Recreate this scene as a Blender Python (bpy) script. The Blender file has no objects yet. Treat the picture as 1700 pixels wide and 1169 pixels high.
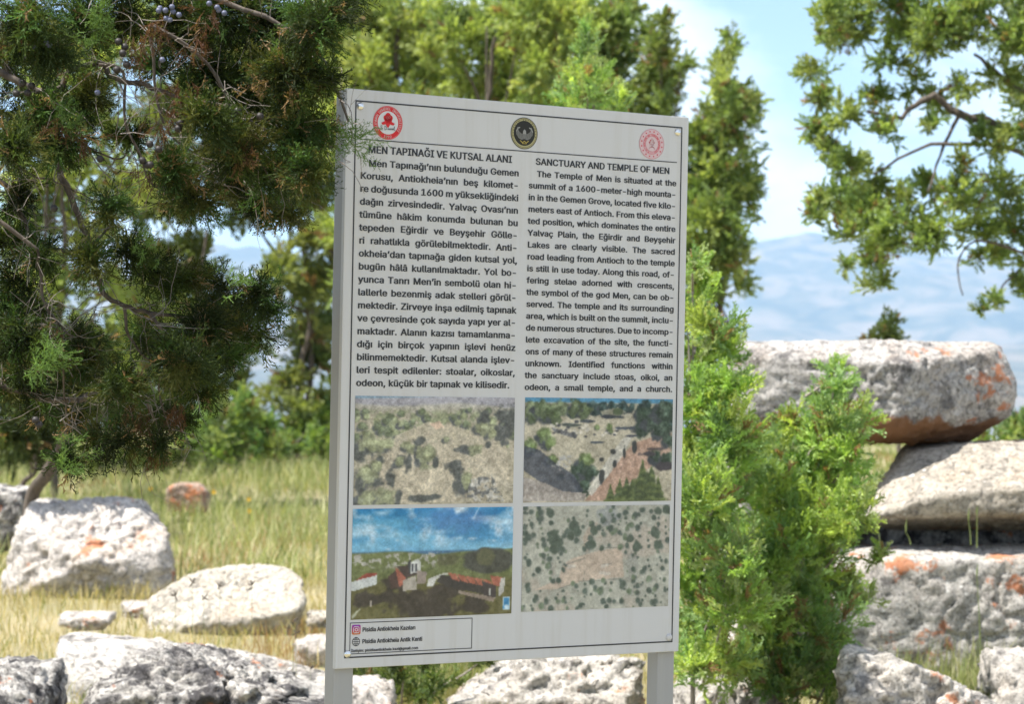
import bpy, math, random
import numpy as np
from mathutils import Vector, Matrix

C = bpy.context.scene
COL = C.collection
PI = math.pi

# ------------------------------------------------------------------ camera
FPX, CXP, CYP = 4190.0, 850.0, 584.5          # focal length and centre, in pixels of the 1700 px wide photograph
EYE = np.array([0.0, 0.0, 1.6])
PITCH, ROLL = 0.0070, 0.0198
_cp, _sp, _cr, _sr = math.cos(PITCH), math.sin(PITCH), math.cos(ROLL), math.sin(ROLL)
FWD = np.array([0, _cp, _sp]); _up = np.array([0, -_sp, _cp]); _rt = np.array([1.0, 0, 0])
RGT = _rt*_cr + _up*_sr
UPV = _up*_cr - _rt*_sr
cam = bpy.data.cameras.new('camera')
cam_o = bpy.data.objects.new('camera', cam); COL.objects.link(cam_o)
cam.sensor_fit = 'HORIZONTAL'; cam.sensor_width = 22.3; cam.lens = FPX/1700*22.3
cam.clip_start = 0.1; cam.clip_end = 90000
cam_o.matrix_world = Matrix(((RGT[0], UPV[0], -FWD[0], EYE[0]), (RGT[1], UPV[1], -FWD[1], EYE[1]),
                             (RGT[2], UPV[2], -FWD[2], EYE[2]), (0, 0, 0, 1)))
cam.dof.use_dof = True; cam.dof.focus_distance = 6.25; cam.dof.aperture_fstop = 4.4
C.camera = cam_o

# ------------------------------------------------------------------ world, sun, exposure
SUN_EL, SUN_AZ = math.radians(64), math.radians(251)      # azimuth clockwise from +Y
w = bpy.data.worlds.new("World"); C.world = w; w.use_nodes = True
nt = w.node_tree; N = nt.nodes; L = nt.links
bg = N['Background']; bg.inputs[1].default_value = 0.08
sky = N.new('ShaderNodeTexSky'); sky.sky_type = 'NISHITA'; sky.sun_disc = False
sky.sun_elevation = SUN_EL; sky.sun_rotation = SUN_AZ; sky.altitude = 1600; sky.dust_density = 1.2
tc = N.new('ShaderNodeTexCoord'); mp = N.new('ShaderNodeMapping'); mp.inputs['Scale'].default_value = (1.0, 1.0, 2.2)
mp.inputs['Location'].default_value = (0.31, 0.0, 0.12)
n1 = N.new('ShaderNodeTexNoise'); n1.inputs['Scale'].default_value = 5.5; n1.inputs['Detail'].default_value = 7; n1.inputs['Roughness'].default_value = .55
rp = N.new('ShaderNodeValToRGB'); rp.color_ramp.elements[0].position = .43; rp.color_ramp.elements[1].position = .60
mx = N.new('ShaderNodeMix'); mx.data_type = 'RGBA'; mx.inputs['B'].default_value = (8.6, 8.75, 9.0, 1)
L.new(tc.outputs['Generated'], mp.inputs[0]); L.new(mp.outputs[0], n1.inputs[0]); L.new(n1.outputs[0], rp.inputs[0])
L.new(rp.outputs[0], mx.inputs['Factor']); L.new(sky.outputs[0], mx.inputs['A']); L.new(mx.outputs['Result'], bg.inputs[0])
sl = bpy.data.lights.new('sun', 'SUN'); sl.energy = 5.0; sl.angle = math.radians(0.53); sl.color = (1, .955, .88)
so = bpy.data.objects.new('sun', sl); COL.objects.link(so)
SD = Vector((math.cos(SUN_EL)*math.sin(SUN_AZ), math.cos(SUN_EL)*math.cos(SUN_AZ), math.sin(SUN_EL)))
so.rotation_euler = SD.to_track_quat('Z', 'Y').to_euler(); so.location = (0, 0, 50)
C.view_settings.view_transform = 'Standard'; C.view_settings.look = 'None'
C.view_settings.gamma = 1; C.view_settings.use_curve_mapping = False
C.view_settings.exposure = 1.2
C.render.engine = 'CYCLES'
C.cycles.use_denoising = True
C.cycles.max_bounces = 9; C.cycles.diffuse_bounces = 6; C.cycles.transmission_bounces = 6; C.cycles.volume_bounces = 1

# ------------------------------------------------------------------ helpers
rng = np.random.default_rng(7)
random.seed(7)

def at(px, py, D):
    d = FWD + RGT*(px-CXP)/FPX + UPV*(CYP-py)/FPX
    return EYE + d*(D/d[1])
def m_px(D): return D/FPX                       # metres per photo pixel at a distance

def lin(r, g, b):
    def f(c):
        c = c/255.0
        return c/12.92 if c <= .04045 else ((c+.055)/1.055)**2.4
    return np.array([f(r), f(g), f(b)])

def tag(o, label=None, cat=None, group=None, kind=None):
    if label: o['label'] = label
    if cat: o['category'] = cat
    if group: o['group'] = group
    if kind: o['kind'] = kind
    return o
def thing(name, label, cat, loc, rz=0.0, group=None):
    o = bpy.data.objects.new(name, None); COL.objects.link(o); o.empty_display_size = .1
    o.location = tuple(float(v) for v in loc); o.rotation_euler = (0, 0, rz)
    return tag(o, label, cat, group)
def link(name, me, mat=None, parent=None, kind=None, label=None):
    o = bpy.data.objects.new(name, me); COL.objects.link(o)
    if mat and not me.materials: me.materials.append(mat)
    if parent: o.parent = parent
    if kind: o['kind'] = kind
    if label: o['label'] = label
    return o

def np_mesh(name, V, F, col=None, smooth=False):
    """V (n,3); F (m,k) same-size faces, or list of such arrays; col (n,3)"""
    V = np.asarray(V, np.float32)
    Fs = F if isinstance(F, list) else [F]
    Fs = [np.asarray(f, np.int32) for f in Fs if len(f)]
    me = bpy.data.meshes.new(name)
    me.vertices.add(len(V)); me.vertices.foreach_set('co', V.ravel())
    loops = np.concatenate([f.ravel() for f in Fs]); me.loops.add(len(loops)); me.loops.foreach_set('vertex_index', loops)
    sizes = np.concatenate([np.full(len(f), f.shape[1], np.int32) for f in Fs])
    starts = np.concatenate([[0], np.cumsum(sizes)[:-1]]).astype(np.int32)
    me.polygons.add(len(sizes)); me.polygons.foreach_set('loop_start', starts)
    if smooth: me.polygons.foreach_set('use_smooth', np.ones(len(sizes), bool))
    if col is not None:
        a = me.color_attributes.new('tint', 'FLOAT_COLOR', 'POINT')
        c4 = np.ones((len(V), 4), np.float32); c4[:, :3] = col; a.data.foreach_set('color', c4.ravel())
    me.update(calc_edges=True)
    return me

# value noise in 3-D
_T = rng.random((64, 64, 64)).astype(np.float32)
def vnoise(P):
    P = np.asarray(P, np.float64); i = np.floor(P).astype(int); f = P-i; f = f*f*(3-2*f)
    r = 0
    for a in (0, 1):
        wa = f[:, 0] if a else 1-f[:, 0]
        for b in (0, 1):
            wb = f[:, 1] if b else 1-f[:, 1]
            for c in (0, 1):
                wc = f[:, 2] if c else 1-f[:, 2]
                r = r + wa*wb*wc*_T[(i[:, 0]+a) % 64, (i[:, 1]+b) % 64, (i[:, 2]+c) % 64]
    return r*2-1
def fbm(P, oct=4, gain=.5, lac=2.03):
    s = 0; a = 1.0; P = np.array(P, float)
    for k in range(oct):
        s = s + a*vnoise(P+k*11.3); P = P*lac; a *= gain
    return s
def sstep(a, b, x):
    t = np.clip((x-a)/(b-a), 0, 1); return t*t*(3-2*t)
def unit(v):
    v = np.asarray(v, float); return v/np.maximum(np.linalg.norm(v, axis=-1, keepdims=True), 1e-9)

class Tubes:
    """collects tapered tubes"""
    def __init__(s): s.V = []; s.F = []; s.n = 0
    def add(s, pts, rad, sides=6, jit=0.0):
        pts = np.asarray(pts, float); n = len(pts)
        if np.isscalar(rad): rad = np.full(n, rad)
        rad = np.asarray(rad, float)
        t = unit(np.gradient(pts, axis=0))
        ref = np.array([0.3, 1, .2]) if abs(t[0][1]) < .8 else np.array([1.0, 0, .2])
        a = unit(np.cross(t, ref)); b = np.cross(t, a)
        ang = np.linspace(0, 2*PI, sides, endpoint=False)
        rr = rad[:, None]*(1+jit*(rng.random((n, sides))-.5))
        V = pts[:, None, :] + rr[..., None]*(np.cos(ang)[None, :, None]*a[:, None, :]+np.sin(ang)[None, :, None]*b[:, None, :])
        V = V.reshape(-1, 3)
        i = np.arange(n-1)[:, None]*sides; k = np.arange(sides)[None, :]; k2 = (k+1) % sides
        F = np.stack([i+k, i+k2, i+sides+k2, i+sides+k], -1).reshape(-1, 4) + s.n
        s.V.append(V); s.F.append(F); s.n += len(V)
    def mesh(s, name, origin=(0, 0, 0)):
        return np_mesh(name, np.concatenate(s.V)-np.asarray(origin, float), np.concatenate(s.F), smooth=True)

def smooth_line(pts, k=5):
    """Catmull-Rom through points"""
    P = np.asarray(pts, float); P = np.vstack([2*P[0]-P[1], P, 2*P[-1]-P[-2]]); out = []
    for i in range(1, len(P)-2):
        for t in np.linspace(0, 1, k, endpoint=False):
            out.append(.5*((2*P[i])+(-P[i-1]+P[i+1])*t+(2*P[i-1]-5*P[i]+4*P[i+1]-P[i+2])*t*t+(-P[i-1]+3*P[i]-3*P[i+1]+P[i+2])*t**3))
    out.append(P[-2]); return np.array(out)

# ------------------------------------------------------------------ materials
def new_mat(name):
    m = bpy.data.materials.new(name); m.use_nodes = True
    return m, m.node_tree.nodes, m.node_tree.links, m.node_tree.nodes['Principled BSDF']
def nodes_ramp(n, stops):
    r = n.new('ShaderNodeValToRGB'); e = r.color_ramp.elements
    while len(e) < len(stops): e.new(.5)
    for k, (p, c) in enumerate(stops):
        e[k].position = p; e[k].color = (*c, 1) if len(c) == 3 else c
    return r
def noise(n, l, vec, scale, detail=5, rough=.55, dist=0.0):
    t = n.new('ShaderNodeTexNoise'); t.inputs['Scale'].default_value = scale; t.inputs['Detail'].default_value = detail
    t.inputs['Roughness'].default_value = rough; t.inputs['Distortion'].default_value = dist
    l.new(vec, t.inputs['Vector']); return t.outputs[0]
def mixc(n, l, fac, a, b, mode='MIX'):
    x = n.new('ShaderNodeMix'); x.data_type = 'RGBA'; x.blend_type = mode
    for s, v in (('Factor', fac), ('A', a), ('B', b)):
        if isinstance(v, bpy.types.NodeSocket): l.new(v, x.inputs[s])
        elif isinstance(v, (int, float)): x.inputs[s].default_value = v
        else: x.inputs[s].default_value = (*v, 1)
    return x.outputs['Result']

def leaf_mat(name, transl=.45, rough=.55, spec=.3):
    m, n, l, p = new_mat(name)
    a = n.new('ShaderNodeAttribute'); a.attribute_name = 'tint'
    l.new(a.outputs['Color'], p.inputs['Base Color']); p.inputs['Roughness'].default_value = rough
    p.inputs['Specular IOR Level'].default_value = spec
    t = n.new('ShaderNodeBsdfTranslucent'); 
    c = mixc(n, l, 1.0, a.outputs['Color'], (1.25, 1.25, .55), 'MULTIPLY'); l.new(c, t.inputs[0])
    s = n.new('ShaderNodeMixShader'); s.inputs[0].default_value = transl
    l.new(p.outputs[0], s.inputs[1]); l.new(t.outputs[0], s.inputs[2]); l.new(s.outputs[0], n['Material Output'].inputs[0])
    return m
M_LEAF = leaf_mat('juniper_foliage', .45)
M_NEAR = leaf_mat('shaded_juniper_foliage', .3, .6, .12)
M_GRASS = leaf_mat('grass_blades', .40, .6)

def bark_mat(name, c1, c2, scale=40):
    m, n, l, p = new_mat(name); t = n.new('ShaderNodeTexCoord')
    mp = n.new('ShaderNodeMapping'); mp.inputs['Scale'].default_value = (1, 1, .25); l.new(t.outputs['Object'], mp.inputs[0])
    a = noise(n, l, mp.outputs[0], scale, 8, .65); r = nodes_ramp(n, [(.3, c1), (.72, c2)]); l.new(a, r.inputs[0])
    l.new(r.outputs[0], p.inputs['Base Color']); p.inputs['Roughness'].default_value = .85
    b = n.new('ShaderNodeBump'); b.inputs['Strength'].default_value = .6; b.inputs['Distance'].default_value = .006
    l.new(a, b.inputs['Height']); l.new(b.outputs[0], p.inputs['Normal']); return m
M_BARK = bark_mat('juniper_bark', (.035, .026, .02), (.16, .13, .105))
M_TWIG = bark_mat('grey_twig', (.12, .10, .085), (.34, .30, .26), 90)

def rock_mat(name, pale=(.58, .545, .50), warm=(.50, .42, .33), dark=(.055, .053, .055), dark_amt=.5, orange_amt=.5, warm_amt=.5, scale=1.0, low_tint=None):
    """limestone: pale body, warm weathering, grey-black lichen crust, orange lichen spots, pits"""
    m, n, l, p = new_mat(name); t = n.new('ShaderNodeTexCoord'); V = t.outputs['Object']
    body = noise(n, l, V, 3.2*scale, 9, .62)
    r0 = nodes_ramp(n, [(.30, tuple(c*.62 for c in pale)), (.5, pale), (.75, tuple(min(.8, c*1.22) for c in pale))]); l.new(body, r0.inputs[0])
    wn = noise(n, l, V, 2.1*scale, 6, .6, .6); wr = nodes_ramp(n, [(.5, (0, 0, 0)), (.7, (warm_amt,)*3)]); l.new(wn, wr.inputs[0])
    c = mixc(n, l, wr.outputs[0], r0.outputs[0], warm)
    # crust of dark lichen
    ln = noise(n, l, V, 5.5*scale, 12, .72, .4); lr = nodes_ramp(n, [(.60-.16*dark_amt, (0, 0, 0)), (.68-.12*dark_amt, (1, 1, 1))]); l.new(ln, lr.inputs[0])
    g = mixc(n, l, noise(n, l, V, 30*scale, 5, .7), dark, tuple(c*3.0 for c in dark))
    mm = n.new('ShaderNodeMath'); mm.operation = 'MULTIPLY'; mm.inputs[1].default_value = min(1, .45+.6*dark_amt); l.new(lr.outputs[0], mm.inputs[0])
    c = mixc(n, l, mm.outputs[0], c, g)
    # fine mottling: dark specks and pale crust at pebble size
    s1 = noise(n, l, V, 42*scale, 8, .75, .5); sr = nodes_ramp(n, [(.36, (.30, .29, .28)), (.47, (.82, .81, .80)), (.6, (1.12, 1.11, 1.10))]); l.new(s1, sr.inputs[0])
    c = mixc(n, l, 1.0, c, sr.outputs[0], 'MULTIPLY')
    s2 = noise(n, l, V, 15*scale, 7, .7, .8); sr2 = nodes_ramp(n, [(.36, (.34, .34, .34)), (.46, (.9, .9, .9)), (.65, (1.08, 1.06, 1.03))]); l.new(s2, sr2.inputs[0])
    c = mixc(n, l, .8, c, sr2.outputs[0], 'MULTIPLY')
    # blotches of white lichen
    vo = n.new('ShaderNodeTexVoronoi'); vo.inputs['Scale'].default_value = 22*scale; l.new(V, vo.inputs['Vector'])
    vn = noise(n, l, V, 6*scale, 3, .5); ad = n.new('ShaderNodeMath'); ad.operation = 'ADD'; l.new(vo.outputs['Distance'], ad.inputs[0]); l.new(vn, ad.inputs[1])
    vr = nodes_ramp(n, [(.56, (.75, .75, .75)), (.68, (0, 0, 0))]); l.new(ad.outputs[0], vr.inputs[0])
    c = mixc(n, l, vr.outputs[0], c, (.66, .65, .62))
    # orange lichen
    on = noise(n, l, V, 7.5*scale, 8, .7, .3); o2 = n.new('ShaderNodeMath'); o2.operation = 'MULTIPLY'; l.new(on, o2.inputs[0]); l.new(noise(n, l, V, 1.9*scale, 2, .5), o2.inputs[1])
    orr = nodes_ramp(n, [(.385-.09*orange_amt, (0, 0, 0)), (.43-.09*orange_amt, (.85, .85, .85))]); l.new(o2.outputs[0], orr.inputs[0])
    c = mixc(n, l, orr.outputs[0], c, mixc(n, l, body, (.50, .10, .03), (.52, .26, .12)))
    if low_tint:                                                      # orange-brown towards the lower edge, irregular
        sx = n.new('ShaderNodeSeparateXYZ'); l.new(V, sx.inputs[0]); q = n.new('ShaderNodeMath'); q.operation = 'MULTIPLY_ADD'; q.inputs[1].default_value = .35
        l.new(body, q.inputs[0]); l.new(sx.outputs['Z'], q.inputs[2]); rr = nodes_ramp(n, [(.0, (1, 1, 1)), (low_tint[0], (0, 0, 0))]); l.new(q.outputs[0], rr.inputs[0])
        c = mixc(n, l, rr.outputs[0], c, low_tint[1])
    l.new(c, p.inputs['Base Color']); p.inputs['Roughness'].default_value = .88; p.inputs['Specular IOR Level'].default_value = .2
    hn = noise(n, l, V, 30*scale, 12, .78); b = n.new('ShaderNodeBump'); b.inputs['Strength'].default_value = 1; b.inputs['Distance'].default_value = .02
    l.new(hn, b.inputs['Height'])
    h2 = noise(n, l, V, 8*scale, 6, .6, 1.2); b2 = n.new('ShaderNodeBump'); b2.inputs['Strength'].default_value = .5; b2.inputs['Distance'].default_value = .035
    l.new(h2, b2.inputs['Height']); l.new(b.outputs[0], b2.inputs['Normal']); l.new(b2.outputs[0], p.inputs['Normal'])
    return m

def panel_mat(name, col):
    # faded enamel with rain streaks, dust and small scuffs
    m, n, l, p = new_mat(name); t = n.new('ShaderNodeTexCoord'); V = t.outputs['Object']
    mp = n.new('ShaderNodeMapping'); mp.inputs['Scale'].default_value = (26, 1, 1.3); l.new(V, mp.inputs[0])
    a = noise(n, l, mp.outputs[0], 1.0, 7, .65, .3); b_ = noise(n, l, V, 2.6, 7, .6); d = noise(n, l, V, 140, 4, .7)
    c = mixc(n, l, b_, tuple(x*.93 for x in col), tuple(x*1.06 for x in col))
    ra = nodes_ramp(n, [(.5, (0, 0, 0)), (.8, (.55, .55, .55))]); l.new(a, ra.inputs[0]); c = mixc(n, l, ra.outputs[0], c, (.46, .43, .38))
    rd = nodes_ramp(n, [(.66, (0, 0, 0)), (.74, (.5, .5, .5))]); l.new(d, rd.inputs[0]); c = mixc(n, l, rd.outputs[0], c, (.40, .36, .30))
    l.new(c, p.inputs['Base Color']); rr = nodes_ramp(n, [(.3, (.34, .34, .34)), (.7, (.58, .58, .58))]); l.new(b_, rr.inputs[0]); l.new(rr.outputs[0], p.inputs['Roughness'])
    w_ = noise(n, l, V, 3.5, 2, .5); bu = n.new('ShaderNodeBump'); bu.inputs['Strength'].default_value = .25; bu.inputs['Distance'].default_value = .004; l.new(w_, bu.inputs['Height']); l.new(bu.outputs[0], p.inputs['Normal'])
    return m
def flat_mat(name, col, rough=.5, metal=0.0, var=.0, vscale=3.0):
    m, n, l, p = new_mat(name)
    p.inputs['Roughness'].default_value = rough; p.inputs['Metallic'].default_value = metal
    t = n.new('ShaderNodeTexCoord'); a = noise(n, l, t.outputs['Object'], vscale, 6, .6)
    c = mixc(n, l, a, tuple(max(0, x*(1-var)) for x in col), tuple(min(1, x*(1+var)) for x in col)); l.new(c, p.inputs['Base Color'])
    return m
def print_mat(name, rough=.4):
    m, n, l, p = new_mat(name); a = n.new('ShaderNodeAttribute'); a.attribute_name = 'tint'
    l.new(a.outputs['Color'], p.inputs['Base Color']); p.inputs['Roughness'].default_value = rough
    p.inputs['Specular IOR Level'].default_value = .3; return m
M_PRINT = print_mat('printed_ink')
M_BLACK = flat_mat('black_lettering', (.018, .019, .023), .45)
M_PANEL = panel_mat('painted_panel', (.565, .556, .555))
M_LEG = panel_mat('grey_painted_steel', (.34, .335, .33))
M_EDGE = flat_mat('folded_panel_edge', (.42, .42, .43), .42, .0, .05, 5)
M_CHROME = flat_mat('rivet_steel', (.75, .74, .72), .22, 1.0, .05)

# ------------------------------------------------------------------ ground, valley, mountains, haze
def gz(x, y):
    x = np.asarray(x, float); y = np.asarray(y, float); r = np.hypot(x, y)
    z = .05*fbm(np.stack([x*.5, y*.5, 0*x], -1), 3) + .30*sstep(16, 42, y) + .12*sstep(1.5, 4, x)*sstep(9, 14, y)
    z = z - np.where(r > 46, (r-46)**2*.004/(1+(r-46)*.012), 0)
    far = sstep(300, 2500, r)
    z = np.maximum(z, -470 + 22*fbm(np.stack([x/900, y/900, 0*x+3], -1), 4))
    return z
def polar(rs, azs, fz):
    A, R = np.meshgrid(azs, rs); x = R*np.sin(A); y = R*np.cos(A)
    z = fz(x.ravel(), y.ravel()); V = np.stack([x.ravel(), y.ravel(), z], -1)
    n, m = len(rs), len(azs); i = np.arange(n-1)[:, None]*m+np.arange(m-1)[None, :]
    F = np.stack([i, i+m, i+m+1, i+1], -1).reshape(-1, 4)
    return V, F
az_f = np.concatenate([np.linspace(-PI, -.34, 60, endpoint=False), np.linspace(-.34, .34, 150, endpoint=False), np.linspace(.34, PI, 61)])
rs = np.concatenate([np.linspace(.2, 60, 110), np.geomspace(61.5, 7000, 60)])
V, F = polar(rs, az_f, gz)
m, n, l, p = new_mat('dry_soil_and_turf'); t = n.new('ShaderNodeTexCoord'); tv = t.outputs['Object']
a1 = noise(n, l, tv, .55, 8, .6); a2 = noise(n, l, tv, 9, 8, .7)
r1 = nodes_ramp(n, [(.3, (.10, .13, .045)), (.5, (.24, .215, .10)), (.7, (.36, .30, .18))]); l.new(a1, r1.inputs[0])
cc = mixc(n, l, a2, r1.outputs[0], (.30, .26, .17)); l.new(cc, p.inputs['Base Color']); p.inputs['Roughness'].default_value = .95
b = n.new('ShaderNodeBump'); b.inputs['Distance'].default_value = .03; l.new(a2, b.inputs['Height']); l.new(b.outputs[0], p.inputs['Normal'])
M_SOIL = m
link('ground', np_mesh('ground', V, F, smooth=True), M_SOIL, kind='structure')

def mz(x, y):
    r = np.hypot(x, y); a = np.arctan2(x, y)
    P = np.stack([x/2600, y/2600, 0*x], -1)
    rid = 1-np.abs(fbm(P+4.1, 5, .52)); rid2 = fbm(P*3.1+9, 5, .55)
    foot = sstep(4200, 9500, r)*(640+110*(rid-.6)+45*rid2)
    main = sstep(11500, 16500, r)*(1-sstep(18500, 23000, r))*(520 + 260*np.exp(-((a-.140)/.085)**2) + 60*np.exp(-((a+.12)/.1)**2) + 40*rid2 + 40*(rid-.5))
    return -520 + foot + main
az_m = np.concatenate([np.linspace(-PI, -.34, 50, endpoint=False), np.linspace(-.34, .34, 190, endpoint=False), np.linspace(.34, PI, 51)])
V, F = polar(np.linspace(3900, 22500, 150), az_m, mz)
m, n, l, p = new_mat('distant_slopes'); t = n.new('ShaderNodeTexCoord'); tv = t.outputs['Object']
mp = n.new('ShaderNodeMapping'); mp.inputs['Scale'].default_value = (.0042, .0022, .008); l.new(tv, mp.inputs[0])
a1 = noise(n, l, mp.outputs[0], 1.0, 9, .62, .8)
r1 = nodes_ramp(n, [(.36, (.035, .045, .04)), (.48, (.075, .075, .055)), (.56, (.14, .115, .085)), (.68, (.18, .14, .105))]); l.new(a1, r1.inputs[0])
l.new(r1.outputs[0], p.inputs['Base Color']); p.inputs['Roughness'].default_value = 1
link('mountains', np_mesh('mountains', V, F, smooth=True), m, kind='structure')

bx = 23500; z0, z1 = -640.0, 1350.0
V = np.array([[x, y, z] for z in (z0, z1) for x, y in ((-bx, -bx), (bx, -bx), (bx, bx), (-bx, bx))])
F = np.array([[0, 3, 2, 1], [4, 5, 6, 7], [0, 1, 5, 4], [1, 2, 6, 5], [2, 3, 7, 6], [3, 0, 4, 7]])
m = bpy.data.materials.new('valley_haze'); m.use_nodes = True; m.node_tree.nodes.remove(m.node_tree.nodes['Principled BSDF'])
pv = m.node_tree.nodes.new('ShaderNodeVolumePrincipled'); pv.inputs['Color'].default_value = (.44, .68, 1, 1); pv.inputs['Density'].default_value = 5.2e-5
pv.inputs['Anisotropy'].default_value = .0
m.node_tree.links.new(pv.outputs[0], m.node_tree.nodes['Material Output'].inputs['Volume'])
link('haze', np_mesh('haze', V, F), m, kind='stuff')

# ------------------------------------------------------------------ rocks
def cube_dirs(k):
    g = np.tan(np.linspace(-PI/4, PI/4, k+1)); U, W = np.meshgrid(g, g); U = U.ravel(); W = W.ravel(); O = np.ones_like(U)
    faces = [(O, U, W), (-O, -U, W), (-U, O, W), (U, -O, W), (U, W, O), (U, -W, -O)]
    V = []; F = []
    for fi, (a, b, c) in enumerate(faces):
        V.append(np.stack([a, b, c], -1)); i = np.arange(k)[:, None]*(k+1)+np.arange(k)[None, :]
        F.append(np.stack([i, i+1, i+k+2, i+k+1], -1).reshape(-1, 4)+fi*(k+1)**2)
    V = np.concatenate(V); F = np.concatenate(F)
    key = np.round(V*1e5).astype(np.int64); _, idx, inv = np.unique(key, axis=0, return_index=True, return_inverse=True)
    inv = np.asarray(inv).ravel()
    return unit(V[idx]), inv[F]
_dirs = {}
def rock(label, x0, x1, y0, y1, D, depth, mat, planes=(), seed=1, chips=7, amp=.03, pits=.0, res=36, p=44, yaw=0.0, group=None, name='boulder', cat='boulder', hull=None):
    res = int(res*.8)
    if 'slab on top' in label or 'wedge shaped' in label or 'lowest block' in label: name, cat = 'stone_block', 'stone block'
    elif label.startswith('small') or 'stone' in label.split()[:4]: name, cat = 'stone', 'stone'
    if res not in _dirs: _dirs[res] = cube_dirs(res)
    d, F = _dirs[res]
    k = m_px(D); hx, hz, hy = (x1-x0)*k/2, (y1-y0)*k/2, depth/2
    c = at((x0+x1)/2, (y0+y1)/2, D)
    rs_ = np.random.default_rng(seed)
    pl = [((1, 0, 0), 1), ((-1, 0, 0), 1), ((0, 1, 0), 1), ((0, -1, 0), 1), ((0, 0, 1), 1), ((0, 0, -1), 1)] if hull is None else []
    pl += [((a, b_, c_), f) for a, b_, c_, f in planes]
    for q in range(chips*2):
        v = unit(rs_.normal(size=3)*[1, 1, .8]); pl.append((tuple(v), rs_.uniform(.70, .92)))
    extra = []
    if hull is not None:
        import bmesh
        HP = np.array([at(*q) for q in hull]); c = HP.mean(0)*.5+(HP.max(0)+HP.min(0))*.25; Q_ = HP-c
        bm = bmesh.new(); vs_ = [bm.verts.new(v) for v in Q_]; bmesh.ops.convex_hull(bm, input=vs_); bm.normal_update()
        seen = []
        for f_ in bm.faces:
            nv = np.array(f_.normal); h_ = float(nv@np.array(f_.verts[0].co))
            if h_ < 0: nv, h_ = -nv, -h_
            if not any(nv@a_ > .9995 for a_, _ in seen): seen.append((nv, max(h_, .02)))
        bm.free(); extra = seen; ext = np.abs(Q_).max(0); hx, hy, hz = ext
        for nv, _f in pl:
            nv = unit(np.array(nv)); extra.append((nv, float((Q_@nv).max())*(1-(1-_f)*.45)))
        pl = []
    s = np.zeros(len(d))
    for nv, h in extra: s = s + (np.maximum(d@nv, 0)/h)**p
    cy, sy = math.cos(yaw), math.sin(yaw)
    for nv, f in pl:
        nv = unit(np.array(nv, float)); h = f*(abs(nv[0])*hx+abs(nv[1])*hy+abs(nv[2])*hz)
        dn = np.maximum(d@nv, 0)/h; s = s + dn**p
    r = s**(-1/p); P = d*r[:, None]
    size = min(hx, hy, hz)
    off = rs_.uniform(0, 40, 3)
    disp = amp*.35*fbm(P/size*.9+off, 2) + amp*.6*fbm(P/size*6.0+off, 5, .7) - amp*.55*np.clip(1-np.abs(fbm(P/size*1.6+off+7, 4, .6))*1.6, 0, 1)**2
    if pits: 
        q = vnoise(P*9/ max(.6, 1)+off)+.5*vnoise(P*21+off); disp = disp - pits*sstep(.25, .9, q)
        crk = 1-np.abs(fbm(P*3.2+off, 3)); disp = disp - pits*1.2*sstep(.86, 1.0, crk)
    P = P+d*disp[:, None]
    if yaw: P = P@np.array([[cy, sy, 0], [-sy, cy, 0], [0, 0, 1]])
    o = link(name, np_mesh(name, P, F, smooth=True), mat)
    o.location = tuple(c); tag(o, label, cat, group); return o

MR_white = rock_mat('white_limestone', pale=(.66, .62, .585), warm=(.56, .44, .34), dark_amt=.05, orange_amt=.45, warm_amt=.75)
MR_cream = rock_mat('cream_limestone', pale=(.58, .54, .47), warm=(.52, .43, .33), dark_amt=.0, orange_amt=.05, warm_amt=.8)
MR_slab = rock_mat('slab_limestone', pale=(.56, .54, .52), warm=(.42, .32, .24), dark_amt=.50, orange_amt=.42, warm_amt=.5, scale=1.25, low_tint=(.025, (.25, .13, .07)))
MR_block = rock_mat('lichened_block', pale=(.56, .54, .51), warm=(.46, .38, .30), dark_amt=.28, orange_amt=1.0, warm_amt=.4, scale=1.3)
MR_dark = rock_mat('grey_crusted_limestone', pale=(.60, .575, .54), warm=(.46, .39, .31), dark_amt=.72, orange_amt=.3, warm_amt=.5)
MR_karst = rock_mat('black_crusted_karst', pale=(.62, .60, .57), warm=(.42, .36, .30), dark_amt=.95, orange_amt=.1, warm_amt=.3, scale=1.2)
MR_grey = rock_mat('grey_limestone', pale=(.62, .59, .55), warm=(.48, .40, .32), dark_amt=.42, orange_amt=.3, warm_amt=.6)
MR_tan = rock_mat('tan_limestone', pale=(.52, .475, .41), warm=(.46, .37, .27), dark_amt=.1, orange_amt=.05, warm_amt=.9)
MR_red = rock_mat('reddish_limestone', pale=(.48, .36, .29), warm=(.50, .26, .17), dark_amt=.2, orange_amt=.9, warm_amt=1.0, scale=1.4)

# left side
rock('large pale boulder with orange lichen in the grass, flat on top', 2, 292, 828, 1010, 17, .9, MR_white, hull=[(2,945,16.7),(22,880,16.7),(42,838,16.9),(246,832,16.9),(276,862,16.8),(280,905,16.65),(296,960,16.6),(290,1010,16.6),(0,1010,16.6),(60,826,17.3),(240,826,17.3),(0,1010,17.5),(290,1010,17.5),(150,930,16.4)], planes=
     [(-.843, 0, .538, .69), (.8, -.1, .6, .86), (-.05, -.62, .78, .70), (.1, -.85, .5, .80), (.95, -.2, .25, .93)][:0], seed=3, chips=5, amp=.03, pits=.02, res=56)
rock('low cream boulder with a rounded back in the dry grass beside the left post', 238, 516, 934, 1075, 15.3, .7, MR_cream,
     seed=5, chips=3, amp=.022, pits=.012, res=48, hull=[(236,1000,15.2),(262,980,15.2),(330,948,15.3),(420,935,15.4),(468,938,15.4),(502,958,15.3),(514,992,15.2),(500,1012,15.0),(345,1044,14.8),(250,1070,14.9),(480,1070,15.1),(330,950,15.8),(470,942,15.8),(500,1070,15.8),(250,1070,15.8)])
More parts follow.
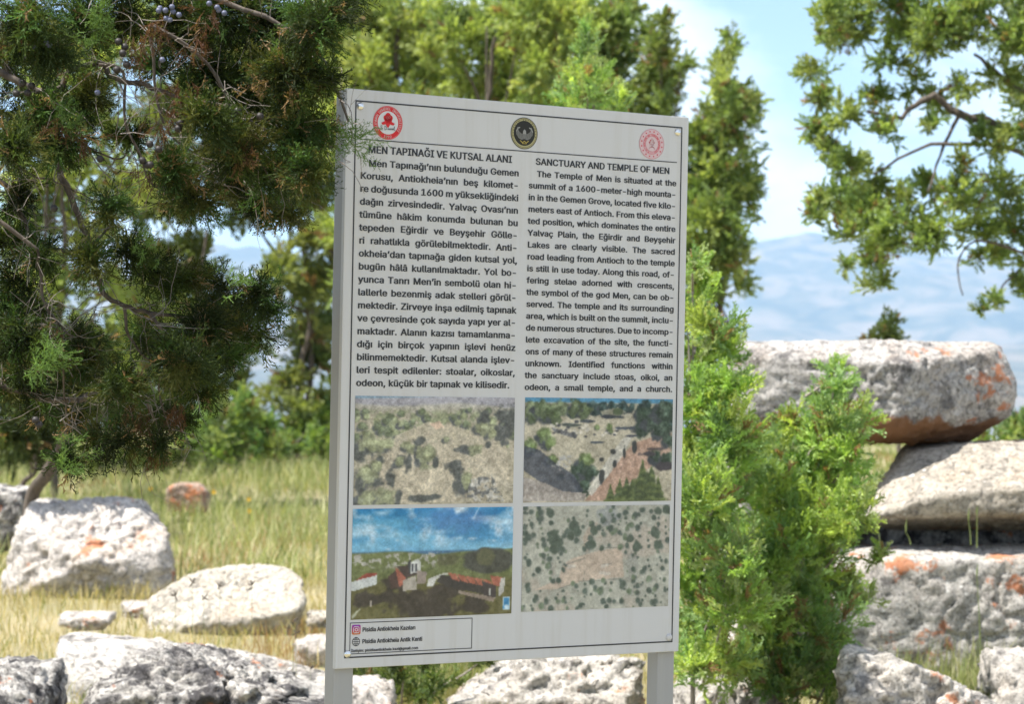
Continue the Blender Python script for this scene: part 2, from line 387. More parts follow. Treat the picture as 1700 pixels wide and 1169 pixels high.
rock('dark grey boulder cut by the left edge of the photo beside the leaning trunk', -70, 47, 798, 915, 18.6, .6, MR_karst,
     [(.7, -.2, .7, .85)], 8, 6, .03, .03, 30)
rock('long pale rock sloping down to the right with a dark grey left end', 88, 650, 1046, 1260, 12.6, 1.1, MR_dark,
     seed=12, chips=4, amp=.028, pits=.018, res=60, hull=[(90,1078,12.4),(100,1054,12.6),(135,1047,12.7),(215,1056,12.6),(300,1075,12.5),(440,1092,12.4),(560,1120,12.3),(650,1170,12.2),(92,1130,12.2),(110,1290,12.1),(650,1290,12.1),(130,1050,13.3),(450,1088,13.3),(650,1165,13.2),(650,1290,13.2),(100,1290,13.2)])
rock('black crusted rock full of pits in the bottom left foreground', 118, 560, 1086, 1290, 10.4, .9, MR_karst,
     [(-.52, 0, .85, .64), (.343, 0, .94, .54), (0, -.6, .8, .78)], 21, 8, .035, .045, 60)
rock('grey rock with orange spots in the extreme bottom left corner', -130, 92, 1106, 1290, 10.2, .8, MR_karst,
     [(.5, -.2, .84, .72), (0, -.6, .8, .8)], 25, 7, .03, .03, 40)
rock('small pinkish rock half hidden by the left post of the sign', 486, 600, 1056, 1135, 13.6, .35, MR_white,
     [(-.6, -.2, .7, .82)], 28, 6, .022, .01, 26)
rock('small reddish stone among green weeds behind the large pale boulder', 278, 346, 803, 850, 24, .35, MR_red,
     [(-.6, 0, .8, .8), (.6, 0, .8, .75)], 31, 5, .02, 0, 22)
rock('low flat grey stone far back below the green shrubs', 430, 526, 738, 770, 37, .6, MR_grey,
     [(-.5, 0, .85, .8)], 35, 5, .03, 0, 20)
rock('small pale stone lying flat in dry grass below the large boulder', 104, 188, 1018, 1044, 14.6, .3, MR_white,
     [(0, -.5, .85, .8)], 37, 5, .018, 0, 22)
rock('small whitish stone in the grass touching the left end of the low cream boulder', 204, 250, 1000, 1030, 15.6, .25, MR_white, [(0, -.5, .85, .8)], 83, 5, .018, 0, 20)
rock('small weathered stone in dry grass between the low cream boulder and the left post', 512, 560, 1016, 1040, 14.4, .25, MR_cream, [(0, -.5, .85, .8)], 85, 5, .018, 0, 20)
# below the panel
rock('pale broken rock seen under the sign panel between the posts', 742, 1100, 1086, 1290, 11.6, .9, MR_grey,
     [(-.49, 0, .87, .62), (0, -.62, .78, .76), (.5, -.2, .85, .88)], 41, 10, .04, .04, 52)
rock('white stone tip at the foot of the left post', 545, 655, 1132, 1290, 10.9, .5, MR_white,
     [(.7, -.2, .7, .78)], 44, 6, .02, 0, 26)
rock('small tilted stone in the grass under the panel', 655, 760, 1092, 1170, 13.2, .35, MR_cream,
     [(-.5, -.2, .85, .8)], 46, 6, .025, 0, 24)
rock('grey stone below the young juniper right of the right post', 1118, 1300, 1126, 1290, 11.3, .6, MR_grey,
     [(.5, -.2, .85, .85)], 48, 8, .03, .02, 34)
# right side: the pile of old blocks
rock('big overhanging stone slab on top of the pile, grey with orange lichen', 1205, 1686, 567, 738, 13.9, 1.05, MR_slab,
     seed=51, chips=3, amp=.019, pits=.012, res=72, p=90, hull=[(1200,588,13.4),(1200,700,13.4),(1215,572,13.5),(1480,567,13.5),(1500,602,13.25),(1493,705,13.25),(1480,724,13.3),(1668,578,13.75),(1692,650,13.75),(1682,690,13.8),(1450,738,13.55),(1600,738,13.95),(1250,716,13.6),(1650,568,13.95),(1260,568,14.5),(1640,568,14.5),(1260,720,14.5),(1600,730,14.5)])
rock('cream wedge shaped block with a hollow underside below the big slab', 1416, 1830, 742, 880, 13.95, 1.1, MR_tan,
     seed=55, chips=2, amp=.016, pits=.008, res=60, p=60, hull=[(1420,864,13.22),(1500,750,13.52),(1640,736,13.42),(1840,743,13.42),(1560,818,13.00),(1840,800,12.97),(1440,862,13.12),(1690,856,12.98),(1840,852,13.02),(1480,880,13.82),(1700,882,13.72),(1840,880,13.72),(1500,734,14.22),(1840,728,14.22),(1460,870,14.12),(1840,878,14.22)])
rock('recessed stone coloured dark for the shade in the gap under the cream block', 1400, 1840, 850, 930, 14.35, .6, MR_karst, [(-.8, -.4, .1, .85)], 57, 4, .02, 0, 24)  # dark crust material picked so the gap looks deep in shade
rock('lowest block of the pile with bright orange lichen patches', 1378, 1850, 903, 1140, 13.7, 1.1, MR_block,
     seed=61, chips=3, amp=.018, pits=.014, res=64, hull=[(1380,928,13.17),(1480,907,13.17),(1850,907,13.17),(1382,1060,12.97),(1400,1140,12.97),(1850,1140,12.87),(1390,905,13.97),(1850,905,13.97),(1400,1140,13.97),(1850,1140,13.97),(1480,930,12.92),(1850,930,12.92)])
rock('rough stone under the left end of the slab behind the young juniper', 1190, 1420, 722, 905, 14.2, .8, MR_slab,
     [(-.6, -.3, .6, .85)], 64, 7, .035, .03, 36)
rock('grey stone at ground level behind the young juniper foliage', 1170, 1400, 900, 1120, 14.0, .8, MR_grey,
     [(-.6, -.3, .6, .85)], 66, 7, .035, .03, 36)
rock('long white rock slanting down to the right at the bottom right', 1385, 1665, 1070, 1290, 11.7, .8, MR_grey,
     seed=71, chips=3, amp=.026, pits=.026, res=56, hull=[(1388,1088,10.60),(1410,1071,10.80),(1500,1096,10.50),(1590,1134,10.50),(1655,1172,10.50),(1660,1290,10.50),(1385,1290,10.50),(1400,1160,10.40),(1420,1070,11.20),(1640,1158,11.20),(1660,1290,11.20),(1385,1290,11.20)])
rock('pale rock cut by the bottom right corner of the photo', 1634, 1800, 1086, 1290, 11.5, .7, MR_grey,
     [(-.6, -.3, .7, .82)], 75, 6, .028, .028, 36)

# ------------------------------------------------------------------ the information sign
TH = 0.5582
SX, SY = -0.4098, 6.0716
PB = 0.8707                       # height of the panel's lower edge
PW, PH = 1.0154, 1.400
sign = thing('information_sign', 'grey bilingual information board about the temple on two steel posts', 'sign', (SX, SY, 0), TH)
def box_mesh(name, x0, x1, y0, y1, z0, z1, bev=0.0):
    bm = __import__('bmesh').new(); B = __import__('bmesh')
    vs = [bm.verts.new(v) for v in ((x0, y0, z0), (x1, y0, z0), (x1, y1, z0), (x0, y1, z0), (x0, y0, z1), (x1, y0, z1), (x1, y1, z1), (x0, y1, z1))]
    for f in ((0, 3, 2, 1), (4, 5, 6, 7), (0, 1, 5, 4), (1, 2, 6, 5), (2, 3, 7, 6), (3, 0, 4, 7)): bm.faces.new([vs[i] for i in f])
    if bev: B.ops.bevel(bm, geom=list(bm.edges), offset=bev, segments=2, affect='EDGES', profile=.6)
    me = bpy.data.meshes.new(name); bm.to_mesh(me); bm.free(); return me
link('panel', box_mesh('panel', 0, PW, 0, .014, PB, PB+PH, .0022), M_PANEL, sign)
link('frame', box_mesh('frame', .062, .952, .020, .050, PB+.03, PB+.07), M_LEG, sign)
link('frame', box_mesh('frame', .062, .952, .020, .050, PB+PH-.07, PB+PH-.03), M_LEG, sign)
for x0 in (.004, .9585):
    link('leg', box_mesh('leg', x0, x0+.0535, .0145, .0615, -.35, PB+PH-.002, .003), M_LEG, sign)

class Flat:
    """flat print: coloured polygons in panel millimetres, each layer a little proud of the one below"""
    def __init__(s, base=0): s.V = []; s.F = []; s.Cc = []; s.n = 0; s.layer = base
    def up(s): s.layer += 1
    def poly(s, pts, col):
        k = len(pts); y = -(.0008+.0003*s.layer)
        for x, z in pts: s.V.append((x/1000, y, PB+z/1000)); s.Cc.append(col)
        s.F.append(list(range(s.n, s.n+k))); s.n += k
    def tri(s, pts, tris, col):
        y = -(.0008+.0003*s.layer)
        for x, z in pts: s.V.append((x/1000, y, PB+z/1000)); s.Cc.append(col)
        for t in tris: s.F.append([s.n+i for i in t])
        s.n += len(pts)
    def disc(s, cx, cz, rx, col, rz=None, k=40, a0=0):
        rz = rz or rx; s.poly([(cx+rx*math.cos(a0-2*PI*i/k), cz+rz*math.sin(a0-2*PI*i/k)) for i in range(k)], col)
    def ring(s, cx, cz, r0, r1, col, k=48, sx=1.0):
        for i in range(k):
            a, b = 2*PI*i/k, 2*PI*(i+1)/k
            s.poly([(cx+r*math.cos(t)*sx, cz+r*math.sin(t)) for r, t in ((r0, a), (r1, a), (r1, b), (r0, b))], col)
    def line(s, pts, wd, col):
        for (xa, za), (xb, zb) in zip(pts[:-1], pts[1:]):
            d = math.hypot(xb-xa, zb-za) or 1; nx, nz = -(zb-za)/d*wd/2, (xb-xa)/d*wd/2; ex, ez = (xb-xa)/d*wd*.3, (zb-za)/d*wd*.3
            s.poly([(xa+nx-ex, za+nz-ez), (xa-nx-ex, za-nz-ez), (xb-nx+ex, zb-nz+ez), (xb+nx+ex, zb+nz+ez)], col)
    def make(s, name, parent, mat=None, label=None):
        me = bpy.data.meshes.new(name); me.from_pydata(s.V, [], s.F)
        a = me.color_attributes.new('tint', 'FLOAT_COLOR', 'POINT')
        a.data.foreach_set('color', np.concatenate([np.array(s.Cc, np.float32), np.ones((s.n, 1), np.float32)], 1).ravel())
        return link(name, me, mat or M_PRINT, parent, label=label)

GLYPHS = r""",%F#(*A*p)p(?+2(?,#*p###$#%#%#&##
-)P#(*m,t*m+v.8+v.8,t###$#%#%#&##
.%F#4*0*Z***C*0*,*A)p*[)c*[+$*A*o+])p+C+$+C)c+#+)+v*C+p*Z+p*,+]*o+#)^###$#%#&#(#)###%#&#*###&#&#)#*#+#,#-#.#-#,#/#0#1#1#0#+#0#2#+#,#+#2#-#.#3#(#3#.#)#(#.
0)P#T*),p*.+w+W,4+S,p+W-T*.-i,<*_,)*p+k)e,*.q,</*+k0#+3*&+p+3*^*P+b+Y*@+2+b./*@.U*_/7+p.U+3/b,k*_,S)[-=)e-&*p,k/*-&.q-<0#,S0-.y+w/&,p-O,4-R,p-O-T.y-i-u*&-8+3.H*P-E+Y.g+2-E./.g.U.H/7-8.U-t/b,S*Y,S//###$#%#%#&###&#(###)###(#*#+#,#-#.#/#,#+#0#+#1#0#2#0#1#1#3#2#4#2#3#$#4#3#%#$#3#)#(#5#6#)#5#7#6#5#5#8#7#9#7#8#8#-#9#-#/#9#:#;#<#=#:#<#>#?#@#A#>#@#B#C#D#E#D#C#F#E#C#C#G#F#=#<#H#I#=#H#H#J#I#K#I#J#J#L#K#L#B#K#B#D#K#F#G#M#G#N#M#N#O#M#P#M#O#O#Q#P#?#P#Q#@#?#Q#*#,#;#R#*#;#;#:#R#>#A#S#.#S#A#/#.#A
1)P#1*E*_*E)d+z)d-P*_,$*_.p)d.p*_-P)d,+.u,,0%-P0%*O.y*W-o###$#%#&#(#%#)#*#+#(#&#,#-#,#.#/#0#,#,#-#/#.#,#&#+#*#&#%#+#&###%#(
2)P#L*@._*6-z+d-z+i.I*S/2+o.^*t/T,,/$,</-+u0(,e/-,Q0-,P//*9*O*9)d,;*a,B,_+x.p+D/o,t/%-*.r-^/o-/0(.0,m.H-6-4-i.X-T-8.$.c-s-:.9.f.;._.f-8.O.K/5-2.c../U.n)d.n*b->+r,r-=###$#%#%#&###(###&#&#)#(#)#*#(#+#,#-#.#/#0#0#/#,#-#,#/#1#2#3#3#4#1#*#)#5#6#*#5#5#+#6#+#-#6#7#8#9#:#7#9#;#<#=#<#>#=#?#=#>#>#@#?#A#?#@#@#B#A#B#C#A#D#A#C#C#E#D#F#D#E#E#G#F#8#F#G#9#8#G#3#2#H#H#I#3#4#3#J#K#4#J#J#;#K#;#=#K#7#:#.#/#.#:
3)P#S*.*s*E*K+W+5+M+V)u+V,4*[,J)[,J*Y+n)a+y*d,8,Z,],W,0,t+<)o+j*n*i*-+_+#+A,Z+y-I+A-K,_/(*?0%*?/(-,)b,w*e,d*].k+(.r+V-C+V.l,--_)r-/*q.4*3-:+).T*U-@+=-A+o.U,V-:,-.4,y-0,?-^-;,v,N-&-I,b-I.[/9.[0%###$#%#%#&###(###&#)#*#+#*#)#,#-#,#)#.#/#0#,#-#1#-#2#1#3#1#2#2#4#3#$#3#4#%#$#4#.#0#5#0#6#5#7#5#6#6#8#7#9#:#8#;#<#=#>#?#@#?#A#@#<#;#B#C#<#B#B#D#C#E#C#D#D#F#E#G#E#F#F#>#G#>#@#G#@#A#H#A#I#H#J#H#I#I#K#J#L#J#K#K#M#L#N#L#M#O#N#M#;#=#*#+#*#=#N#O#/#0#/#O#6#0#P#Q#R#8#9#8#R#0#O#P#Q#8#P#8#6#P
4)P#5)x+i)x*x+c+x,k+>,k+W.>+w,k+w,T0%.,0#.>-h,k-h,k)d.>)d,k*x//*x//+w.>*x###$#%#%#$#&#%#&#(#)#*#(###%#+#,#+#%#-#.#*#/#0#1#&#$#1#%#(#*#*#)#-#2#3#4#3#)#4#1#4#&#4#)#(#(#&#4#4#1#0
5)P#Y+P-c+N,X+i,i+j-[*=*u*Q*O+e+6+Z+U*.+U*9,c*]0%,M)[,M*Y,;*[,K,z,V-x,5-u+r)b,,*d+B)p+v*o*r*0+l+%+x,r+n-n+m-n,#/(,b,v,t,m-(-t,u*h,d*]-/)c-b)u--*w.4*:-8+4.T*a-?+L.j+6-B+i.p+j.m,9-?,..b,]-7,G.N-%.7-A-,,[-q-X-N-j.U/(.U0%###$#%#%#&###(#)#*#*#+#(#,#(#+#$###-#.#-###/#0#1#2#3#4#/#1#5#1#6#5#5#6#7#6#8#7#9#7#8#8#:#9#)#9#:#*#)#:#&#%#;#;#2#&#2#4#&#4#<#&###&#=#.###>#?#@#A#B#C#D#B#D#E#F#B#E#E#G#F#H#F#G#G#I#H#J#H#I#I#K#J#L#J#K#K#M#L#M#N#L#O#L#N#N#P#O#Q#O#P#P#R#Q#R#S#Q#T#Q#S#S#U#T#@#T#U#U#V#@#A#@#V#D#C#/#0#/#C#3#2#?#?#A#3#W#X#>#.#>#X#&#<#=#>###=
6)P#Z*8+i*>+5+e+e*=,:+h,)+$,m*K,f*e->+S-D+3-y+y,R+o,j+n,@,?*[,/*f+t)c,/,b,?,k+B)t+y*u*q*9+n+1*Q*_+h+H,&-Z,R*X,R)[,g*[-2)c,w*f.S*].h+2-?+H-A+d.n+d.h,=-?,(.U,h-d)t--*t.4*8-8+1-8,?.8-4-.,R-i-M,w,b-9-^,h,k,Z-d.9/z,[0%,R,n,S-c###$#%#&###%#%#(#&#(#)#&#*#&#)#+#*#)#)#,#+#,#-#+#.#/#0#1#2#3#/#.#4#4#5#/#3#2#6#2#7#6#8#6#7#7#9#8#:#8#9#9#;#:#$#:#;#%#$#;#)#(#0#0#/#)#,#)#/#/#<#,#-#,#<#=#>#?#?#>#@#@#A#?#B#C#D#E#D#C#C#F#E#F#G#E#H#E#G#G#I#H#A#@#J#K#A#J#J#L#K#M#K#L#L#B#M#B#D#M#H#I#N#I#O#N#P#N#O#O#Q#P#R#P#Q#Q#S#R#T#R#S#U#T#S#V#W#<#1#3#>#>#=#1#T#U#X#-#<#W#5#X#U#Y#/#U#/#5#U#<#/#Y#V#<#Y
7)P#+-//%,))d.p/..p0%*L)e*70%*7/(###$#%#%#&###$###(#)#*#####&#)
8)P$++(-*+&-$+5-&*k*1+d+(*I*P+]+:*3*x+Z+P*-+L*1+p+]+i*=,9*Q,U,@-L,;,K,R,N,R-J,1-S,(,C,$*d+r)b,9*[,0/&,?/-+w0(+?)p+m*p+e,$*l,m+p,6,$-_+t-n*]-G+o.)*F-o+m.>*?.B*E.m+o.R*Y/:+t.e*x/X,$.s+H/q,u-S,k,K-&,C,R*X,R)[,m*[,f-L-4)b-**d,g/-,v/&-/0(,R0-.&-*-s-&.)-%.;*1.]*P-B+(-H+:.s*x-J+P.z+L.v+p-H+i.i,9.T,U-h)p-8*p-A,$.:,m-6,6-)-_-2-n.I-G-7.)._-o-9.>.g.B.a.m-7.R.K/:-2.e.-/X-*.s-]/q,R/0###$#%#&#(#)#(#*#)#+#)#*#*#,#+#-#+#,#.#-#,#,#/#.#0#.#/#1#0#/#2#3#4#4#5#2#6#7#3#3#2#6#8#9#:#;#<#=#9#8#>#8#?#>#&#>#?#(#&#?#1#/#@#A#1#@#%#A#@#@#B#%#B#7#%#7#6#%#6#C#%#C#D#%###%#D#E###D#D#F#E#G#E#F#F#H#G#I#G#H#J#I#H#H#K#J#L#J#K#K#M#L#N#L#M#M#O#N#P#N#O#O#;#P#;#=#P#Q#R#S#T#U#V#R#Q#W#V#U#X#X#Y#V#Z#[#]#^#Z#]#_#a#b#c#d#e#f#e#d#d#g#f#h#f#g#g#i#h#i#j#h#k#h#j#j#l#k#l#m#k#Y#X#n#o#Y#n#n#c#o#c#e#o#k#m#p#m#q#p#q#a#p#r#p#a#S#r#a#Q#S#a#s#Q#a#t#s#a#a#_#t#_#u#t#v#t#u#u#w#v#x#v#w#w#y#x#y#z#x$##x#z#z$$$#$%$#$$$$$&$%$($%$&$&$)$(#[$($)#]#[$)#:#9#U#U#T#:#R#W#4#5#4#W#Z#^$*#<$*#^#=#<#^
9)P#Z*>-K*P,x+h-b+e.%*8.%*?.V+h.@*R/,,K,$,?,v+n,+,/-(,0/#,?/-+t0&,R0-*n)g,J)d-(,-+>,:+y-6*o,T+o-I+o.W*r/P+y.l+C/m-7,w-8-H-.-6,x-(,h,v,g/-,w/#-20&-Q,C-t+h.A,J.*,s.Y-#.i-N-?-a-A.#.n-x.h.R-?.@.S/*-8.W.5/O-..l-d/m,R,s,R/0,R,%###$#%#%#&###(###&#)#(#&#&#*#)#+#)#*#,#-#.#-#/#.#0#1#2#1#3#2#4#5#6#.#/#7#/#8#7#9#7#8#8#:#9#$#9#:#%#$#:#+#*#;#<#+#;#;#=#<#>#<#=#=#0#>#0#2#>#?#@#A#B#C#?#?#A#B#D#E#F#G#H#I#J#G#I#I#K#J#K#L#J#M#J#L#N#M#L#L#O#N#O#P#N#Q#N#P#P#R#Q#H#G#6#?#6#G#G#J#?#@#?#J#J#M#@#Q#R#S#R#T#S#U#S#T#T#V#U#E#U#V#F#E#V#H#6#5#-#,#W#3#1#X#X#D#3#D#F#3#C#W#,#Y#?#,#?#C#,#6#?#Y#4#6#Y
:%F#D*0*Z***C*0*,*0-p**-W*0-A+#,s+#.=*[,x*A)p*[)c*[+$*[.9*A-.*A*o*A.,+#+)+#)^+C)c+C+$+C.9+C,x+]-.+])p+v*C+p*Z+p*,+v-W+p-p+p-A+]*o+].,###$#%#&#(#)#*#+#,#-#.#/#0#1#,#,#+#0###%#-#2###-#-#/#2#&#)#1#3#&#1#1#0#3#4#5#6#6#7#4#8#9#:#7#6#;#<#=#>#?#@#A#>#=#;#=#B#;#7#;#B#A#@#:#@#C#:#8#:#C#5#4#.#/#.#4#+#*#9#9#8#+
;%F#8*8-A*8-p*2-W*e,x*e.9*J-.*J.,+K.9+K,x+g-.+,,s,&-W+x-p+x-A+g.,*A*p)p(?+2(?,#*p+,.=###$#%#&#(#)#*#)#(#$###)#)#*#$#+#,#-#,#+#.#/#0#1#1#0#-#0#2#-#+#-#2#3#4#5#5#6#3#(#&#.#7#(#.#.#+#7
@,0$K*8*D*U)b+W*b+L+>*&+0+H+y)x+z*&,l+L,Z*8-U+W-7*U.8+[(c,,)j+()1+k*6+k-d+(.i,,.1+Z/8,J.M,@/T-S*n-c)p-g*j-i-1-f.*-V-.-x.u-z/l-D.q.*(0-J)+-2(5,s)8-.)w-G*x,W*2-=+1->,n-I-$,a-j-5.$-./f,p.d,B(E,K)L,5*P-5+G+u*w+g+L-0+c+b,%-.,)+h,U-0,B+x-*-6,Y,;-M.4-).<,v.T-c.V-t.L-w.U*F.^*,.j*5.]),.h(4/J(?/2)7/C)u.y*A.k*3.f*I.+)&.9)u.;+,.2*u.C+@.C,e.q-f/n-y/%.c.m/f.R.p1L*b1X+-0;+F1a+Q0@,G1e,G1_-)0=,s1O-_/y*e/w)n0M)s0**h0t*+0/*q19*C05++03-C15.;0#-i0h.i/f.208/60=(Q/r)E/t*g/r*o/o+#/n+4.I+[.K,).H,K/H.M/V/R.$*m.%-/.6.&.L-y###$#%#%#&###(###&#&#)#(#*#(#)#+#*#)#)#,#+#-#+#,#,#.#-#/#-#.#0#1#2#1#3#2#$#2#3#%#$#3#/#.#4#5#/#4#4#6#5#7#5#6#6#8#7#8#9#7#:#;#<#=#>#?#@#A#B#C#D#E#F#E#D#;#:#G#:#H#G#I#G#H#J#I#H#K#L#M#N#M#L#L#?#N#?#>#N#O#P#B#B#A#O#E#F#Q#F#R#Q#0#Q#R#1#0#R#I#J#S#J#T#S#U#S#T#V#U#T#T#W#V#X#V#W#W#Y#X#Z#X#Y#Y#[#Z#]#Z#[#[#^#]#_#]#^#^#K#_#K#M#_#9#8#P#P#O#9#a#b#c#c#d#e#f#g#h#i#j#k#k#l#i#m#n#o#f#h#p#j#i#q#g#f#r#s#t#f#f#p#s#u#s#p#b#v#w#c#b#w#w#d#c#d#w#x#y#z$#$$$%$&$%$($&$)$&$($($*$)$*$+$)$,$)$+$+$-$,$.$/$0$1$.$0$0$2$1$3$1$2$2$4$3$5$3$4$4$$$5$$$&$5$,$-$6$-$7$6$8$6$7$7$9$8$8$9$:$9$;$:$<$=#k#l#k$=$/$.#m$.$>#m#n#m$>$>$?#n$?$@#n$@$A#n#p#n$A#u#p$A$B#u$A$C$B$A#v$D#w$:$;$E$;$F$E#y$E$F#z#y$F#j#q#C#D#C#q#<#;#r$G#<#r#r#f$G#f#t$G#a#c$H#c$I$H#=$H$I#>#=$I#A#@$#$##z#A#o#n#h#n#p#h#d$J#e$I#c#e$J#d#x$D$C$A$A#x$D#x#w$D
A)m#9*i+F)R)d+1)d*i,D+g+F,.,D,N-E,Y.6,,/]+y0%.Y+F.:)d/o)d.Y,D,f.5,r-E-</]-F0%-;,D-Z+F,a.####$#%#$###&#(#)###*#+#&#+#,#&#,#-#&#$#&#-#.#/#0#0#1#.#2#3#1#4#2#1#5#4#1#1#0#5#6#7#.#2#+#8#2#4#+#,#+#4#-#,#4#4#5#-#+#*#8#3#2#8#)#(#6#*#&#)#&###)#1#3#6#.#1#6#/#.#7#7#6#(###%#(
B)S#Z*5)d+e*b+e,J*50%+e-F+e/&,i,J,s-H,]-F,j)d,e*b,_/&,e0%-9*h-+,G---O-+.y-C/x-y,t.C,s..-$.#-)-y-,.<-.-U+x-O*v.-)w.V*7-Y+4.u*V//+$-^+N/4+M//+w-[+e.x,A.a,].T-?-N)h-K,1-=,>-9-Z-B-k-H.$.h-U.t-r-J.:.w.<.r.e-F.T.b/2.D/P-=.k-u/i###$#%#&###%#%#(#&#(#)#&#*#+#,#$###-#-#.#$#*#,#%#(#%#,#/#0#)#&#)#0#.#-#1#+#*#2#2#3#+#0#/#4#4#5#0#6#7#8#6#8#9#:#6#9#9#;#:#7#6#<#=#>#?#@#=#?#?#A#@#A#B#@#C#@#B#B#D#C#D#E#C#F#C#E#E#G#F#G#H#F#<#F#H#7#<#H#:#;#I#1#-#J#J#>#1#>#=#1#<#6#K#L#K#6#2#L#6#3#2#6#6#:#3#M#3#:#N#M#:#O#N#:#:#I#O#I#P#O#P#Q#O#R#O#Q#Q#S#R#S#T#R#U#R#T#T#V#U#V#W#U#X#U#W#W#Y#X#4#X#Y#5#4#Y#;#9#8
C*4#W*)+w*B+2+R,5+N,p)x,p*)-i+R-R*B.U-$)[-%*],X*d,4)e,:*t,9.m,X/%,40#-$0-+J*(+w+7*l*P+b+[+b.,*l/7+w.Q+J/b-%/+-L/$-Q0*-L*e-Q)_.$)i-n*w-n.j.$/x/N*p/b+<.H+u/v+u.K)x.o*6./+?/6*O/w-l/a.L.F-l.8.6/M.q.0.I/5/9.o/S.J/i###$#%#%#&###(###&#)#(#&#&#*#)#+#)#*#,#-#.#,#.#/#.#0#/#1#2#3#2#4#3#/#0#5#0#6#5#7#5#6#6#8#7#$#7#8#%#$#8#+#*#9#:#+#9#9#;#:#<#:#;#;#1#<#1#3#<#=#>#?#@#A#B#C#@#B#D#E#>#?#>#E#F#G#H#G#I#H#C#B#J#J#K#C#L#C#K#K#M#L#M#F#L#F#H#L#N#O#P#Q#P#O#O#R#Q#S#Q#R#R#T#S#T#U#S#D#S#U#U#V#D#E#D#V#-#,#A#A#@#-#4#2#=#=#?#4
D*,#H*50%*5)d*V/&*V0%*Y*b*Y)d+e)d+e0%-E)l-H*x,z*h,M)d,E*b,S0%,K/&-%.y-I/u+e*b+e/&.5*-.o*U-f+<-z+b/@+6.0,8/X+z.4,q/b,q/X-i.0-Q/@.S-z.).p/3-f.M.7/[-J.i###$#%#%#&###(#)#*#)#(#$#%#$#(#&#%#+#,#-#.#,#.#/#0#/#.#1#2#3#3#4#1#/#0#*#(#*#5#%#(#6#+#%#6#2#1#+#7#8#9#:#9#8#8#;#:#<#:#;#;#=#<#>#<#=#=#?#>#?#@#>#A#>#@#@#B#A#C#A#B#B#D#C#E#C#D#D#F#E#G#E#F#-#,#7#7#9#-#4#3#G#G#F#4#2#+#6#(#5#6#*#0#5
E).#0*5)d+e*b+e,H*50%+e-F+e/&._)d._*b.J,H.J-F.[/&.[0%###$#%#&###%#%#(#&#(#)#&#$###*#*#+#$#(#%#,#,#-#(#.#/#)#&#)#/
F)$#.+e)d+e,@*5)d+e->*50%.X/&.X0%+e/&.A,@.A->###$#%#$#&#%#(#%#&#)#*#+#&#$#,#,#-#&#(#&#+#+#*#(
G*>#[*)+x*A+3+R,5+N,p)x,p*)-i+R-R*A.U+b.,*k/7-#/+,z0-,W/%-&)[,Y*d,4)e,:*t,20#,9.m+I*(+w+7*k*Q+b+]+w.Q+H/b-k)d-e*o-H*b-m.h.$/w-L/$-P0*/j+O/r,7/Z,5/r-(/x-l/c.K.I-l/O.o.N)x.#+,/+*B.5+G/Q*p.@+j.H,J.D,0.-.H/7/7.p/Q.L/h-(*],l,*,l-(###$#%#%#&###(###&#)#(#&#&#*#)#+#)#*#*#,#+#-#+#,#.#/#0#1#2#3#4#3#2#5#6#0#0#/#5#3#4#7#4#8#7#9#7#8#8#:#9#$#9#:#%#$#:#-#,#;#<#-#;#;#6#<#6#5#<#=#>#?#@#A#B#C#B#A#D#E#F#E#G#F#H#I#J#K#J#I#>#=#L#M#>#L#L#N#M#O#M#N#N#P#O#Q#O#P#P#D#Q#D#F#Q#R#S#F#F#G#R#J#K#T#K#U#T#U#V#T#@#T#V#V#W#@#A#@#W#=#?#1#?#X#1#2#1#X#S#R#Y#Z#Y#R#R#G#Z#B#C#.#/#.#C#Q#F#S
H*;#0*5)d+e)d+e,K*50%+e-I+e0%.-,K.-)d/[)d/[0%.--I.-0%###$#%#&###%#%#(#&#(#)#&#*#+#,#,#-#*#.#*#-#-#/#.#(#%#*#*#.#(
I&c#0)o*b)o)d*q*b*q/&)o0%)o/&,H*b-I)d-I*b-I/&-I0%,H/&###$#%#&#(#)#*#+#,#-#.#/#%#$#+#+#*#%#&#%#*#*#/#&#/#.#&#(#&#.
K)_#=*p+B*c,M*5)d*50%+W,v+6-(+d,Q+[-S+e)d.))d/e)g,q-%-(-4+e,1+e,*,V-h,+.&-z0%+e-]+e-k+e0%,),A+d,h+d-(/f/x###$#%#&#%#$#(#)#*#)#(#+###%#,#*#)#$#&#$#)#-#.#/#/#.#0#1###2#/#0#3#4#3#5#$###1#*#$#1#+#(#6#)#+#7#&#)#7#7#8#&#7#+#6#-#/#9###,#2#3#4#6#:#;#(#;#:#/#1#2#9#:#*#9#*#1#9#9#/#:#(#*#:#6#(#;#3#6#;#/#3#;#<#5#0#5#3#0
L(k#**50%*5)d+e*b.P)d.P*b+e0%###$#%#%#$#&#&#(#%###%#)
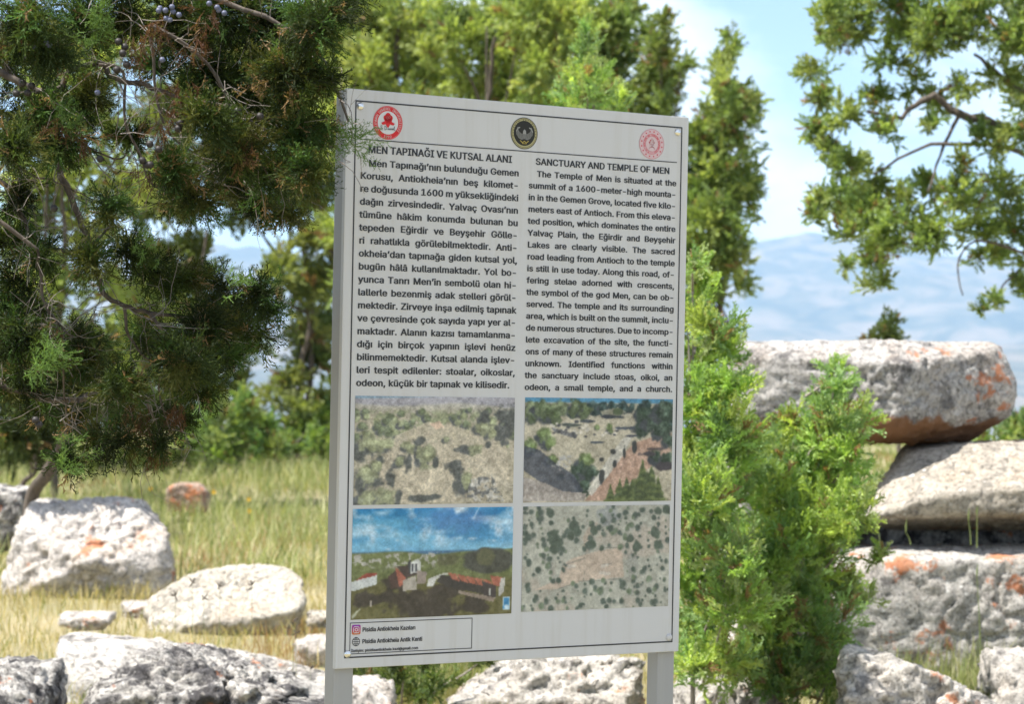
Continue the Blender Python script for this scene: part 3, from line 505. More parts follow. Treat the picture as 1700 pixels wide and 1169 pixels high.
M+U#O+7.++&.Y*5)d*50%*^/G+Q-9+E-W+a.:+_.h+]/G-O,0-F+B-R+j+b->+b-f+b)d+b,k+u0%-],0-Z+j-h+D/H->/H-d0-.[/t.,0w)d0w0%0I/G/e-X/X-9/I.7/J.e/L/G/H)d/H,k/70%,y*>,z)d.2)d.4*>-9*s-t*t-V+t###$#%#&#%#$#$#(#&#)#*#%###%#*#$###+#+#,#$#,#-#$#(#$#-#.#/#0#/#.#1#2#1#.#)#%#3#1#)#4#*#)#1#1#2#*###*#2#+###2#-#,#5#(#-#5#&#(#5#6#7#8#6#8#9#9#:#6#;#<#=#=#>#;#>#?#;#@#A#=#=#<#@#<#;#B#C#B#;#D#C#;#;#?#D#=#A#E#A#9#F#A#@#9#:#9#@#@#<#:#<#B#:#C#D#G#D#?#G#?#>#G#H#I#J#J#K#H#L#H#K#K#M#L#/#L#M#M#8#/#0#/#8#8#7#0#0#7#N#7#6#N#6#:#B#2#.#+#5#,#.#,#+#.#.#0#N#C#G#6#B#C#6#8#M#9#F#9#M#E#A#F#K#J#F#M#K#F#)#3#4#I#H#4#/#1#4#L#/#4#H#L#4
N*A#>*50%*5)d*T/?+<.<+]/F+d-e+Z-a+e-Q+b.F+u-6+e)d+e->+a0%.4,3.4+d.9,./@*G/c)d/c0%.i+6.=*@.M+d.7)d.6+1.40%.4,6###$#%#%#$#&#&#(#%#)#*#+#,#)#-#.#/#$#&#$#/#*#&#/#&#*#)#)#,#&#(#&#,#%#(#0###%#0#1#2#3#4#5#6#7#8#4#4#6#7#9#7#6#5#4#:#4#8#:#8#7#;#7#9#;#2#;#9#3#2#9#9#6#3#;#2#-#2#1#-#,#-#1#3#6#<#=#3#<#1#3#=#0#(#1#(#,#1#0#1#=#:#8#-#8#;#-#*#/#+#-#)#+
O*K#T*)+w*B+2+R,5+N,p)x,p*)-i+R-S*B.U-%)[,X*d,4)e,:*s,:.m,X/%,40#-%0-+J*(+w+7*l*P+b+[+b.-*l/7+w.Q+J/b-i*s-H*d-o)e-H/%-i.m-o0#/a+2/y+w.N,5.S,p0*,p/y-i.N-S/a.U.W*(.,+6/7*P.@+[.@.-/7/7.,.Q.W/b-%*]-%/+###$#%#%#&###(###&#)#(#&#&#*#)#+#)#*#,#-#.#-#/#.#0#1#2#1#3#2#.#/#4#/#5#4#6#4#5#5#7#6#$#6#7#%#$#7#+#*#8#9#+#8#8#:#9#;#9#:#:#0#;#0#2#;#<#=#>#?#@#A#B#C#D#E#D#C#C#F#E#F#G#E#H#E#G#G#I#H#<#>#J#K#<#J#J#L#K#M#K#L#L#B#M#B#D#M#H#I#N#I#O#N#P#N#O#O#Q#P#@#P#Q#A#@#Q#>#=#,#=#R#,#-#,#R#3#1#S#S#?#3#?#A#3
P)H#F*h+t*h,r*5)d*50%+e)d+e+t+e,r+e/(,^+t,w,u,W,r,w/$,^0%,W/(.L,O.k,u-J-G-P-^/$-H-R-y/+-y/$.P-P.;.k/$-J.Q.L/I-C+y-4-&-y,4-A-5-A.e-y/f-4.s-C/w###$#%#&#%#$###%#(#$###)#$#*#+#&#$#+###(#)#,#-#.#/#0#1#+#1#0#&#+#0#2#3#4#5#4#3#3#6#5#7#5#6#6#8#7#8#9#7#:#7#9#9#;#:#<#:#;#;#=#<#-#,#>#?#-#>#>#@#?#A#?#@#@#2#A#2#4#A#<#=#B#=#C#B#D#B#C#C#E#D#/#D#E#0#/#E#,#.#)#.#*#)#*#$#)
R)L#L*Y,(*Y-&*5)d*50%+e)d+e-&+e/(+e,(,^,(-C,.-^,d,x/$,^0%,W/(-y,=.L,W.l-#-K-N-Q-d/%-M-S.%/,.%/%.T-Q.?.l/)-K.T.L/K-j)d,H,(-v,<-6-2,y-*-C->-C.g-y/g-6.t-D/x,&,b,X-&/L)f###$#%#&#%#$###%#(#$###)#&#$#*###(#+#,#-#.#/#0#1#*#1#0#&#*#0#.#2#3#3#4#.#5#.#4#6#5#4#4#7#6#8#6#7#7#9#8#9#:#8#;#8#:#:#<#;#=#;#<#<#>#=#?#,#@#-#,#?#-#?#A#-#A#.#B#C#.#D#B#.#.#5#D#=#>#E#>#F#E#G#E#F#F#H#G#/#G#H#0#/#H#*#$#)#,#I#@#I#J#)#)#+#I###+#)#I#+#@#C#J#.#J#I#.#I#,#.#2#.#A#?#K#A
S)J#l*b*/+Z+$*?*N+R+8*(*w+H+[)o+[*4.i*,.:+Y.>,P)Y,P*X,7*[,&-[+t,S,N-M+m)_+y*c,#/$,8/,+t0(+7)n+h*n+5,k+n-g+c-s*Y-3+[.+*7-]+[.P*J/8+c.b*m/X+m.p+A/q,S0-,P/.,t/)-40(-,*e,m*[-7)_---?,[,B-5,0/#+#/++O-S+P/%+u-Q+d.p,<.Y,T/).3.r.l-T.3.Z/9-n)p->*p.C*1-J+).f*R-Q+;-M+q.@,j-D,%-b-/-D.[.:/X-6.r-g/q###$#%#$#&#%#(#%#&#&#)#(#*#(#)#+#,#-#.#/#0#1#2#3#.#0#4#0#5#4#6#7#8#4#5#9#5#:#9###9#:#$###:#2#1#;#1#<#;#<#=#;#>#;#=#=#?#>#@#>#?#,#@#?#-#,#?#+#-#A#B#+#A#A#C#B#D#B#C#C#E#D#F#D#E#E#6#F#6#8#F#G#H#I#I#J#G#K#L#M#N#O#P#Q#R#S#R#T#S#U#S#T#T#V#U#V#W#U#X#Y#Z#Y#[#Z#K#M#]#^#K#]#]#_#^#a#^#_#_#b#a#c#a#b#b#Q#c#Q#S#c#U#W#d#W#e#d#f#d#e#e#g#f#P#f#g#N#P#g#Z#[#h#[#i#h#j#h#i#i#k#j#I#j#k#J#I#k#M#L#.#/#.#L#3#2#O#O#N#3#H#G#7#8#7#G
T)L#,)p0%)p/&+g/&/3/&/30%-=/&+g)d-=)d###$#%#&#(#)#%#*#+#+#)#%#)#(#%###%#(
U*;#B*50%*5+s+d+z,u)Z,T*a,3)b,;*l+P)u,(+%*x*<+q+=*R*e+h+X*<+=+d0%-V*l-=*a-^)b/[+s/[0%..+z..0%.A)u-k+%.r*<-y+=/>*e.*+X/T+=,u*[###$#%#&#(#)#*#)#(#)#*#+#*#,#+#-#+#,#,#.#-#/#-#.#.#0#/#1#/#0#$#1#0#%#$#0###%#2#3#4#5#6#7#8#9#8#7#3#5#:#;#3#:#:#<#;#=#;#<#<#>#=#?#=#>#>#@#?#@#6#?#6#8#?#5#4#&#4#A#&#(#&#A
V)m#1,O,C,.*,,]+S)R0$,$)d+10%,t,B,i+R-?*,-H)d/o0$.90%,c+e###$#%#&#(#$#$###&#)#&###*#+#,#-#.#,#*#,#.#.#/#*#$#(#-#-#,#$#,#+#$#%#$#+#%#+#0#+#*#0###%#0
Y)e#3,N-F,M.$+y,J+q,<)O/z+30%,n.$,n-E-C,J-H,</j/z.10%+q)d-H)d,]-a###$#%#&#%#(#%#$#(#)#(#$#*#+#,#-#.#,#*#,#.#.#/#*#&#0#1#1#-#&#%#&#-#-#,#%#,#+#%###%#+###+#2#+#*#2#$###2
Z)A#:*G*^,4+>,h.O+]*b*t*$+d*b+g*e)z*M)z)d-9/(.#/d-3/(-3/&,O/&.O/+.v/;.v0%.x)d,F*b.x*b)x0%)x/&###$#%#&#(#)#*#$#&#+#,#(###+#(#(#&###&#$###-#.#/#-#0#%#/#.#1#2#%#$#-#%#2#.#-#2#2#3#.#3#4#.#(#,#5#6#(#5#5#7#6#8#9#1#1#.#8#.#4#8#+###%#0#-#/#3#2#$#(#6#)#*#&#)
a(g#l*8-g)j-6+7,t*S.*,$+b+t,Y+V+W+k-Q+x-W+e.Q+f)Y+r*U+Q*[+<)^*l)j+J*c*H*$+F*l*.*?+C*w)t*b+B+.)n+1)r+R+C+=*)+o*=,-+F+H*X,=+L+P+:,O+S->*u.=+@.J,3.T,4-Y,E-W,2*X,4)],U)f,d,q,e,k,j,i-<*A-.*).8)d.8,n-)+p,f)d,f*A,f)n,h+r,h+k.4-@,D*b,Q*p,[+),b+;,e+P,^+j,=+e,T,b,c-/.%-c,^-=-g.%,Y-I-J.:,Q-Q,i.N###$#%#%#&###(#)#*#+#,#-#.#/#0#.#0#1#2#1#0#0#3#2#4#2#3#3#5#4#6#4#5#5#7#6#8#6#7#7#9#8#:#8#9#;#:#9#9#<#;#=#;#<#>#=#<#<#?#>#@#>#?#?#A#@#B#@#A#A#*#B#*#)#B#&#%#C#D#&#C#C#+#D#E#D#+#+#-#E#F#G#H#I#J#K#L#M#N#O#P#Q#Q#R#O#S#O#R#Q#P#T#U#V#P#P#O#U#W#X#S#N#W#S#S#R#N#R#Y#N#V#U#K#I#K#U#Z#I#U#[#Z#U#]#[#U#U#O#]#^#]#O#O#S#^#S#_#^#X#W#a#b#a#W#c#b#W#W#N#c#L#N#d#N#Y#d#Y#e#d#f#d#e#e#g#f#h#f#g#g#i#h#j#h#i#i#k#j#H#j#k#F#H#k#/#.#J#J#I#/#)#(#b#b#c#)#G#F#,#-#,#F#T#P#V#_#S#X
b)3#Y+**H*.)d+7*0*.0%+*-i+6.)+V)d+V*H+W,-+Y,S+X-i,/)^,6*Z+c)i+V)q,$*h+n*z+c+=+Y+^+c,t+n-6,$-H,6-T,..P+b.F+X0%,V)Z,d*Z,L*V,V.T,L-W,e-S-6)b,u*h,v-H-6.M.V*k.j+G-?+_.o,--B,-.j,i-?,Q.V-E-8,r.9-q-i)v--+#.9*?-8+>---5-h.:+X.@###$#%#&#$#(#(#)#&#%#$#*###%#+#$###,#(#$#,#,#-#(#)#(#.#/#0#1#%#*#2#+#%#2#1#0#+#0#3#+#3#4#+###+#4#4#5###5#6###,###6#(#-#7#7#8#(#.#(#8#8#9#.#9#:#.#:#;#.#;#<#.#&#)#=#>#?#@#A#B#C#?#>#D#D#E#?#F#G#C#A#C#G#H#I#J#I#K#J#L#J#K#K#M#L#N#L#M#M#O#N#P#N#O#O#Q#P#E#D#R#S#E#R#R#T#S#U#S#T#T#H#U#H#J#U#P#Q#V#Q#W#V#F#V#W#G#F#W#>#@#/#0#/#@#;#:#B#B#A#;#1#+#2#.#<#X#)#.#X#=#)#X
c(n#O,&*Z+l*i+[)b+()v+]+$*S*?+P+?*4*k+I+_)x+G)r,++F,++I,N)x,h*4-D+P,o*S-p+]-3+(.9+l-G+[.M,?-W,?.T,&-S,?*V,?)Y,X*Z,X-S.6*J.F*d-8+J.^+5.a-&.5-g-7,h-))d,l*i-c*#,z+$,y-5-a.5,l-G-(.L###$#%#%#$#&#$#(#&#)#&#(#(#*#)#+#)#*#*#,#+#-#+#,#.#-#,#/#.#,#.#/#0#1#.#0#2#1#0#0#3#2#4#2#3#3#5#4#6#4#5#5#7#6#7#8#6#9#:#;#<#=#>#:#9#?#@#A#B#A#C#B#D#E#F#>#=#G#H#>#G#G#I#H#J#H#I#I#@#J#@#B#J#F#E#K#E#L#K#M#K#L#L#N#M#?#M#N#:#?#N###%#=#=#<###8#7#;#;#:#8
d)3#Y)x+G*2*k+I+_)r,-+F,-)x,i+I,Q*3-E,=-W,3.T,%-S,3)Z,%*Z+R)b+l*h+k-H+S.M*y)v+]+$*P*?+P+>+P,r*P-q+[-5*z.:,R*Z,=*V,Z)^-()i.[)d.[0%-_-i-a*H-R*0-3*H-R.)-3)d-2,--/+^-/,S-1-i-3)q,e*h,s*z-(+=-(,t,t-6,f-H,S-T,[.P-(.F-1.@-10%###$#%#&###%#%#(#&#)#&#(#(#*#)#+#)#*#,#-#.#/#0#1#0#2#1#3#.#4#.#-#4#1#2#5#2#6#5#7#5#6#6#8#7#$#7#8#%#$#8#+#*#9#:#+#9#9#;#:#<#:#;#;#3#<#3#4#<#=#>#?#=#?#@#A#B#C#A#D#E#F#E#D#C#B#G#A#E#H#I#J#D#D#A#I#A#C#I#K#I#C#C#G#L#E#F#M#=#@#F#N#=#F#O#N#F#F#D#O#P#O#D#D#J#P#K#C#Q#R#Q#C#C#L#R#S#R#L#T#S#L#U#T#L#V#U#L#L#G#W#G#B#W#?#>#/#0#/#>#T#U#,#-#,#U#V#L#W#B#X#W#F#@#M#H#E#M
e(v#^*4*k*D+c)x+F)r,++F+y+F,B*D,Z)x,f*3-B,=-X,<.T,&-T,,*Y+o*e+^)b+l-I+Y.M+))v+^*u*S*?+Q+5+I+R-9,%+I,_+P,z*R-o+[-8+%.9,D*U,C)Z,q)^,d*[,S-T,f-J-0.H,c.Q.Z,2.V,f.M,S.J-:-=+>.-*8.D*S.c+)-B)i,w*n-g)y+H+c.Z+c--,[-%,y.7-^-s.#,s-9-R.:+H,X-.,V###$#%#&#%#$#(#)#$#)#*#$#&#$#*#+#&#*#,#+#*#-#.#/#0#1#2#3#/#4#/#.#4#2#1#5#1#6#5#7#5#6#6#8#7###7#8#$###8#8#9#$#)#(#:#;#<#*#,#*#<#=#,#<#<#>#=#?#=#>#>#3#?#3#4#?#@#A#B#C#@#B#D#E#F#G#D#F#H#I#J#K#J#I#L#M#N#N#O#L#C#B#P#Q#C#P#P#R#Q#R#M#Q#M#L#Q#(#$#S#T#H#:#H#J#:#J#K#U#V#U#K#K#W#V#W#X#V#Y#V#X#X#Z#Y#E#Y#Z#F#E#Z#0#2#A#A#@#0#D#G#-#.#-#G#$#9#S#;#*#[#J#U#]#:#J#]#*#)#[#)#:#]#)#]#[#T#:#S#:#(#S
f&3#>+v-U*J-U+v)d,+0;,&/;,3/>,T08,A/<,l/5-70.*J.x+v.j+x/&*N/B*_/_+z/4*x/v+>0/+a08*J.O+v.O*J)d)T.O)T-U,w-U,w.O###$#%#&#(#)#*#+#,#*#,#-#+#*#)#&#)#*#.#/#0#1#.#0#2#1#0#0#3#2#4#2#3#5#4#3#3#(#5#6#5#(#(#&#6#7#8#/#9#%#$#:#;#7#;#$#7#8#7#$#/#.#7#<#=###=#8###$###8
g)4#o*V(L+3)W*@(c)u).)x,k)r,/+F,1+I,S*3-F,=-W,3.T,%-S,((t+p(z+j&z,2)i,%*h+T)n+k*s+l-H+S.M+@(,+U)7*u(:+#*)+[+-*Q*F+P+E*3*p+I+d)x+J+P,s*P-q+]-5*z.:,Z)k,T*h,=*d,>(r,?&w,s(#,a(w-&)u,[.Q,S-T-(.G.U)5.[)g-Q*:-_*Q-S.)-a-i.[.O-v(D.@(e-,)F-1)l-1*Q-2,1-0+c-0,T-3-i-3.O-J(0,w).-1*$,g*r,u+,-(+C-(,u,t-6,f-H-3.?###$#%#&#%#$#(#)#*#*#+#(#,#(#+#-#.#/#0#1#2#3#4#5#4#6#5#7#/#8#/#.#8#2#1#9#1#:#9#;#9#:###;#:#$###:#5#6#<#6#=#<#>#<#=#=#?#>#@#>#?#?#A#@#B#@#A#)#B#A#*#)#A#,#+#C#D#,#C#C#E#D#F#D#E#E#7#F#7#8#F#G#H#I#J#K#L#M#J#L#H#G#N#O#P#Q#R#S#T#U#T#S#V#W#X#Y#Z#[#Z#R#[#]#[#R#R#T#]#T#U#^#_#a#U#U#S#_#S#X#_#X#W#_#b#_#W#W#V#c#V#X#d#M#L#e#f#M#e#e#Y#f#Y#[#f#T#^#g#H#N#^#h#H#^#i#h#^#^#U#i#j#i#U#U#a#j#b#W#k#l#k#W#W#c#l#m#l#c#P#m#c#Q#P#c#c#V#n#V#d#n#0#2#K#K#J#0#G#I#3#4#3#I#P#O#-#.#-#O#^#N#g#]#T#g#Q#c#n
h)$#B*.0%*.)d*R-/+X)d+X,R+$-q+I.;+X--+Z,p+c-/+l-@+X0%,S.T,A-W,Y-Q.L)d.L,c,y,Z.H-:,y)d,u-).8-d-v.,,j-B-R.B-*.O,0-T+x.N+x-M+X.A###$#%#&#(#$#%#$#(###%#)#)#*###+#,#-#-#.#+#%#(#,#,#+#%#)#%#+#*#)#+###*#/#0#1#2#3#4#5#4#6#5#3#5#7#5#6#8#6#9#8#9#:#8#;#8#:#:#<#;#2#;#<#<#=#2#0#2#=#>#1#?#1#0#?#@#>#?#A#+#?#+#.#?#.#@#?#+#A#*#/#*#A
i%1#8*&/k)y/T*&/?*Q.y*Q01*9/.*90%+5.y+N/.+501+N0%+a/k+a/?+g/T*..O*.)d+X)d+X.O*p.u*p05###$#%#&#(#)#*#)#(###%#)#)#*###+#,#-#,#.#-#/#0#1#0#/#,#.#,#/#2#3#4#4#5#2#+#-#6#-#7#6#&#6#7#(#&#7
j%1#D)v(()p)$)D(()D)$*&/?*&/k)x/T*%))*G(,*8/.*80%+5.y+501*o.u*o05+g/T+a/k+a/?+N/.+N0%*m(7*))0+3(J+H(f*+)=+T).*.)S+X)P+X.O*..O*Q.y*Q01###$#%#&#%#$#(#)#*#$###+#+###,#)#(#-#-#.#)#/#0#1#2#1#0#3#4#5#5#4#6#7#6#4#0#/#6#6#7#0#+#,#8#9#+#8#8#:#9#:#;#9#<#9#;#;#=#<#>#<#=#=#?#>#?#@#>#A#>#@#1#2#B#2#C#B#-#B#C#.#-#C
k(^#9*.0%*.)d*i,Q+X)d*t+9+-,++0,Q,6,*,2,k,.,*-1)d.n)g,R,E.c.J-*.O+X+c+X+N+M+Z+X0%+X-$+X,H###$#%#&#(#$#%#$#(#(#)#%#)#*#%#+#,#-#.#/#+#+#/#0#,#+#0#1#2#,#-#3#4#3#5#4#5#3#)#%#*#6###%#6#6#*#7#,#2#7#3#-#8#3#8#)#.#+#4#+#-#4#(#&#4#5#(#4#)#(#5#7#*#8#*#)#8#,#7#8#-#,#8#1#,#0
l%G#4*u)h+O)a+U*^*L*$*4*E*.*o+X+(*.0%,L)i,3*b+m)c+d*]+Y*[+Y*b+Y*k+X0%###$#%###%#&#(#&#%#)#(#%#%#*#)#+#)#*#,#-#.#/#.#-#.#/#0#.#0#$#%#$#0#1#2#%#*#%#2#+#*#3
m+C#^*..O*.)d*X-6*t-f+0.(+H.<+Z,y+b-6+V-5+X)d+X,^+V.O,I-T,L.U,7-X,,.S,*-V,c,u-%-5,_-6,V-H-?-d-(.N+j-E+e.J-S.%-o-o-[.-.5.I-n.:.6,h.8-%.4-5.=-7.C-E.M-O.Y-V.W.R.j-X/%-T/%.U/@,o/@)d0l)d0l,r0g-F/<-70V-l0=.1/3-I/t.F/M.Q.6)d,c)d-Q.9+t-O+V.C###$#%###%#&#&#(###(#)###*#+#,#-#.#$#%#$#.#.#*#%#*#,#%#&#%#,#(#&#,#)#(#,###)#/#0#1#2#3#2#1#2#3#4#5#6#7#8#7#6#6#9#8#8#9#0#9#:#0#1#0#:#,#+#;#4#3#<#=#>#?#>#@#A#B#C#D#C#E#D#E#F#D#>#D#F#F#G#>#G#H#>#@#>#H#H#I#@#J#K#L#M#N#O#O#P#M#P#Q#M#R#M#Q#Q#S#R#S#T#R#U#R#T#T#V#U#V#W#U#K#U#W#L#K#W#I#H#J#J#L#I#X#B#Y#5#Y#B#6#5#B#B#D#6#9#6#D#D#>#9#>#=#9#=#Z#9#:#9#Z#[#4#<#,#;#]#,#]#)#/#)#]#[#<#]#;#[#]#>#A#?#Z#=#?
n)$#B*..O*.)d*R-/+V--+$-q+I.;+V.O+X)d+X,R+Z,p+c-/+l-@,S.T,A-W,Y-Q.L)d.L,c,y,Z.G-:,y)d,u-).8-d-v.,,j-B-R.B-*.O,0-T+x.N+x-M+V.@###$#%#&#(#%###%#(#(#)###)#*###+#,#$#%#$#,#,#-#%#&#%#-#-#.#&#.#/#&#)#(#&#0#1#2#3#4#5#4#6#5#3#5#7#5#6#8#6#9#8#9#:#8#;#8#:#:#<#;#2#;#<#<#=#2#0#2#=#>#1#?#1#0#?#@#>#?#&#/#A#&#A#)#*#)#A#@#?#A#/#@#A
o)*#T)x+G*4*k+I+_)r,++F,++I,N)x,h*4-D,?)Z,&*Z+[)b+l*i+l-G,&-S+[.M,?.T+()v+]+$*S*?+P+?+P,o*S-p+]-3+(.9,l*i,X*Z-#)b,X-S,l-G-#.M.K*k._+G-7+_.f,+-9,+-7,N._,h.K-D-W)v-#+$.,*?-/+?-/,o.,-p-#-3-W.9,?*V,?-W###$#%#&###%#%#(#&#(#)#&#*#&#)#+#*#)#,#-#.#-#/#.#0#1#2#1#3#2#.#/#4#/#5#4#6#4#5#5#7#6#$#6#7#%#$#7#+#)#8#9#+#8#8#:#9#;#9#:#:#0#;#0#2#;#<#=#>#?#@#A#B#C#D#C#E#D#F#D#E#G#F#E#E#H#G#H#I#G#<#>#J#K#<#J#J#L#K#M#K#L#L#B#M#B#D#M#G#I#N#I#O#N#P#N#O#O#Q#P#@#P#Q#A#@#Q#>#=#,#=#R#,#-#,#R#3#1#S#S#?#3#?#A#3
p)3#Y*..O*.((+**H+7*0+*-i+6.)+X*H+W,-+Y,S+V-i+V.O,/)^,6*Z+c)i,6-T,..P+b.F+X)p,$*h+n*z+c+=+Y+^+c,t+n-6,$-H+V.?,V)Z,d*Z,L*V,V.T,L-W,e-S-6)b,u*h,v-H-6.M.V*k.j+G-?+_.o,--B,-.j,i-?,Q.V-E-8,r.9-q-i)v--+#.9*?-8+>---5-h.:+X((###$#%#%#$#&#(#)###%#&#*###%#+#(###+#+#,#(#)#(#-###)#.#/#0#1#2#3#4#&#$#5#*#&#5#1#0#*#0#6#*#6#7#*#%#*#7#7#8#%#8#9#%#+#%#9#(#,#:#:#;#(#-#(#;#;#<#-#<#2#-#2#4#-#)#-#=#>#?#@#A#B#C#?#>#D#D#E#?#F#G#C#A#C#G#H#I#J#I#K#J#L#J#K#K#M#L#N#L#M#M#O#N#P#N#O#O#Q#P#E#D#R#S#E#R#R#T#S#U#S#T#T#H#U#H#J#U#P#Q#V#Q#W#V#F#V#W#G#F#W#>#@#/#0#/#@#3#2#B#B#A#3#-#4#=#.#)#=#1#*#5#$#X#5
q)3#Y)x+G*2*k+I+_)r,-+F,-)x,i+I,Q*3-E,=-W,3.T,%-S,3)Z,%*Z+R)b+l*h+k-H+S.M*y)v+]+$*P*?+P+>+P,r*P-q+[-5*z.:,R*Z,=*V,Z)^-()i,[.P,S-T-(.F.[((.[.O-_*H-R*0-_-i-R.)-3.O-1*H-2,--/+^-/,S-3-i-1((,e*h,s*z-(+=-(,t,t-6,f-H-3.?-1)p###$#%#&###%#%#(#&#)#&#(#(#*#)#+#)#*#,#-#.#/#0#1#0#2#1#3#.#4#.#-#4#1#2#5#2#6#5#7#5#6#6#8#7#$#7#8#%#$#8#+#*#9#:#+#9#9#;#:#<#:#;#;#3#<#3#4#<#=#>#?#=#?#@#A#B#C#D#E#F#D#F#G#H#E#I#J#I#E#G#F#K#L#M#F#F#E#L#E#H#L#N#L#H#H#I#O#D#G#P#=#@#K#Q#=#K#R#Q#K#K#F#R#S#R#F#F#M#S#N#H#T#U#T#H#H#O#U#V#U#O#B#V#O#C#B#O#O#I#W#I#J#W#?#>#/#0#/#>#B#A#,#-#,#A#K#@#X#G#K#X#P#G#X#C#O#W
r&8#9+..*+E-s+K.@*..O+X)d+X,]*.)d+Z,t+a-0+V.O,--Q,@-S+r.O-/-N-/.R,R-R,V.T,C.T+j-?+v-J+R.C###$#%###%#&#(#)#*#&#*#)###&#)#)#+###$###+#+#,#$#&#%#-#.#/#0#1#2#3#2#4#3#3#4#/#4#5#/#0#/#5#$#,#6#6#7#$#7#.#$#.#0#$#%#$#8#$#0#8#-#%#8
s(M#b*[)x+J*s*>*7+7+?*)*T)j+-,%)Z,$*U+e*X+P)^,#,]+d,f+Q+d+))h+T*c*u+u+W,o*J,7+T,z*0,X*&--+S-0*--P+U-?*@-p*].2+]-M++.E+l-W+S.P,+.T,+-Z,A-W,U.P.7-3-t-^,l,x-b-y,@*X,V)^-,)k,Q*e-Q*&,X*t-q*A.,*c,Z+,.3+0,Y+9.*+X-h,$,W+C-=,>,N+L,a,N,;+S,V-=-F.7,N-L-%.G###$#%#$#&#%#(#%#&#)#(#&#*#+#,#*#,#-#.#/#0#-#,#1#,#2#1###1#2#$###2#0#/#3#/#4#3#5#3#4#4#6#5#7#5#6#8#7#6#6#9#8#:#8#9#9#;#:#<#:#;#=#<#;#;#>#=#?#=#>#>#@#?#@#A#?#B#C#D#B#D#E#F#G#H#G#I#H#J#K#L#M#J#L#L#N#M#O#M#N#N#P#O#P#Q#O#R#O#Q#Q#S#R#T#R#S#S#U#T#U#V#T#W#T#V#V#X#W#Y#W#X#X#Z#Y#[#Y#Z#H#I#]#I#^#]#_#]#^#^#a#_#D#_#a#E#D#a#K#J#*#+#*#J#.#0#[#[#Z#.#C#B#@#A#@#B
t%o#<*:*x*B*I+h*l+f+&+f-U*:-U+n)_+r*Y+h*[,S*a,4)a,n)i,$*Z+7)g*a*$+h*c+f.O*:.O+f/U,^-U,^.O)T.O)T-U*:/U###$#%#%#&###(#)#&#*#+#,#-#.#/#+#*#.#0#+#.#.#-#0#*#,#1#2#1#,#$#2#,#,#3#$#%#$#3#4#5#(#5#4#6#7#8#4#(#7#4###&#)#9#:#)#5#9#)#)#(#5#6#;#5
u)$#B,&)^,9*Z+x*a+P)c+()p+i*p*[*/+]+2*A*O*2*x+X+V*.+O*..O+X.O.(+--T*A.L)d.L.O-0)w-#)d-#+.,p+,,g*r,v+B,y+_,y.O,X)e,J*],Y*f-#)r###$#%###%#&#(#&#%#%#)#(#*#(#)#)#+#*#,#*#+#-#,#+#+#.#-#/#-#.#0#/#.#.#1#0#2#3#4#4#5#2#6#7#4#4#3#6#3#2#8#6#3#8#9#:#8#;#9#8#8#2#;#<#;#2#2#5#<#5#=#<#$###>#>#?#$#?#>#@#8#:#A#8#A#6#7#6#A#@#>#A#:#@#A
v(g#1)S.N+Q)d+Q)y+r*w,1+f+1.O.i.N,k)y,k)d,K*w,4+f-5.O,3+k###$#%#%#&###&#(###)###(#*#+#,#+#*#-#.#-#*#*#/#.#%#$#,#,#+#%#&#%#+#+#-#&#(#&#-#-#.#(#(#.#0#.#/#0#)#(#0
w*o#E)Y.N+6)d+A*6+_+O+l,I+5.O,*+Q,H*6-3+o,P)d+q,8+u,I-,,N,u-0,[.$,S.O.C+O.f+P.T,9.X,I/,*6/7)d0k.N/8.O-u)d.#*6-:+o.O,I-A,M-P-0-i.$-s.O-6,%###$#%#%#&###&#(###)###(#*#+#,#%#$#-#-#+#%#&#%#+#+#*#&#&#*#.#.#*#/#*#,#/#,#0#/#0#1#/#1#2#/#2#3#/#4#5#6#5#7#6#8#9#:#5#4#8#8#:#5#7#5#:#:#;#7#9#8#<#=#<#8#8#4#=#>#=#4#4#?#>#@#>#?#A#@#?#B#A#?#C#B#?#<#=#>#@#0#D#@#A#0#1#0#A#2#1#A#A#B#2#3#2#B#B#C#3#(#&#.#?#4#6#+#-#,#0#,#D#>#@#D
x([#P)S)g+2)d+s+F+w*j,@,v,g,A,z.O,?+F,;*j-()d,0,[,,,a,,,3,=-T,-+),0+Y,++[+u,v,/-;+[,3+L+y+Y,3+N,@+E,3+v-T+;.O)[.L,0,1+[,1,,,1+Z,2.V.L,q,3,Y,3,0,3,S,3,V,0,W,1,U,1,n,1,d+y.^)g+Y,1+B,1###$#%#&#%#$#(#)#*#+#,#-#.#/#0#(#.#)#1#(#*#+#%#2#+#3#%#4#%#3#.#(#/#5#/#(#5#(#6#/#5#7#/#7#0#%#4#8#9#:#;#5#<#=#=#>#5#(#1#6#4#3#?#@#4#A#7#B#0#B#7#9#:#9#5#9#7#5#5#>#:#<#5#6#C#*#)#D#)#E#F#G#.#E#)#.#3#+#H#3#H#?#.#0#F#E#.#G#H#I#J#I#H#K#H#L#K#-#M#+#L#H#+#%#&#2###%#8#8#N#O#B#N#@#N#8#@#4#@#8#0#B#@#A#0#@#F#0#?#0#A#?#A#4#?#G#F#?#J#G#?#H#J#?#E#G#J#I#E#J#+#M#L#,#+#2
y(g#?*g)$*U((*x(%*?)()x(0+@((+((z+D)o+Q)y+r*w,k)y,Z)/.i.N,J*w,5+f-5.O,1+f+_(0+*)&+z(>+/).,;(Q+5);+=)P)S.N+1.O,3+k###$#%#&#(#$#$###&#)#*#%###%#*#+#,#-#.#/#0#.#0#1#2#1#0#0#3#2#/#.#,#.#1#,#-#,#1#1#2#-#4#-#2#*#)#5#6#*#5#5#7#6#8#6#7#7#9#8#:#8#9#;#:#9#9#/#;#/#,#;#,#+#;#+#-#<#-#4#<#=#<#4#4#2#>#2#3#>#=#4#>
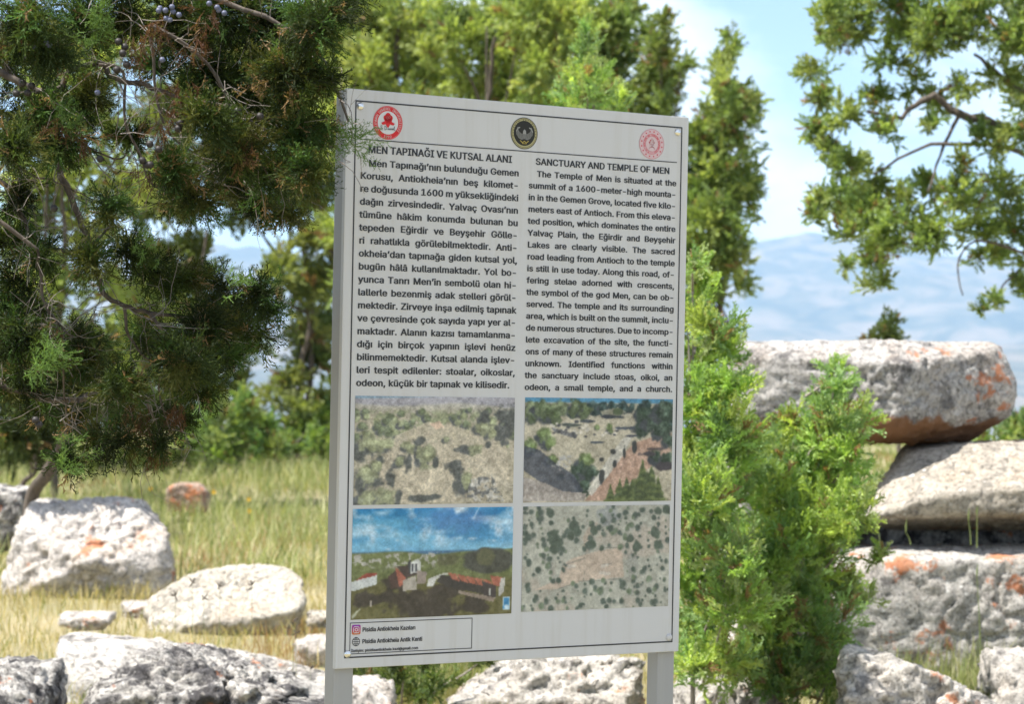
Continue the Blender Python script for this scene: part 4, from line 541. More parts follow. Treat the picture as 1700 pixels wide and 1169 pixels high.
z(]#.)z*L)z)d+v*b,<-Q.4-c.4.O.:)d.:*a*).O*)-Q###$#%###%#&#(#&#%#&#(#)#%#$#*#*#+#%#,#-#&#&#)#,
Ü*;#f+;0n+L0Z+L1R+f0O+f1^*50%*5+s+d+z+d0%+;1@+61+,r0n,s1+,a0Z,a1R,r1@,u)Z,T*a,3)b,;*l,+1c,+0K,G0O,G1^+P)u,(+%*x*<+q+=*R*e+h+X*<+=,w1+,x0n-20Z-21R,x1@-h0K-h1c-J0O-J1^-^)b-V*l-=*a.-1^.-0O.E0Z.E1R.U1@.U0n.[1+/>*e/T+=.*+X/[+s..+z/[0%..0%.A)u-k+%.r*<-y+=,u*[,u0z,u14###$#%#%#$#&#&#(#%#)#*#+#+#,#)#-#.#####%#-#/#0#1#2#1#0#0#3#2#4#5#6#7#6#5#8#9#:#;#8#:#:#1#;#1#2#;#6#7#<#7#=#<#>#<#=#=#?#>#@#>#?#?#A#@#B#@#A#*#B#A#+#*#A#9#8#&#(#&#8#C#D#E#E#F#C#F#G#C#H#I#J#K#J#I#L#M#N#J#K#E#F#E#K#O#P#Q#Q#R#O#S#T#U#V#W#X#W#Y#X#Z#X#Y#Y#[#Z#]#Z#[#R#Q#T#T#S#R#M#L#^#_#M#^#^#a#_#b#_#a#a#V#b#V#X#b#P#O#H#I#H#O#L#N#4#N#c#4#5#4#c#C#0#d#0#C#e#0#/#d#3#0#e#C#G#e#D#C#d
â(g#s*8-g)j-6+7,t*S.*,$+b+t,Y+V+W+k-Q+x-W+e.Q+f)Y+r*U+Q*[+<)^*l)j+J*c*H*$+F*l*.*?+C*w)t*b+B+.)n+1)r+R+C+=*)+o*=,-+F+H*X,=+L+P+:,O+S->*u.=+@.J+c.n+V0:*8.r,3.T,4-Y,E-W,2*X,4)],U)f,-/K,N.n,Y0:,d,q,e,k,j,i,c-/-<*A-.*).8)d.8,n-)+p,f)d,f*A,f)n,h+r,h+k.4-@.%-c,D*b,Q*p,[+),b+;,e+P,^+j,=+e,T,b,^-=-g.%,Y-I-J.:,Q-Q,i.N-z.u###$#%#%#&###(#)#*#+#,#-#.#/#0#.#0#1#2#1#0#0#3#2#4#2#3#3#5#4#6#4#5#5#7#6#8#6#7#7#9#8#:#8#9#;#:#9#9#<#;#=#;#<#>#=#<#<#?#>#@#>#?#?#A#@#B#@#A#A#*#B#*#)#B#&#%#C#D#&#C#C#+#D#E#D#+#+#-#E#F#G#H#I#J#K#L#M#N#O#P#Q#R#S#T#U#R#T#V#W#X#X#Y#V#Z#V#Y#X#W#[#]#^#W#W#V#]#_#a#Z#T#_#Z#Z#Y#T#Y#b#T#U#T#b#b#c#U#^#]#N#L#N#]#d#L#]#e#d#]#f#e#]#]#V#f#g#f#V#V#Z#g#Z#h#g#a#_#i#j#i#_#k#j#_#_#T#k#U#c#l#c#m#l#n#l#m#m#o#n#p#n#o#o#q#p#K#p#q#I#K#q#Q#P#r#/#.#M#M#L#/#)#(#j#j#k#)#J#I#,#-#,#I#G#F#O#O#Q#G#[#W#^#h#Z#a
ç(n#i*4*k*S*?+P+?+I+_)x+G)r,++F,++I,N)x,h*4-D+P,o*S-p,?-W,?.T,&-S,?)#,?)Y+b)b+j*8,s*8,?*V,&*Z+l*i+[.M+l-G+M(h+M((,?(h+[)b+()v+]+$+]-3+(.9,B(r,B(m,J(l,J(w,B(v,D((,o(,,y)Z,s)^,l*i,X*Z-c*#.6*J,z+$-8+J.F*d.^+5.a-&.5-g-7,h-=(8-V(P-^(q-W)7-B)M,s)q,s)b-))d,y-5-a.5,l-G-(.L,X-S+U)####$#%#%#&###(###&#)#(#&#&#*#)#*#+#)#,#)#+#-#,#+#+#.#-#/#-#.#0#1#2#3#4#5#5#4#6#6#4#7#8#9#6#:#6#9#;#<#2#2#1#;#=#>#?#@#6#A#6#:#A#:#B#A#$#A#B#%#$#B#/#.#C#D#/#C#C#<#D#<#;#D#E#F#G#G#H#E#I#E#H#G#J#K#L#M#H#7#N#O#P#Q#R#S#R#Q#Q#T#S#T#U#S#V#W#X#G#K#Y#Y#Z#G#Z#[#G#H#G#[#[#]#H#]#^#H#L#H#^#_#4#a#7#_#b#b#P#7#P#R#7#N#7#R#X#W#c#W#d#c#e#c#d#d#f#e#g#e#f#?#>#J#J#G#?#4#3#H#H#M#4#_#7#4#7#O#8#1#0#g#g#f#1#4#M#a#h#3#5#6#@#5#8#6#7#b#_#a
ö)*#x*W/T*^/?*^/k+M.u+001+0.y*o/.*o0$)x+G*4*k+I+_)r,++F,++I,N)x,h*4-D,</?,=/T,,/.,,0$,</k,?)Z,&*Z+[)b+l*i+l-G,&-S+[.M,?.T+k01+k.y+()v+]+$*S*?+P+?+P,o*S-p+]-3+(.9+M05,A/T,C/?,S/.,S0$,C/k-#)b,l*i,X*Z,X-S,l-G-#.M,m.y,m01-i/.-i0$-O01-O.y-y/k-y/?.&/T.K*k._+G-7+_.f,+-9,+-7,N._,h.K-D-W)v-#+$.,*?-/+?-/,o.,-p-#-3-W.9-2.u-205,?*V,?-W,?/L,?/]###$#%#&#(#)#*#)#(#+#*#(#,#-#.#/#,#.#.#0#/#0#1#/#2#/#1#3#2#1#%#$#*#*#+#%#4#5#6#7#6#5#5#8#7#9#:#;#<#;#:#=#>#?#>#@#?#A#B#6#6#7#A#;#<#C#<#D#C#E#C#D#D#F#E#-#E#F#.#-#F#3#1#G#H#3#G#G#I#H#J#H#I#I#=#J#=#?#J#B#A#&#A#K#&#(#&#K#L#M#N#N#O#L#P#L#O#Q#R#S#T#U#V#O#N#W#W#X#O#Y#Z#[#Y#[#]#^#_#a#b#c#d#c#e#d#f#d#e#g#f#e#e#h#g#h#i#g#_#^#Y#Z#Y#^#R#Q#j#k#R#j#j#l#k#m#k#l#l#b#m#b#d#m#g#i#n#i#o#n#p#n#o#o#q#p#U#p#q#V#U#q#]#[#r#[#s#r#W#r#s#X#W#s#Q#S#9#S#t#9#:#9#t#@#>#u#u#T#@#T#V#@#L#5#v#5#L#w#5#4#v#8#5#w#L#P#w#M#L#v
û)$#I*.+O*2*x+X+V*..O,&)^,9*Z+x*a+r.n,=/K+h0:+P)c+()p+i*p*[*/+]+2*A*O+X.O*H.r.(+--T*A.L)d.L.O-0)w-#)d-#+.,p+,,g*r,v+B,y+_,y.O,k0:,_.n.3.u,X)e,J*],Y*f-#)r###$#%#&###%#(#)#*#+#,#-#(#*#.#/#.#*#*#0#/#1#/#0#0#2#1#3#1#2#$#3#2#%#$#2#&#%#4#+#-#5#6#7#8#8#9#6#:#;#8#8#7#:#7#6#<#:#7#<#=#>#<#?#=#<#<#6#?#@#?#6#6#9#@#9#A#@#B#C#D#)#(#E#E#F#)#C#B#,#-#,#B#F#E#G#<#>#H#<#H#:#;#:#H#G#E#H#>#G#H
ü)$#f*Z/?*Z/k*U/T+.01+..y+J.u+J05*m/.*m0$+x*a,&)^,9*Z,:/?,;/T,)/.,)0$,:/k+P)c+i.y+i01+()p+i*p*[*/+]+2*A*O*2*x+X+V*.+O*..O+X.O,?/T,@/?,Q/.,Q0$,@/k,k.y,k01-005-L.y-L01-0.u-v/?-v/k-f/.-f0$.L)d.L.O.(+-.$/T-0)w-#)d-T*A-#+.,p+,,g*r,v+B,y+_,y.O,X)e,J*],=/L,=/],Y*f-#)r###$#%#&#(#)#)#*#&#(#&#+#,#+#&#$###+#+#,#$#-#.#/#0#1#2#3#2#1#1#4#3#.#-#5#2#3#6#7#6#3#5#-#8#-#9#8#:#8#9#9#;#:#<#:#;#=#<#;#;#>#=#?#=#>#@#?#>#>#A#@#6#7#)#*#)#7#B#C#D#D#E#B#F#B#E#E#D#G#G#H#E#I#J#K#J#I#L#M#N#O#P#O#N#Q#R#S#N#M#T#U#V#Q#W#U#Q#Q#S#W#X#W#S#K#J#O#O#P#K#U#W#X#Y#Z#X#[#Y#X#X#S#[#]#[#S#S#R#]#^#]#R#L#I#G#H#G#I#/#.#_#_#a#/#B#1#b#1#B#c#a#_#d#X#Z#e#X#e#U#V#U#e#d#_#e#Z#d#e#1#0#b#4#1#c#B#F#c#C#B#b
Ğ*>#s*A+3*k*Q+b+]+R,5*)+x+N,p)x,p*)-i+R-R*A.U+b.,*k/7+w.Q+H/b,Y*d,:*t,4)e,9.m,W/%,20#-#/+,z0--#0A-#12,V0E,q15,60P,k1=+I*(+w+7+r0c,h1J+]0y+N1=,_1i+E1i-(*]-&)[-H*b-k)d-e*o-m.h.$/w-L/$-P0*--15-G0E-h0P-31=.,0c-61J/j+O/r,7/Z,5/r-(/Q*p.@+j.H,J.D,0/x-l/c.K.I-l/O.o.N)x.#+,/+*B.5+G.-.H/7/7.p/Q.L/h.A0y.N1=->1i.W1i,l,*,l-(###$#%#%#&###(###&#&#)#(#*#(#)#+#*#)#)#,#+#-#+#,#,#.#-#/#-#.#.#0#/#1#/#0#2#3#4#5#6#7#8#9#6#7#6#9#:#;#<#;#=#<#>#<#=#=#?#>#4#3#@#3#A#@#$#@#A#%#$#A#1#0#5#5#7#1#>#?#B#?#C#B#D#B#C#E#D#C#C#F#E#G#E#F#H#I#J#J#I#K#K#L#J#M#N#O#N#P#O#Q#R#S#T#Q#S#S#U#T#V#T#U#W#X#Y#X#Z#Y#[#W#]#W#Y#]#^#_#Y#Y#Z#^#a#b#c#b#d#c#L#K#e#f#L#e#e#g#f#h#f#g#g#[#h#[#]#h#c#d#i#d#j#i#j#k#i#M#i#k#k#l#M#N#M#l#V#U#m#m#n#V#o#V#n#n#p#o#2#4#I#I#H#2#_#^#q#r#q#^#^#Z#r#O#P#8#9#8#P#;#:#R#R#Q#;#]#Y#_
ğ)4$.*@(c*V(L+3)W)u).)x+J*3*p+I+d)r,/+F,1)x,k+I,S*3-F,=.l,=/[+q.o,3/_+p(z+j&z,((t,2)i,%*h+T)n+k*s+S.M+l-H,%-S,3.T+@(,+U)7*u(:+#*)+[+-*Q*F+P+E+P,s*P-q+]-5*z.:+O.z,-/h+4/4,*/t*w/K*i/g+y0:*_0:,Z)k,T*h,=*d,>(r,?&w,s(#,a(w-&)u,=-W,S-T,[.Q.U)5.[)g-Q*:-_*Q-S.)-a-i.[.O-v(D.@(e-,)F-1)l-1*Q-2,1-0+c-0,T-3-i-3.?-3.O-J(0,w).-1*$,g*r,u+,-(+C-(,u,t-6,f-H-(.G,F/_,a.o-*.z,L/h-E/5,O/t-Z/K-i/g,W0:-r0:###$#%#&###%#(#)#*#+#(#*#*#,#+#-#+#,#,#.#-#/#-#.#0#1#2#1#3#2#4#5#6#7#8#9#:#9#8#;#<#=#=#>#;#5#4#?#4#@#?#A#?#@#$#A#@#%#$#@#9#:#B#:#C#B#D#B#C#C#E#D#)#D#E#*#)#E#/#.#F#G#/#F#F#H#G#I#G#H#H#<#I#<#;#I#2#3#J#3#K#J#L#J#K#K#M#L#N#L#M#O#N#M#M#P#O#Q#O#P#R#S#T#U#V#W#W#X#U#S#R#Y#Z#[#]#^#_#a#b#a#_#c#d#e#f#g#h#g#^#h#i#h#^#^#a#i#a#b#j#k#l#b#b#_#k#_#e#k#e#d#k#m#k#d#d#c#n#n#c#o#o#c#p#c#e#p#X#W#q#r#X#q#q#f#r#f#h#r#a#j#s#S#Y#j#t#S#j#u#t#j#j#b#u#v#u#b#b#l#v#m#d#w#x#w#d#d#n#x#y#x#n#[#y#n#n#z#[#]#[#z$#$$$%$&$#$%$%$($&$)$&$($($*$)$*$+$)$,$)$+$+$-$,#6#5#V#V#U#6#R#T#7#8#7#T#>#=#Z#Z#]#>#1#0$$$$$##1#j#Y#s#i#a#s#z#n#o
İ&c#@*l0n*l1A*f1++%0Z+?0O+?1_+%1R)o*b)o)d*q*b)o0%)o/&*q/&,H/&-I0%+z1_+z0O,<0Z,<1R,M1A,M0n,S1+-I)d-I*b,H*b-I/&+[0K+[1d###$#%#&#(#)#&#)#*#+#,#-#.#/#0#1#2#0#$###&#&#*#$#3#4#5#5#6#3#7#8#9#:#;#<#=#2#1#8#7#5#6#5#7#-#,#:#:#<#-#0#-#<#<#1#0#4#3#>#3#?#>#(#>#?#)#(#?#.#0#2
ı%1#(*..O*.)d+X)d+X.O###$#%#%#&##
ş(M#z+?)#+P)^+J)_*>*7*[)x+J*s+7+?*)*T)j+-+T*c+R*8+e*X,+-Z,+.T+l-W,%)Z,[*8,$*U+S.P+7(h+7((,)(h,))#+))h,#,]+d,f+Q+d*u+u+W,o*J,7+T,z*0,X*&--+S-0*--P+U-?*@-p*].2+]-M++.E,4(l,.((,W(,,Q*e,@*X,X*t.7-3-t-^,l,x-b-y-&(8-@(P-G(q,4(w-A)7--)M,d)Z,V)^,[)^,[)q,[)a-,)k-Q*&-q*A.,*c,Z+,.3+0,Y+9.*+X-h,$,W+C-=,>,N+L,a,N,;+S,V-=-F.7,N-L-%.G,A-W,U.P,,(r,,(m,,(v###$#%#&#(#)#)#*#&#+#&#*#,#+#*#-#.#/#0#1#2#.#3#4#/#.#5#2#1#6#7#8#9#$###:#:#3#$#3#.#$#%#$#.#(#;#.#)#(#.#.#-#)#<#=#>#?#>#=#=#@#?#A#?#@#@#B#A#C#A#B#D#C#B#B#E#D#F#D#E#E#G#F#H#F#G#I#H#G#G#J#I#K#I#J#J#2#K#2#6#K#L#M#N#O#P#4#4#Q#O#R#S#T#S#U#T#L#N#V#V#W#L#W#X#L#Y#L#X#X#Z#Y#Z#[#Y#[#]#Y#^#Y#]#_#^#]#a#^#b#4#a#c#c#d#4#Q#4#d#d#e#Q#e#f#Q#g#Q#f#f#h#g#i#g#h#h#j#i#j#k#i#l#i#k#k#m#l#n#l#m#m#o#n#p#n#o#T#U#q#U#r#q#s#q#r#r#t#s#u#s#t#v#u#t#9#8#M#M#L#9#w#x#L#L#Y#w#y#w#Y#3#:#Y#Y#^#3#^#a#3#a#4#3#4#P#5#<#>#p#p#o#<#1#0#u#u#v#1#^#_#b#.#;#%#5#.#4#c#a#b
’%;#(*O0%*&-L+@-L,20%###$#%#%#&##"""
_A = '#$%&()*+,-./0123456789:;<=>?@ABCDEFGHIJKLMNOPQRSTUVWXYZ[]^_abcdefghijklmnopqrstuvwxyz'
_D = {c: i for i, c in enumerate(_A)}
GL = {}
for row in GLYPHS.split('\n'):
    ch = row[0]; q = [_D[row[i]]*85+_D[row[i+1]] for i in range(1, len(row), 2)]
    adv, nv = q[0], q[1]; vs = [(q[2+2*i]-500, q[3+2*i]-500) for i in range(nv)]; r_ = q[2+2*nv:]
    GL[ch] = (adv, vs, [tuple(r_[i:i+3]) for i in range(0, len(r_), 3)])
CAP = max(z for _, z in GL['H'][1])          # cap height in glyph units
BK = (.018, .019, .023)
def word_w(wd): return sum(GL[c][0] for c in wd)
def set_line(text, x0, x1, zb, cap, hs=None, gap=.26, name='text_line', parent=None, col=BK, justify=True):
    """one line of lettering; zb baseline in mm; cap = cap height in mm"""
    k = cap/CAP; words = text.split(' '); W_ = sum(word_w(q) for q in words)*k; nsp = len(words)-1
    sp0 = gap*k*CAP/.727
    if hs is None: hs = (x1-x0)/(W_+nsp*sp0); sp = sp0*hs
    else: sp = ((x1-x0)-W_*hs)/nsp if (justify and nsp) else sp0*hs
    f = Flat(); x = x0
    for wd in words:
        for c in wd:
            adv, vs, ts = GL[c]; f.tri([(x+vx*k*hs, zb+vz*k) for vx, vz in vs], ts, col); x += adv*k*hs
        x += sp
    return f.make(name, parent or sign, M_BLACK if col is BK else M_PRINT)

LT = """Men Tapınağı’nın bulunduğu Gemen
Korusu, Antiokheia’nın beş kilomet-
re doğusunda 1600 m yüksekliğindeki
dağın zirvesindedir. Yalvaç Ovası’nın
tümüne hâkim konumda bulunan bu
tepeden Eğirdir ve Beyşehir Gölle-
ri rahatlıkla görülebilmektedir. Anti-
okheia’dan tapınağa giden kutsal yol,
bugün hâlâ kullanılmaktadır. Yol bo-
yunca Tanrı Men’in sembolü olan hi-
lallerle bezenmiş adak stelleri görül-
mektedir. Zirveye inşa edilmiş tapınak
ve çevresinde çok sayıda yapı yer al-
maktadır. Alanın kazısı tamamlanma-
dığı için birçok yapının işlevi henüz
bilinmemektedir. Kutsal alanda işlev-
leri tespit edilenler: stoalar, oikoslar,
odeon, küçük bir tapınak ve kilisedir.""".split('\n')
RT = """The Temple of Men is situated at the
summit of a 1600-meter-high mounta-
in in the Gemen Grove, located five kilo-
meters east of Antioch. From this eleva-
ted position, which dominates the entire
Yalvaç Plain, the Eğirdir and Beyşehir
Lakes are clearly visible. The sacred
road leading from Antioch to the temple
is still in use today. Along this road, of-
fering stelae adorned with crescents,
the symbol of the god Men, can be ob-
served. The temple and its surrounding
area, which is built on the summit, inclu-
de numerous structures. Due to incomp-
lete excavation of the site, the functi-
ons of many of these structures remain
unknown. Identified functions within
the sanctuary include stoas, oikoi, an
odeon, a small temple, and a church.""".split('\n')
set_line('MEN TAPINAĞI VE KUTSAL ALANI', 61, 472, 1248, 17.6, name='heading')
set_line('SANCTUARY AND TEMPLE OF MEN', 542, 957, 1248, 16.4, name='heading')
def column(lines, x0, x1, zt, zb_, cap, indent, lastx):
    k = cap/CAP; sp0 = .24*k*CAP/.727
    hs = min((x1-x0-(indent if i == 0 else 0))/(sum(word_w(q) for q in t.split(' '))*k+t.count(' ')*sp0*.95) for i, t in enumerate(lines))
    for i, t in enumerate(lines):
        z = zt+(zb_-zt)*i/(len(lines)-1)
        set_line(t, x0+(indent if i == 0 else 0), lastx if i == len(lines)-1 else x1, z, cap, hs)
    return hs
column(LT, 41, 493.5, 1215.5, 682.5, 16.0, 22, 478)
column(RT, 522.5, 979, 1217.5, 679, 15.0, 24, 979)

f = Flat(); x0, x1, z0, z1 = 23.5, 994.5, 25, 1373; t_ = 3.4
for a in ((x0, z0, x1, z0+t_), (x0, z1-t_, x1, z1), (x0, z0+t_, x0+t_, z1-t_), (x1-t_, z0+t_, x1, z1-t_)):
    f.poly([(a[0], a[1]), (a[2], a[1]), (a[2], a[3]), (a[0], a[3])], BK)
f.make('border_line', sign, M_BLACK)
f = Flat(); f.poly([(48, 1278.4), (979, 1278.4), (979, 1280.8), (48, 1280.8)], BK); f.make('header_rule', sign, M_BLACK)

# --- rivets
def dome(name, x, z, r, parent):
    V = [(x/1000, -r*.62, PB+z/1000)]; F = []; k = 16; rings = 5
    for j in range(1, rings+1):
        a = j/rings*PI/2
        for i in range(k): V.append((x/1000+r*math.sin(a)*math.cos(2*PI*i/k), -r*.62*math.cos(a), PB+z/1000+r*math.sin(a)*math.sin(2*PI*i/k)))
    for i in range(k): F.append((0, 1+i, 1+(i+1) % k))
    for j in range(rings-1):
        for i in range(k): F.append((1+j*k+i, 1+(j+1)*k+i, 1+(j+1)*k+(i+1) % k, 1+j*k+(i+1) % k))
    me = bpy.data.meshes.new(name); me.from_pydata(V, [], F); me.polygons.foreach_set('use_smooth', [True]*len(F))
    return me
for x, z, mt in ((37.5, 1359, M_CHROME), (979.5, 1358.5, M_CHROME), (32.5, 35, M_CHROME), (983, 38, M_PANEL)):
    link('rivet', dome('rivet', x, z, .0098, sign), mt, sign)

# --- emblems
def ring_text(f, text, cx, cz, r, cap, a_mid, span, col, inward=False):
    n_ = len(text); k = cap/CAP
    for i, c in enumerate(text):
        if c == ' ': continue
        a = a_mid + (span/2 - span*i/max(1, n_-1))*(1 if not inward else -1); adv, vs, ts = GL[c]
        rot = a-PI/2 if not inward else a+PI/2; ca, sa = math.cos(rot), math.sin(rot)
        bx_, bz_ = cx+r*math.cos(a), cz+r*math.sin(a)
        f.tri([(bx_+(vx-adv/2)*k*ca-(vz-CAP/2)*k*sa, bz_+(vx-adv/2)*k*sa+(vz-CAP/2)*k*ca) for vx, vz in vs], ts, col)
RED = (.62, .018, .022); WH = (.62, .62, .63)
f = Flat(); cx, cz = 114, 1324
f.disc(cx, cz, 41, RED); f.up(); f.ring(cx, cz, 38.6, 39.4, (.66, .25, .25)); f.disc(cx, cz, 28.5, WH); f.up()
ring_text(f, 'SÜLEYMAN DEMİREL ÜNİVERSİTESİ', cx, cz, 34, 6.2, PI/2, 4.3, (.60, .34, .34)); ring_text(f, '1992', cx, cz, 34, 6.2, -PI/2, .5, (.60, .34, .34), True)
f.up()
for dx, dz, r in ((0, 9, 9), (-6, 12, 7), (6, 12, 7), (0, 17, 7.5), (-4, 6, 6), (5, 6, 6)): f.disc(cx+dx, cz+dz, r, RED, k=14, a0=dx)
f.up()
for dx, dz, r in ((-3, 12, 3.2), (3.5, 14, 3)): f.ring(cx+dx, cz+dz, r-.5, r, (.60, .30, .30), 12)
for s_ in (-1, 1): f.poly([(cx, cz+2), (cx+s_*8, cz+4), (cx+s_*19, cz-1), (cx+s_*15, cz-6), (cx+s_*6, cz-4)][::s_], RED)
f.poly([(cx-4, cz+3), (cx+4, cz+3), (cx+5, cz-6), (cx, cz-13), (cx-6, cz-6)], RED)
f.up(); f.line([(cx-16, cz-9), (cx-20, cz-8), (cx-20, cz-12), (cx-15, cz-14), (cx-18, cz-18), (cx-22, cz-17)], 1.1, BK)
f.line([(cx-9, cz-9), (cx-9, cz-18), (cx-3, cz-15), (cx-5, cz-10), (cx-10, cz-9)], 1.0, BK)
f.line([(cx-1, cz-15), (cx+1, cz-17), (cx+2, cz-13), (cx+4, cz-17), (cx+6, cz-13), (cx+7, cz-17), (cx+10, cz-13), (cx+11, cz-17), (cx+13, cz-13), (cx+14, cz-17), (cx+18, cz-8), (cx+17, cz-17), (cx+24, cz-19)], 1.0, BK)
f.make('emblem', sign, label='red ring emblem with a red rose and a signature')
f = Flat(); cx, cz = 506, 1324.5
f.disc(cx, cz, 40, (.03, .03, .022)); f.up(); f.disc(cx, cz, 38, (.40, .36, .18)); f.up(); f.ring(cx, cz, 35, 36, (.10, .08, .03)); f.disc(cx, cz, 31.5, (.02, .018, .012)); f.up()
ring_text(f, 'PİSİDİA ANTİOKHEİA', cx, cz, 33.4, 3.2, PI/2, 3.6, (.08, .06, .03)); f.up()
g1, g2 = (.17, .165, .15), (.30, .29, .27)
for s_ in (-1, 1):
    f.poly([(cx, cz-14), (cx, cz-2), (cx+s_*9, cz-1), (cx+s_*15, cz+3), (cx+s_*19, cz+8), (cx+s_*15, cz+12), (cx+s_*13, cz+15), (cx+s_*20, cz+14), (cx+s_*25, cz+6), (cx+s_*24, cz-4), (cx+s_*17, cz-13), (cx+s_*8, cz-17)][::s_], g1)
f.up()
for s_ in (-1, 1):
    for q in range(4): f.line([(cx+s_*(4+q*5), cz-14+q*1.5), (cx+s_*(6+q*5), cz-2+q*2.5)], 1.0, (.08, .08, .07))
    f.line([(cx+s_*24, cz+4), (cx+s_*20, cz+13), (cx+s_*14, cz+14)], 2.4, g2)
f.poly([(cx-5, cz-2), (cx-4, cz+6), (cx, cz+10), (cx+4, cz+6), (cx+5, cz-2)][::-1], g2)
f.line([(cx-12, cz-19), (cx-6, cz-24), (cx, cz-20), (cx+6, cz-24), (cx+12, cz-19)], 2.0, (.42, .32, .07)); f.line([(cx-6, cz-26), (cx+6, cz-26)], 1.6, (.42, .32, .07))
f.make('emblem', sign, label='black round emblem with a gold rim and grey spread wings')
f = Flat(); cx, cz = 897.5, 1322.5; PK = (.60, .20, .225); PK2 = (.60, .08, .10)
f.disc(cx, cz, 39, (.61, .44, .455)); f.up(); f.ring(cx, cz, 37.8, 39, PK); f.disc(cx, cz, 27, (.61, .33, .35)); f.up(); f.disc(cx, cz, 19.5, (.61, .46, .47)); f.ring(cx, cz, 26, 27, PK); f.ring(cx, cz, 19, 20, PK)
for q in range(16): f.disc(cx+32.5*math.cos(q*PI/8+.2), cz+32.5*math.sin(q*PI/8+.2), 2.3, PK2, k=5)
ring_text(f, 'T.C. KÜLTÜR VE TURİZM BAKANLIĞI', cx, cz, 23.2, 4.2, PI/2, 5.4, PK2)
for dx, dz, r in ((0, 13, 2.2), (-4, 9, 2.6), (4, 9, 2.6), (-7, 4, 2.8), (0, 5, 2.6), (7, 4, 2.8), (-5, -1, 2.5), (5, -1, 2.5)): f.disc(cx+dx, cz+dz, r, PK2, k=10)
f.poly([(cx-1.5, cz+2), (cx+1.5, cz+2), (cx+2.5, cz-8), (cx-2.5, cz-8)][::-1], PK2)
for s_ in (-1, 1): f.line([(cx, cz-8), (cx+s_*5, cz-8), (cx+s_*9, cz-13)], 2.4, PK2)
f.make('emblem', sign, label='pale red round emblem with a small tree')

# --- contact box
f = Flat(); bx0, bx1, bz0, bz1 = 37.5, 382.5, 34, 110.5
for a in ((bx0, bz0, bx1, bz0+1.8), (bx0, bz1-1.8, bx1, bz1), (bx0, bz0+1.8, bx0+1.8, bz1-1.8), (bx1-1.8, bz0+1.8, bx1, bz1-1.8)):
    f.poly([(a[0], a[1]), (a[2], a[1]), (a[2], a[3]), (a[0], a[3])], BK)
cbx = f.make('contact_box', sign, M_BLACK)
f = Flat(); cx, cz, hw, rr_ = 55, 93, 11.8, 3.6
def rrect(cx, cz, h, r, k=5): return [(cx+sx*(h-r)+r*math.cos(a+j*PI/2/k), cz+sz*(h-r)+r*math.sin(a+j*PI/2/k)) for sx, sz, a in ((1, 1, 0), (-1, 1, PI/2), (-1, -1, PI), (1, -1, 1.5*PI)) for j in range(k+1)]
P_ = rrect(cx, cz, hw, rr_); y_ = -(.0008)
def icol(x, z):
    u = ((x-cx)-(z-cz))/(2*hw)*.5+.5; a = np.array([.52, .19, .06]); b_ = np.array([.52, .02, .09]); c_ = np.array([.22, .03, .36])
    return tuple((b_*(1-abs(v_))+ (a if v_ < 0 else c_)*abs(v_)) for v_ in [max(-1, min(1, (z-cz)/hw))])[0]
f.V.append((cx/1000, y_, PB+cz/1000)); f.Cc.append(icol(cx, cz)); f.n += 1
for x, z in P_: f.V.append((x/1000, y_, PB+z/1000)); f.Cc.append(icol(x, z))
for i in range(len(P_)): f.F.append([0, 1+i, 1+(i+1) % len(P_)])
f.n += len(P_); f.up()
Q_ = rrect(cx, cz, 7.4, 2.6); f.line(Q_+[Q_[0]], 1.7, WH); f.ring(cx, cz, 2.6, 4.3, WH, 20); f.disc(cx+4.6, cz+4.6, 1.0, WH, k=8)
f.make('camera_icon', cbx)
f = Flat(); cx, cz = 55, 64
f.ring(cx, cz, 9.4, 10.8, BK); f.ring(cx, cz, 9.0, 10.3, BK, 32, .45)
f.line([(cx, cz-10), (cx, cz+10)], 1.3, BK); f.line([(cx-10, cz), (cx+10, cz)], 1.3, BK)
for s_ in (-1, 1): f.line([(cx-9, cz+s_*5), (cx+9, cz+s_*5)], 1.2, BK)
f.make('globe_icon', cbx, M_BLACK)
set_line('Pisidia Antiokheia Kazıları', 72, 220, 87.5, 10.2, parent=cbx)
set_line('Pisidia Antiokheia Antik Kenti', 72, 240, 59, 10.2, parent=cbx)
set_line('İletişim: pisidiaantiokheia.kazi@gmail.com', 42, 229, 39, 6.8, parent=cbx)

# --- the four printed pictures: flat prints on the panel
def picture(label, x0, x1, z0, z1, img):
    h, w_, _ = img.shape
    u = np.linspace(x0, x1, w_+1)/1000; v = PB+np.linspace(z1, z0, h+1)/1000
    i, j = np.meshgrid(np.arange(h), np.arange(w_), indexing='ij')
    V = np.stack([np.stack([u[j+a], np.full(j.shape, -.0009), v[i+b]], -1) for a, b in ((0, 1), (1, 1), (1, 0), (0, 0))], 2).reshape(-1, 3)
    F = np.arange(len(V)).reshape(-1, 4)
    c = np.clip(img, 0, 255)/255; c = np.where(c <= .04045, c/12.92, ((c+.055)/1.055)**2.4)*1.36
    return link('printed_picture', np_mesh('printed_picture', V, F, np.repeat(np.clip(c, 0, 1).reshape(-1, 3), 4, 0)), M_PRINT, sign, label=label)
PWX, PHX = 176, 108
GX, GY = np.meshgrid(np.linspace(0, 1, PWX), np.linspace(0, 1, PHX))
def nz2(sx, sy, off, o=4, g=.55): return fbm(np.stack([GX.ravel()*sx, GY.ravel()*sy, np.full(GX.size, off)], -1), o, g).reshape(GX.shape)
def put(img, mask, col, jit=0.0):
    a = np.clip(mask, 0, 1)[..., None]; c = np.array(col, float)
    if jit: c = c+jit*nz2(40, 28, 3.3, 3)[..., None]
    img[:] = img*(1-a)+c*a
def ell(cx, cy, rx, ry, soft=.25, rough=.35, seed=0):
    d = np.sqrt(((GX-cx)/rx)**2+((GY-cy)/ry)**2) + rough*nz2(26, 18, 5+seed, 3)
    return 1-sstep(1-soft, 1+soft, d)
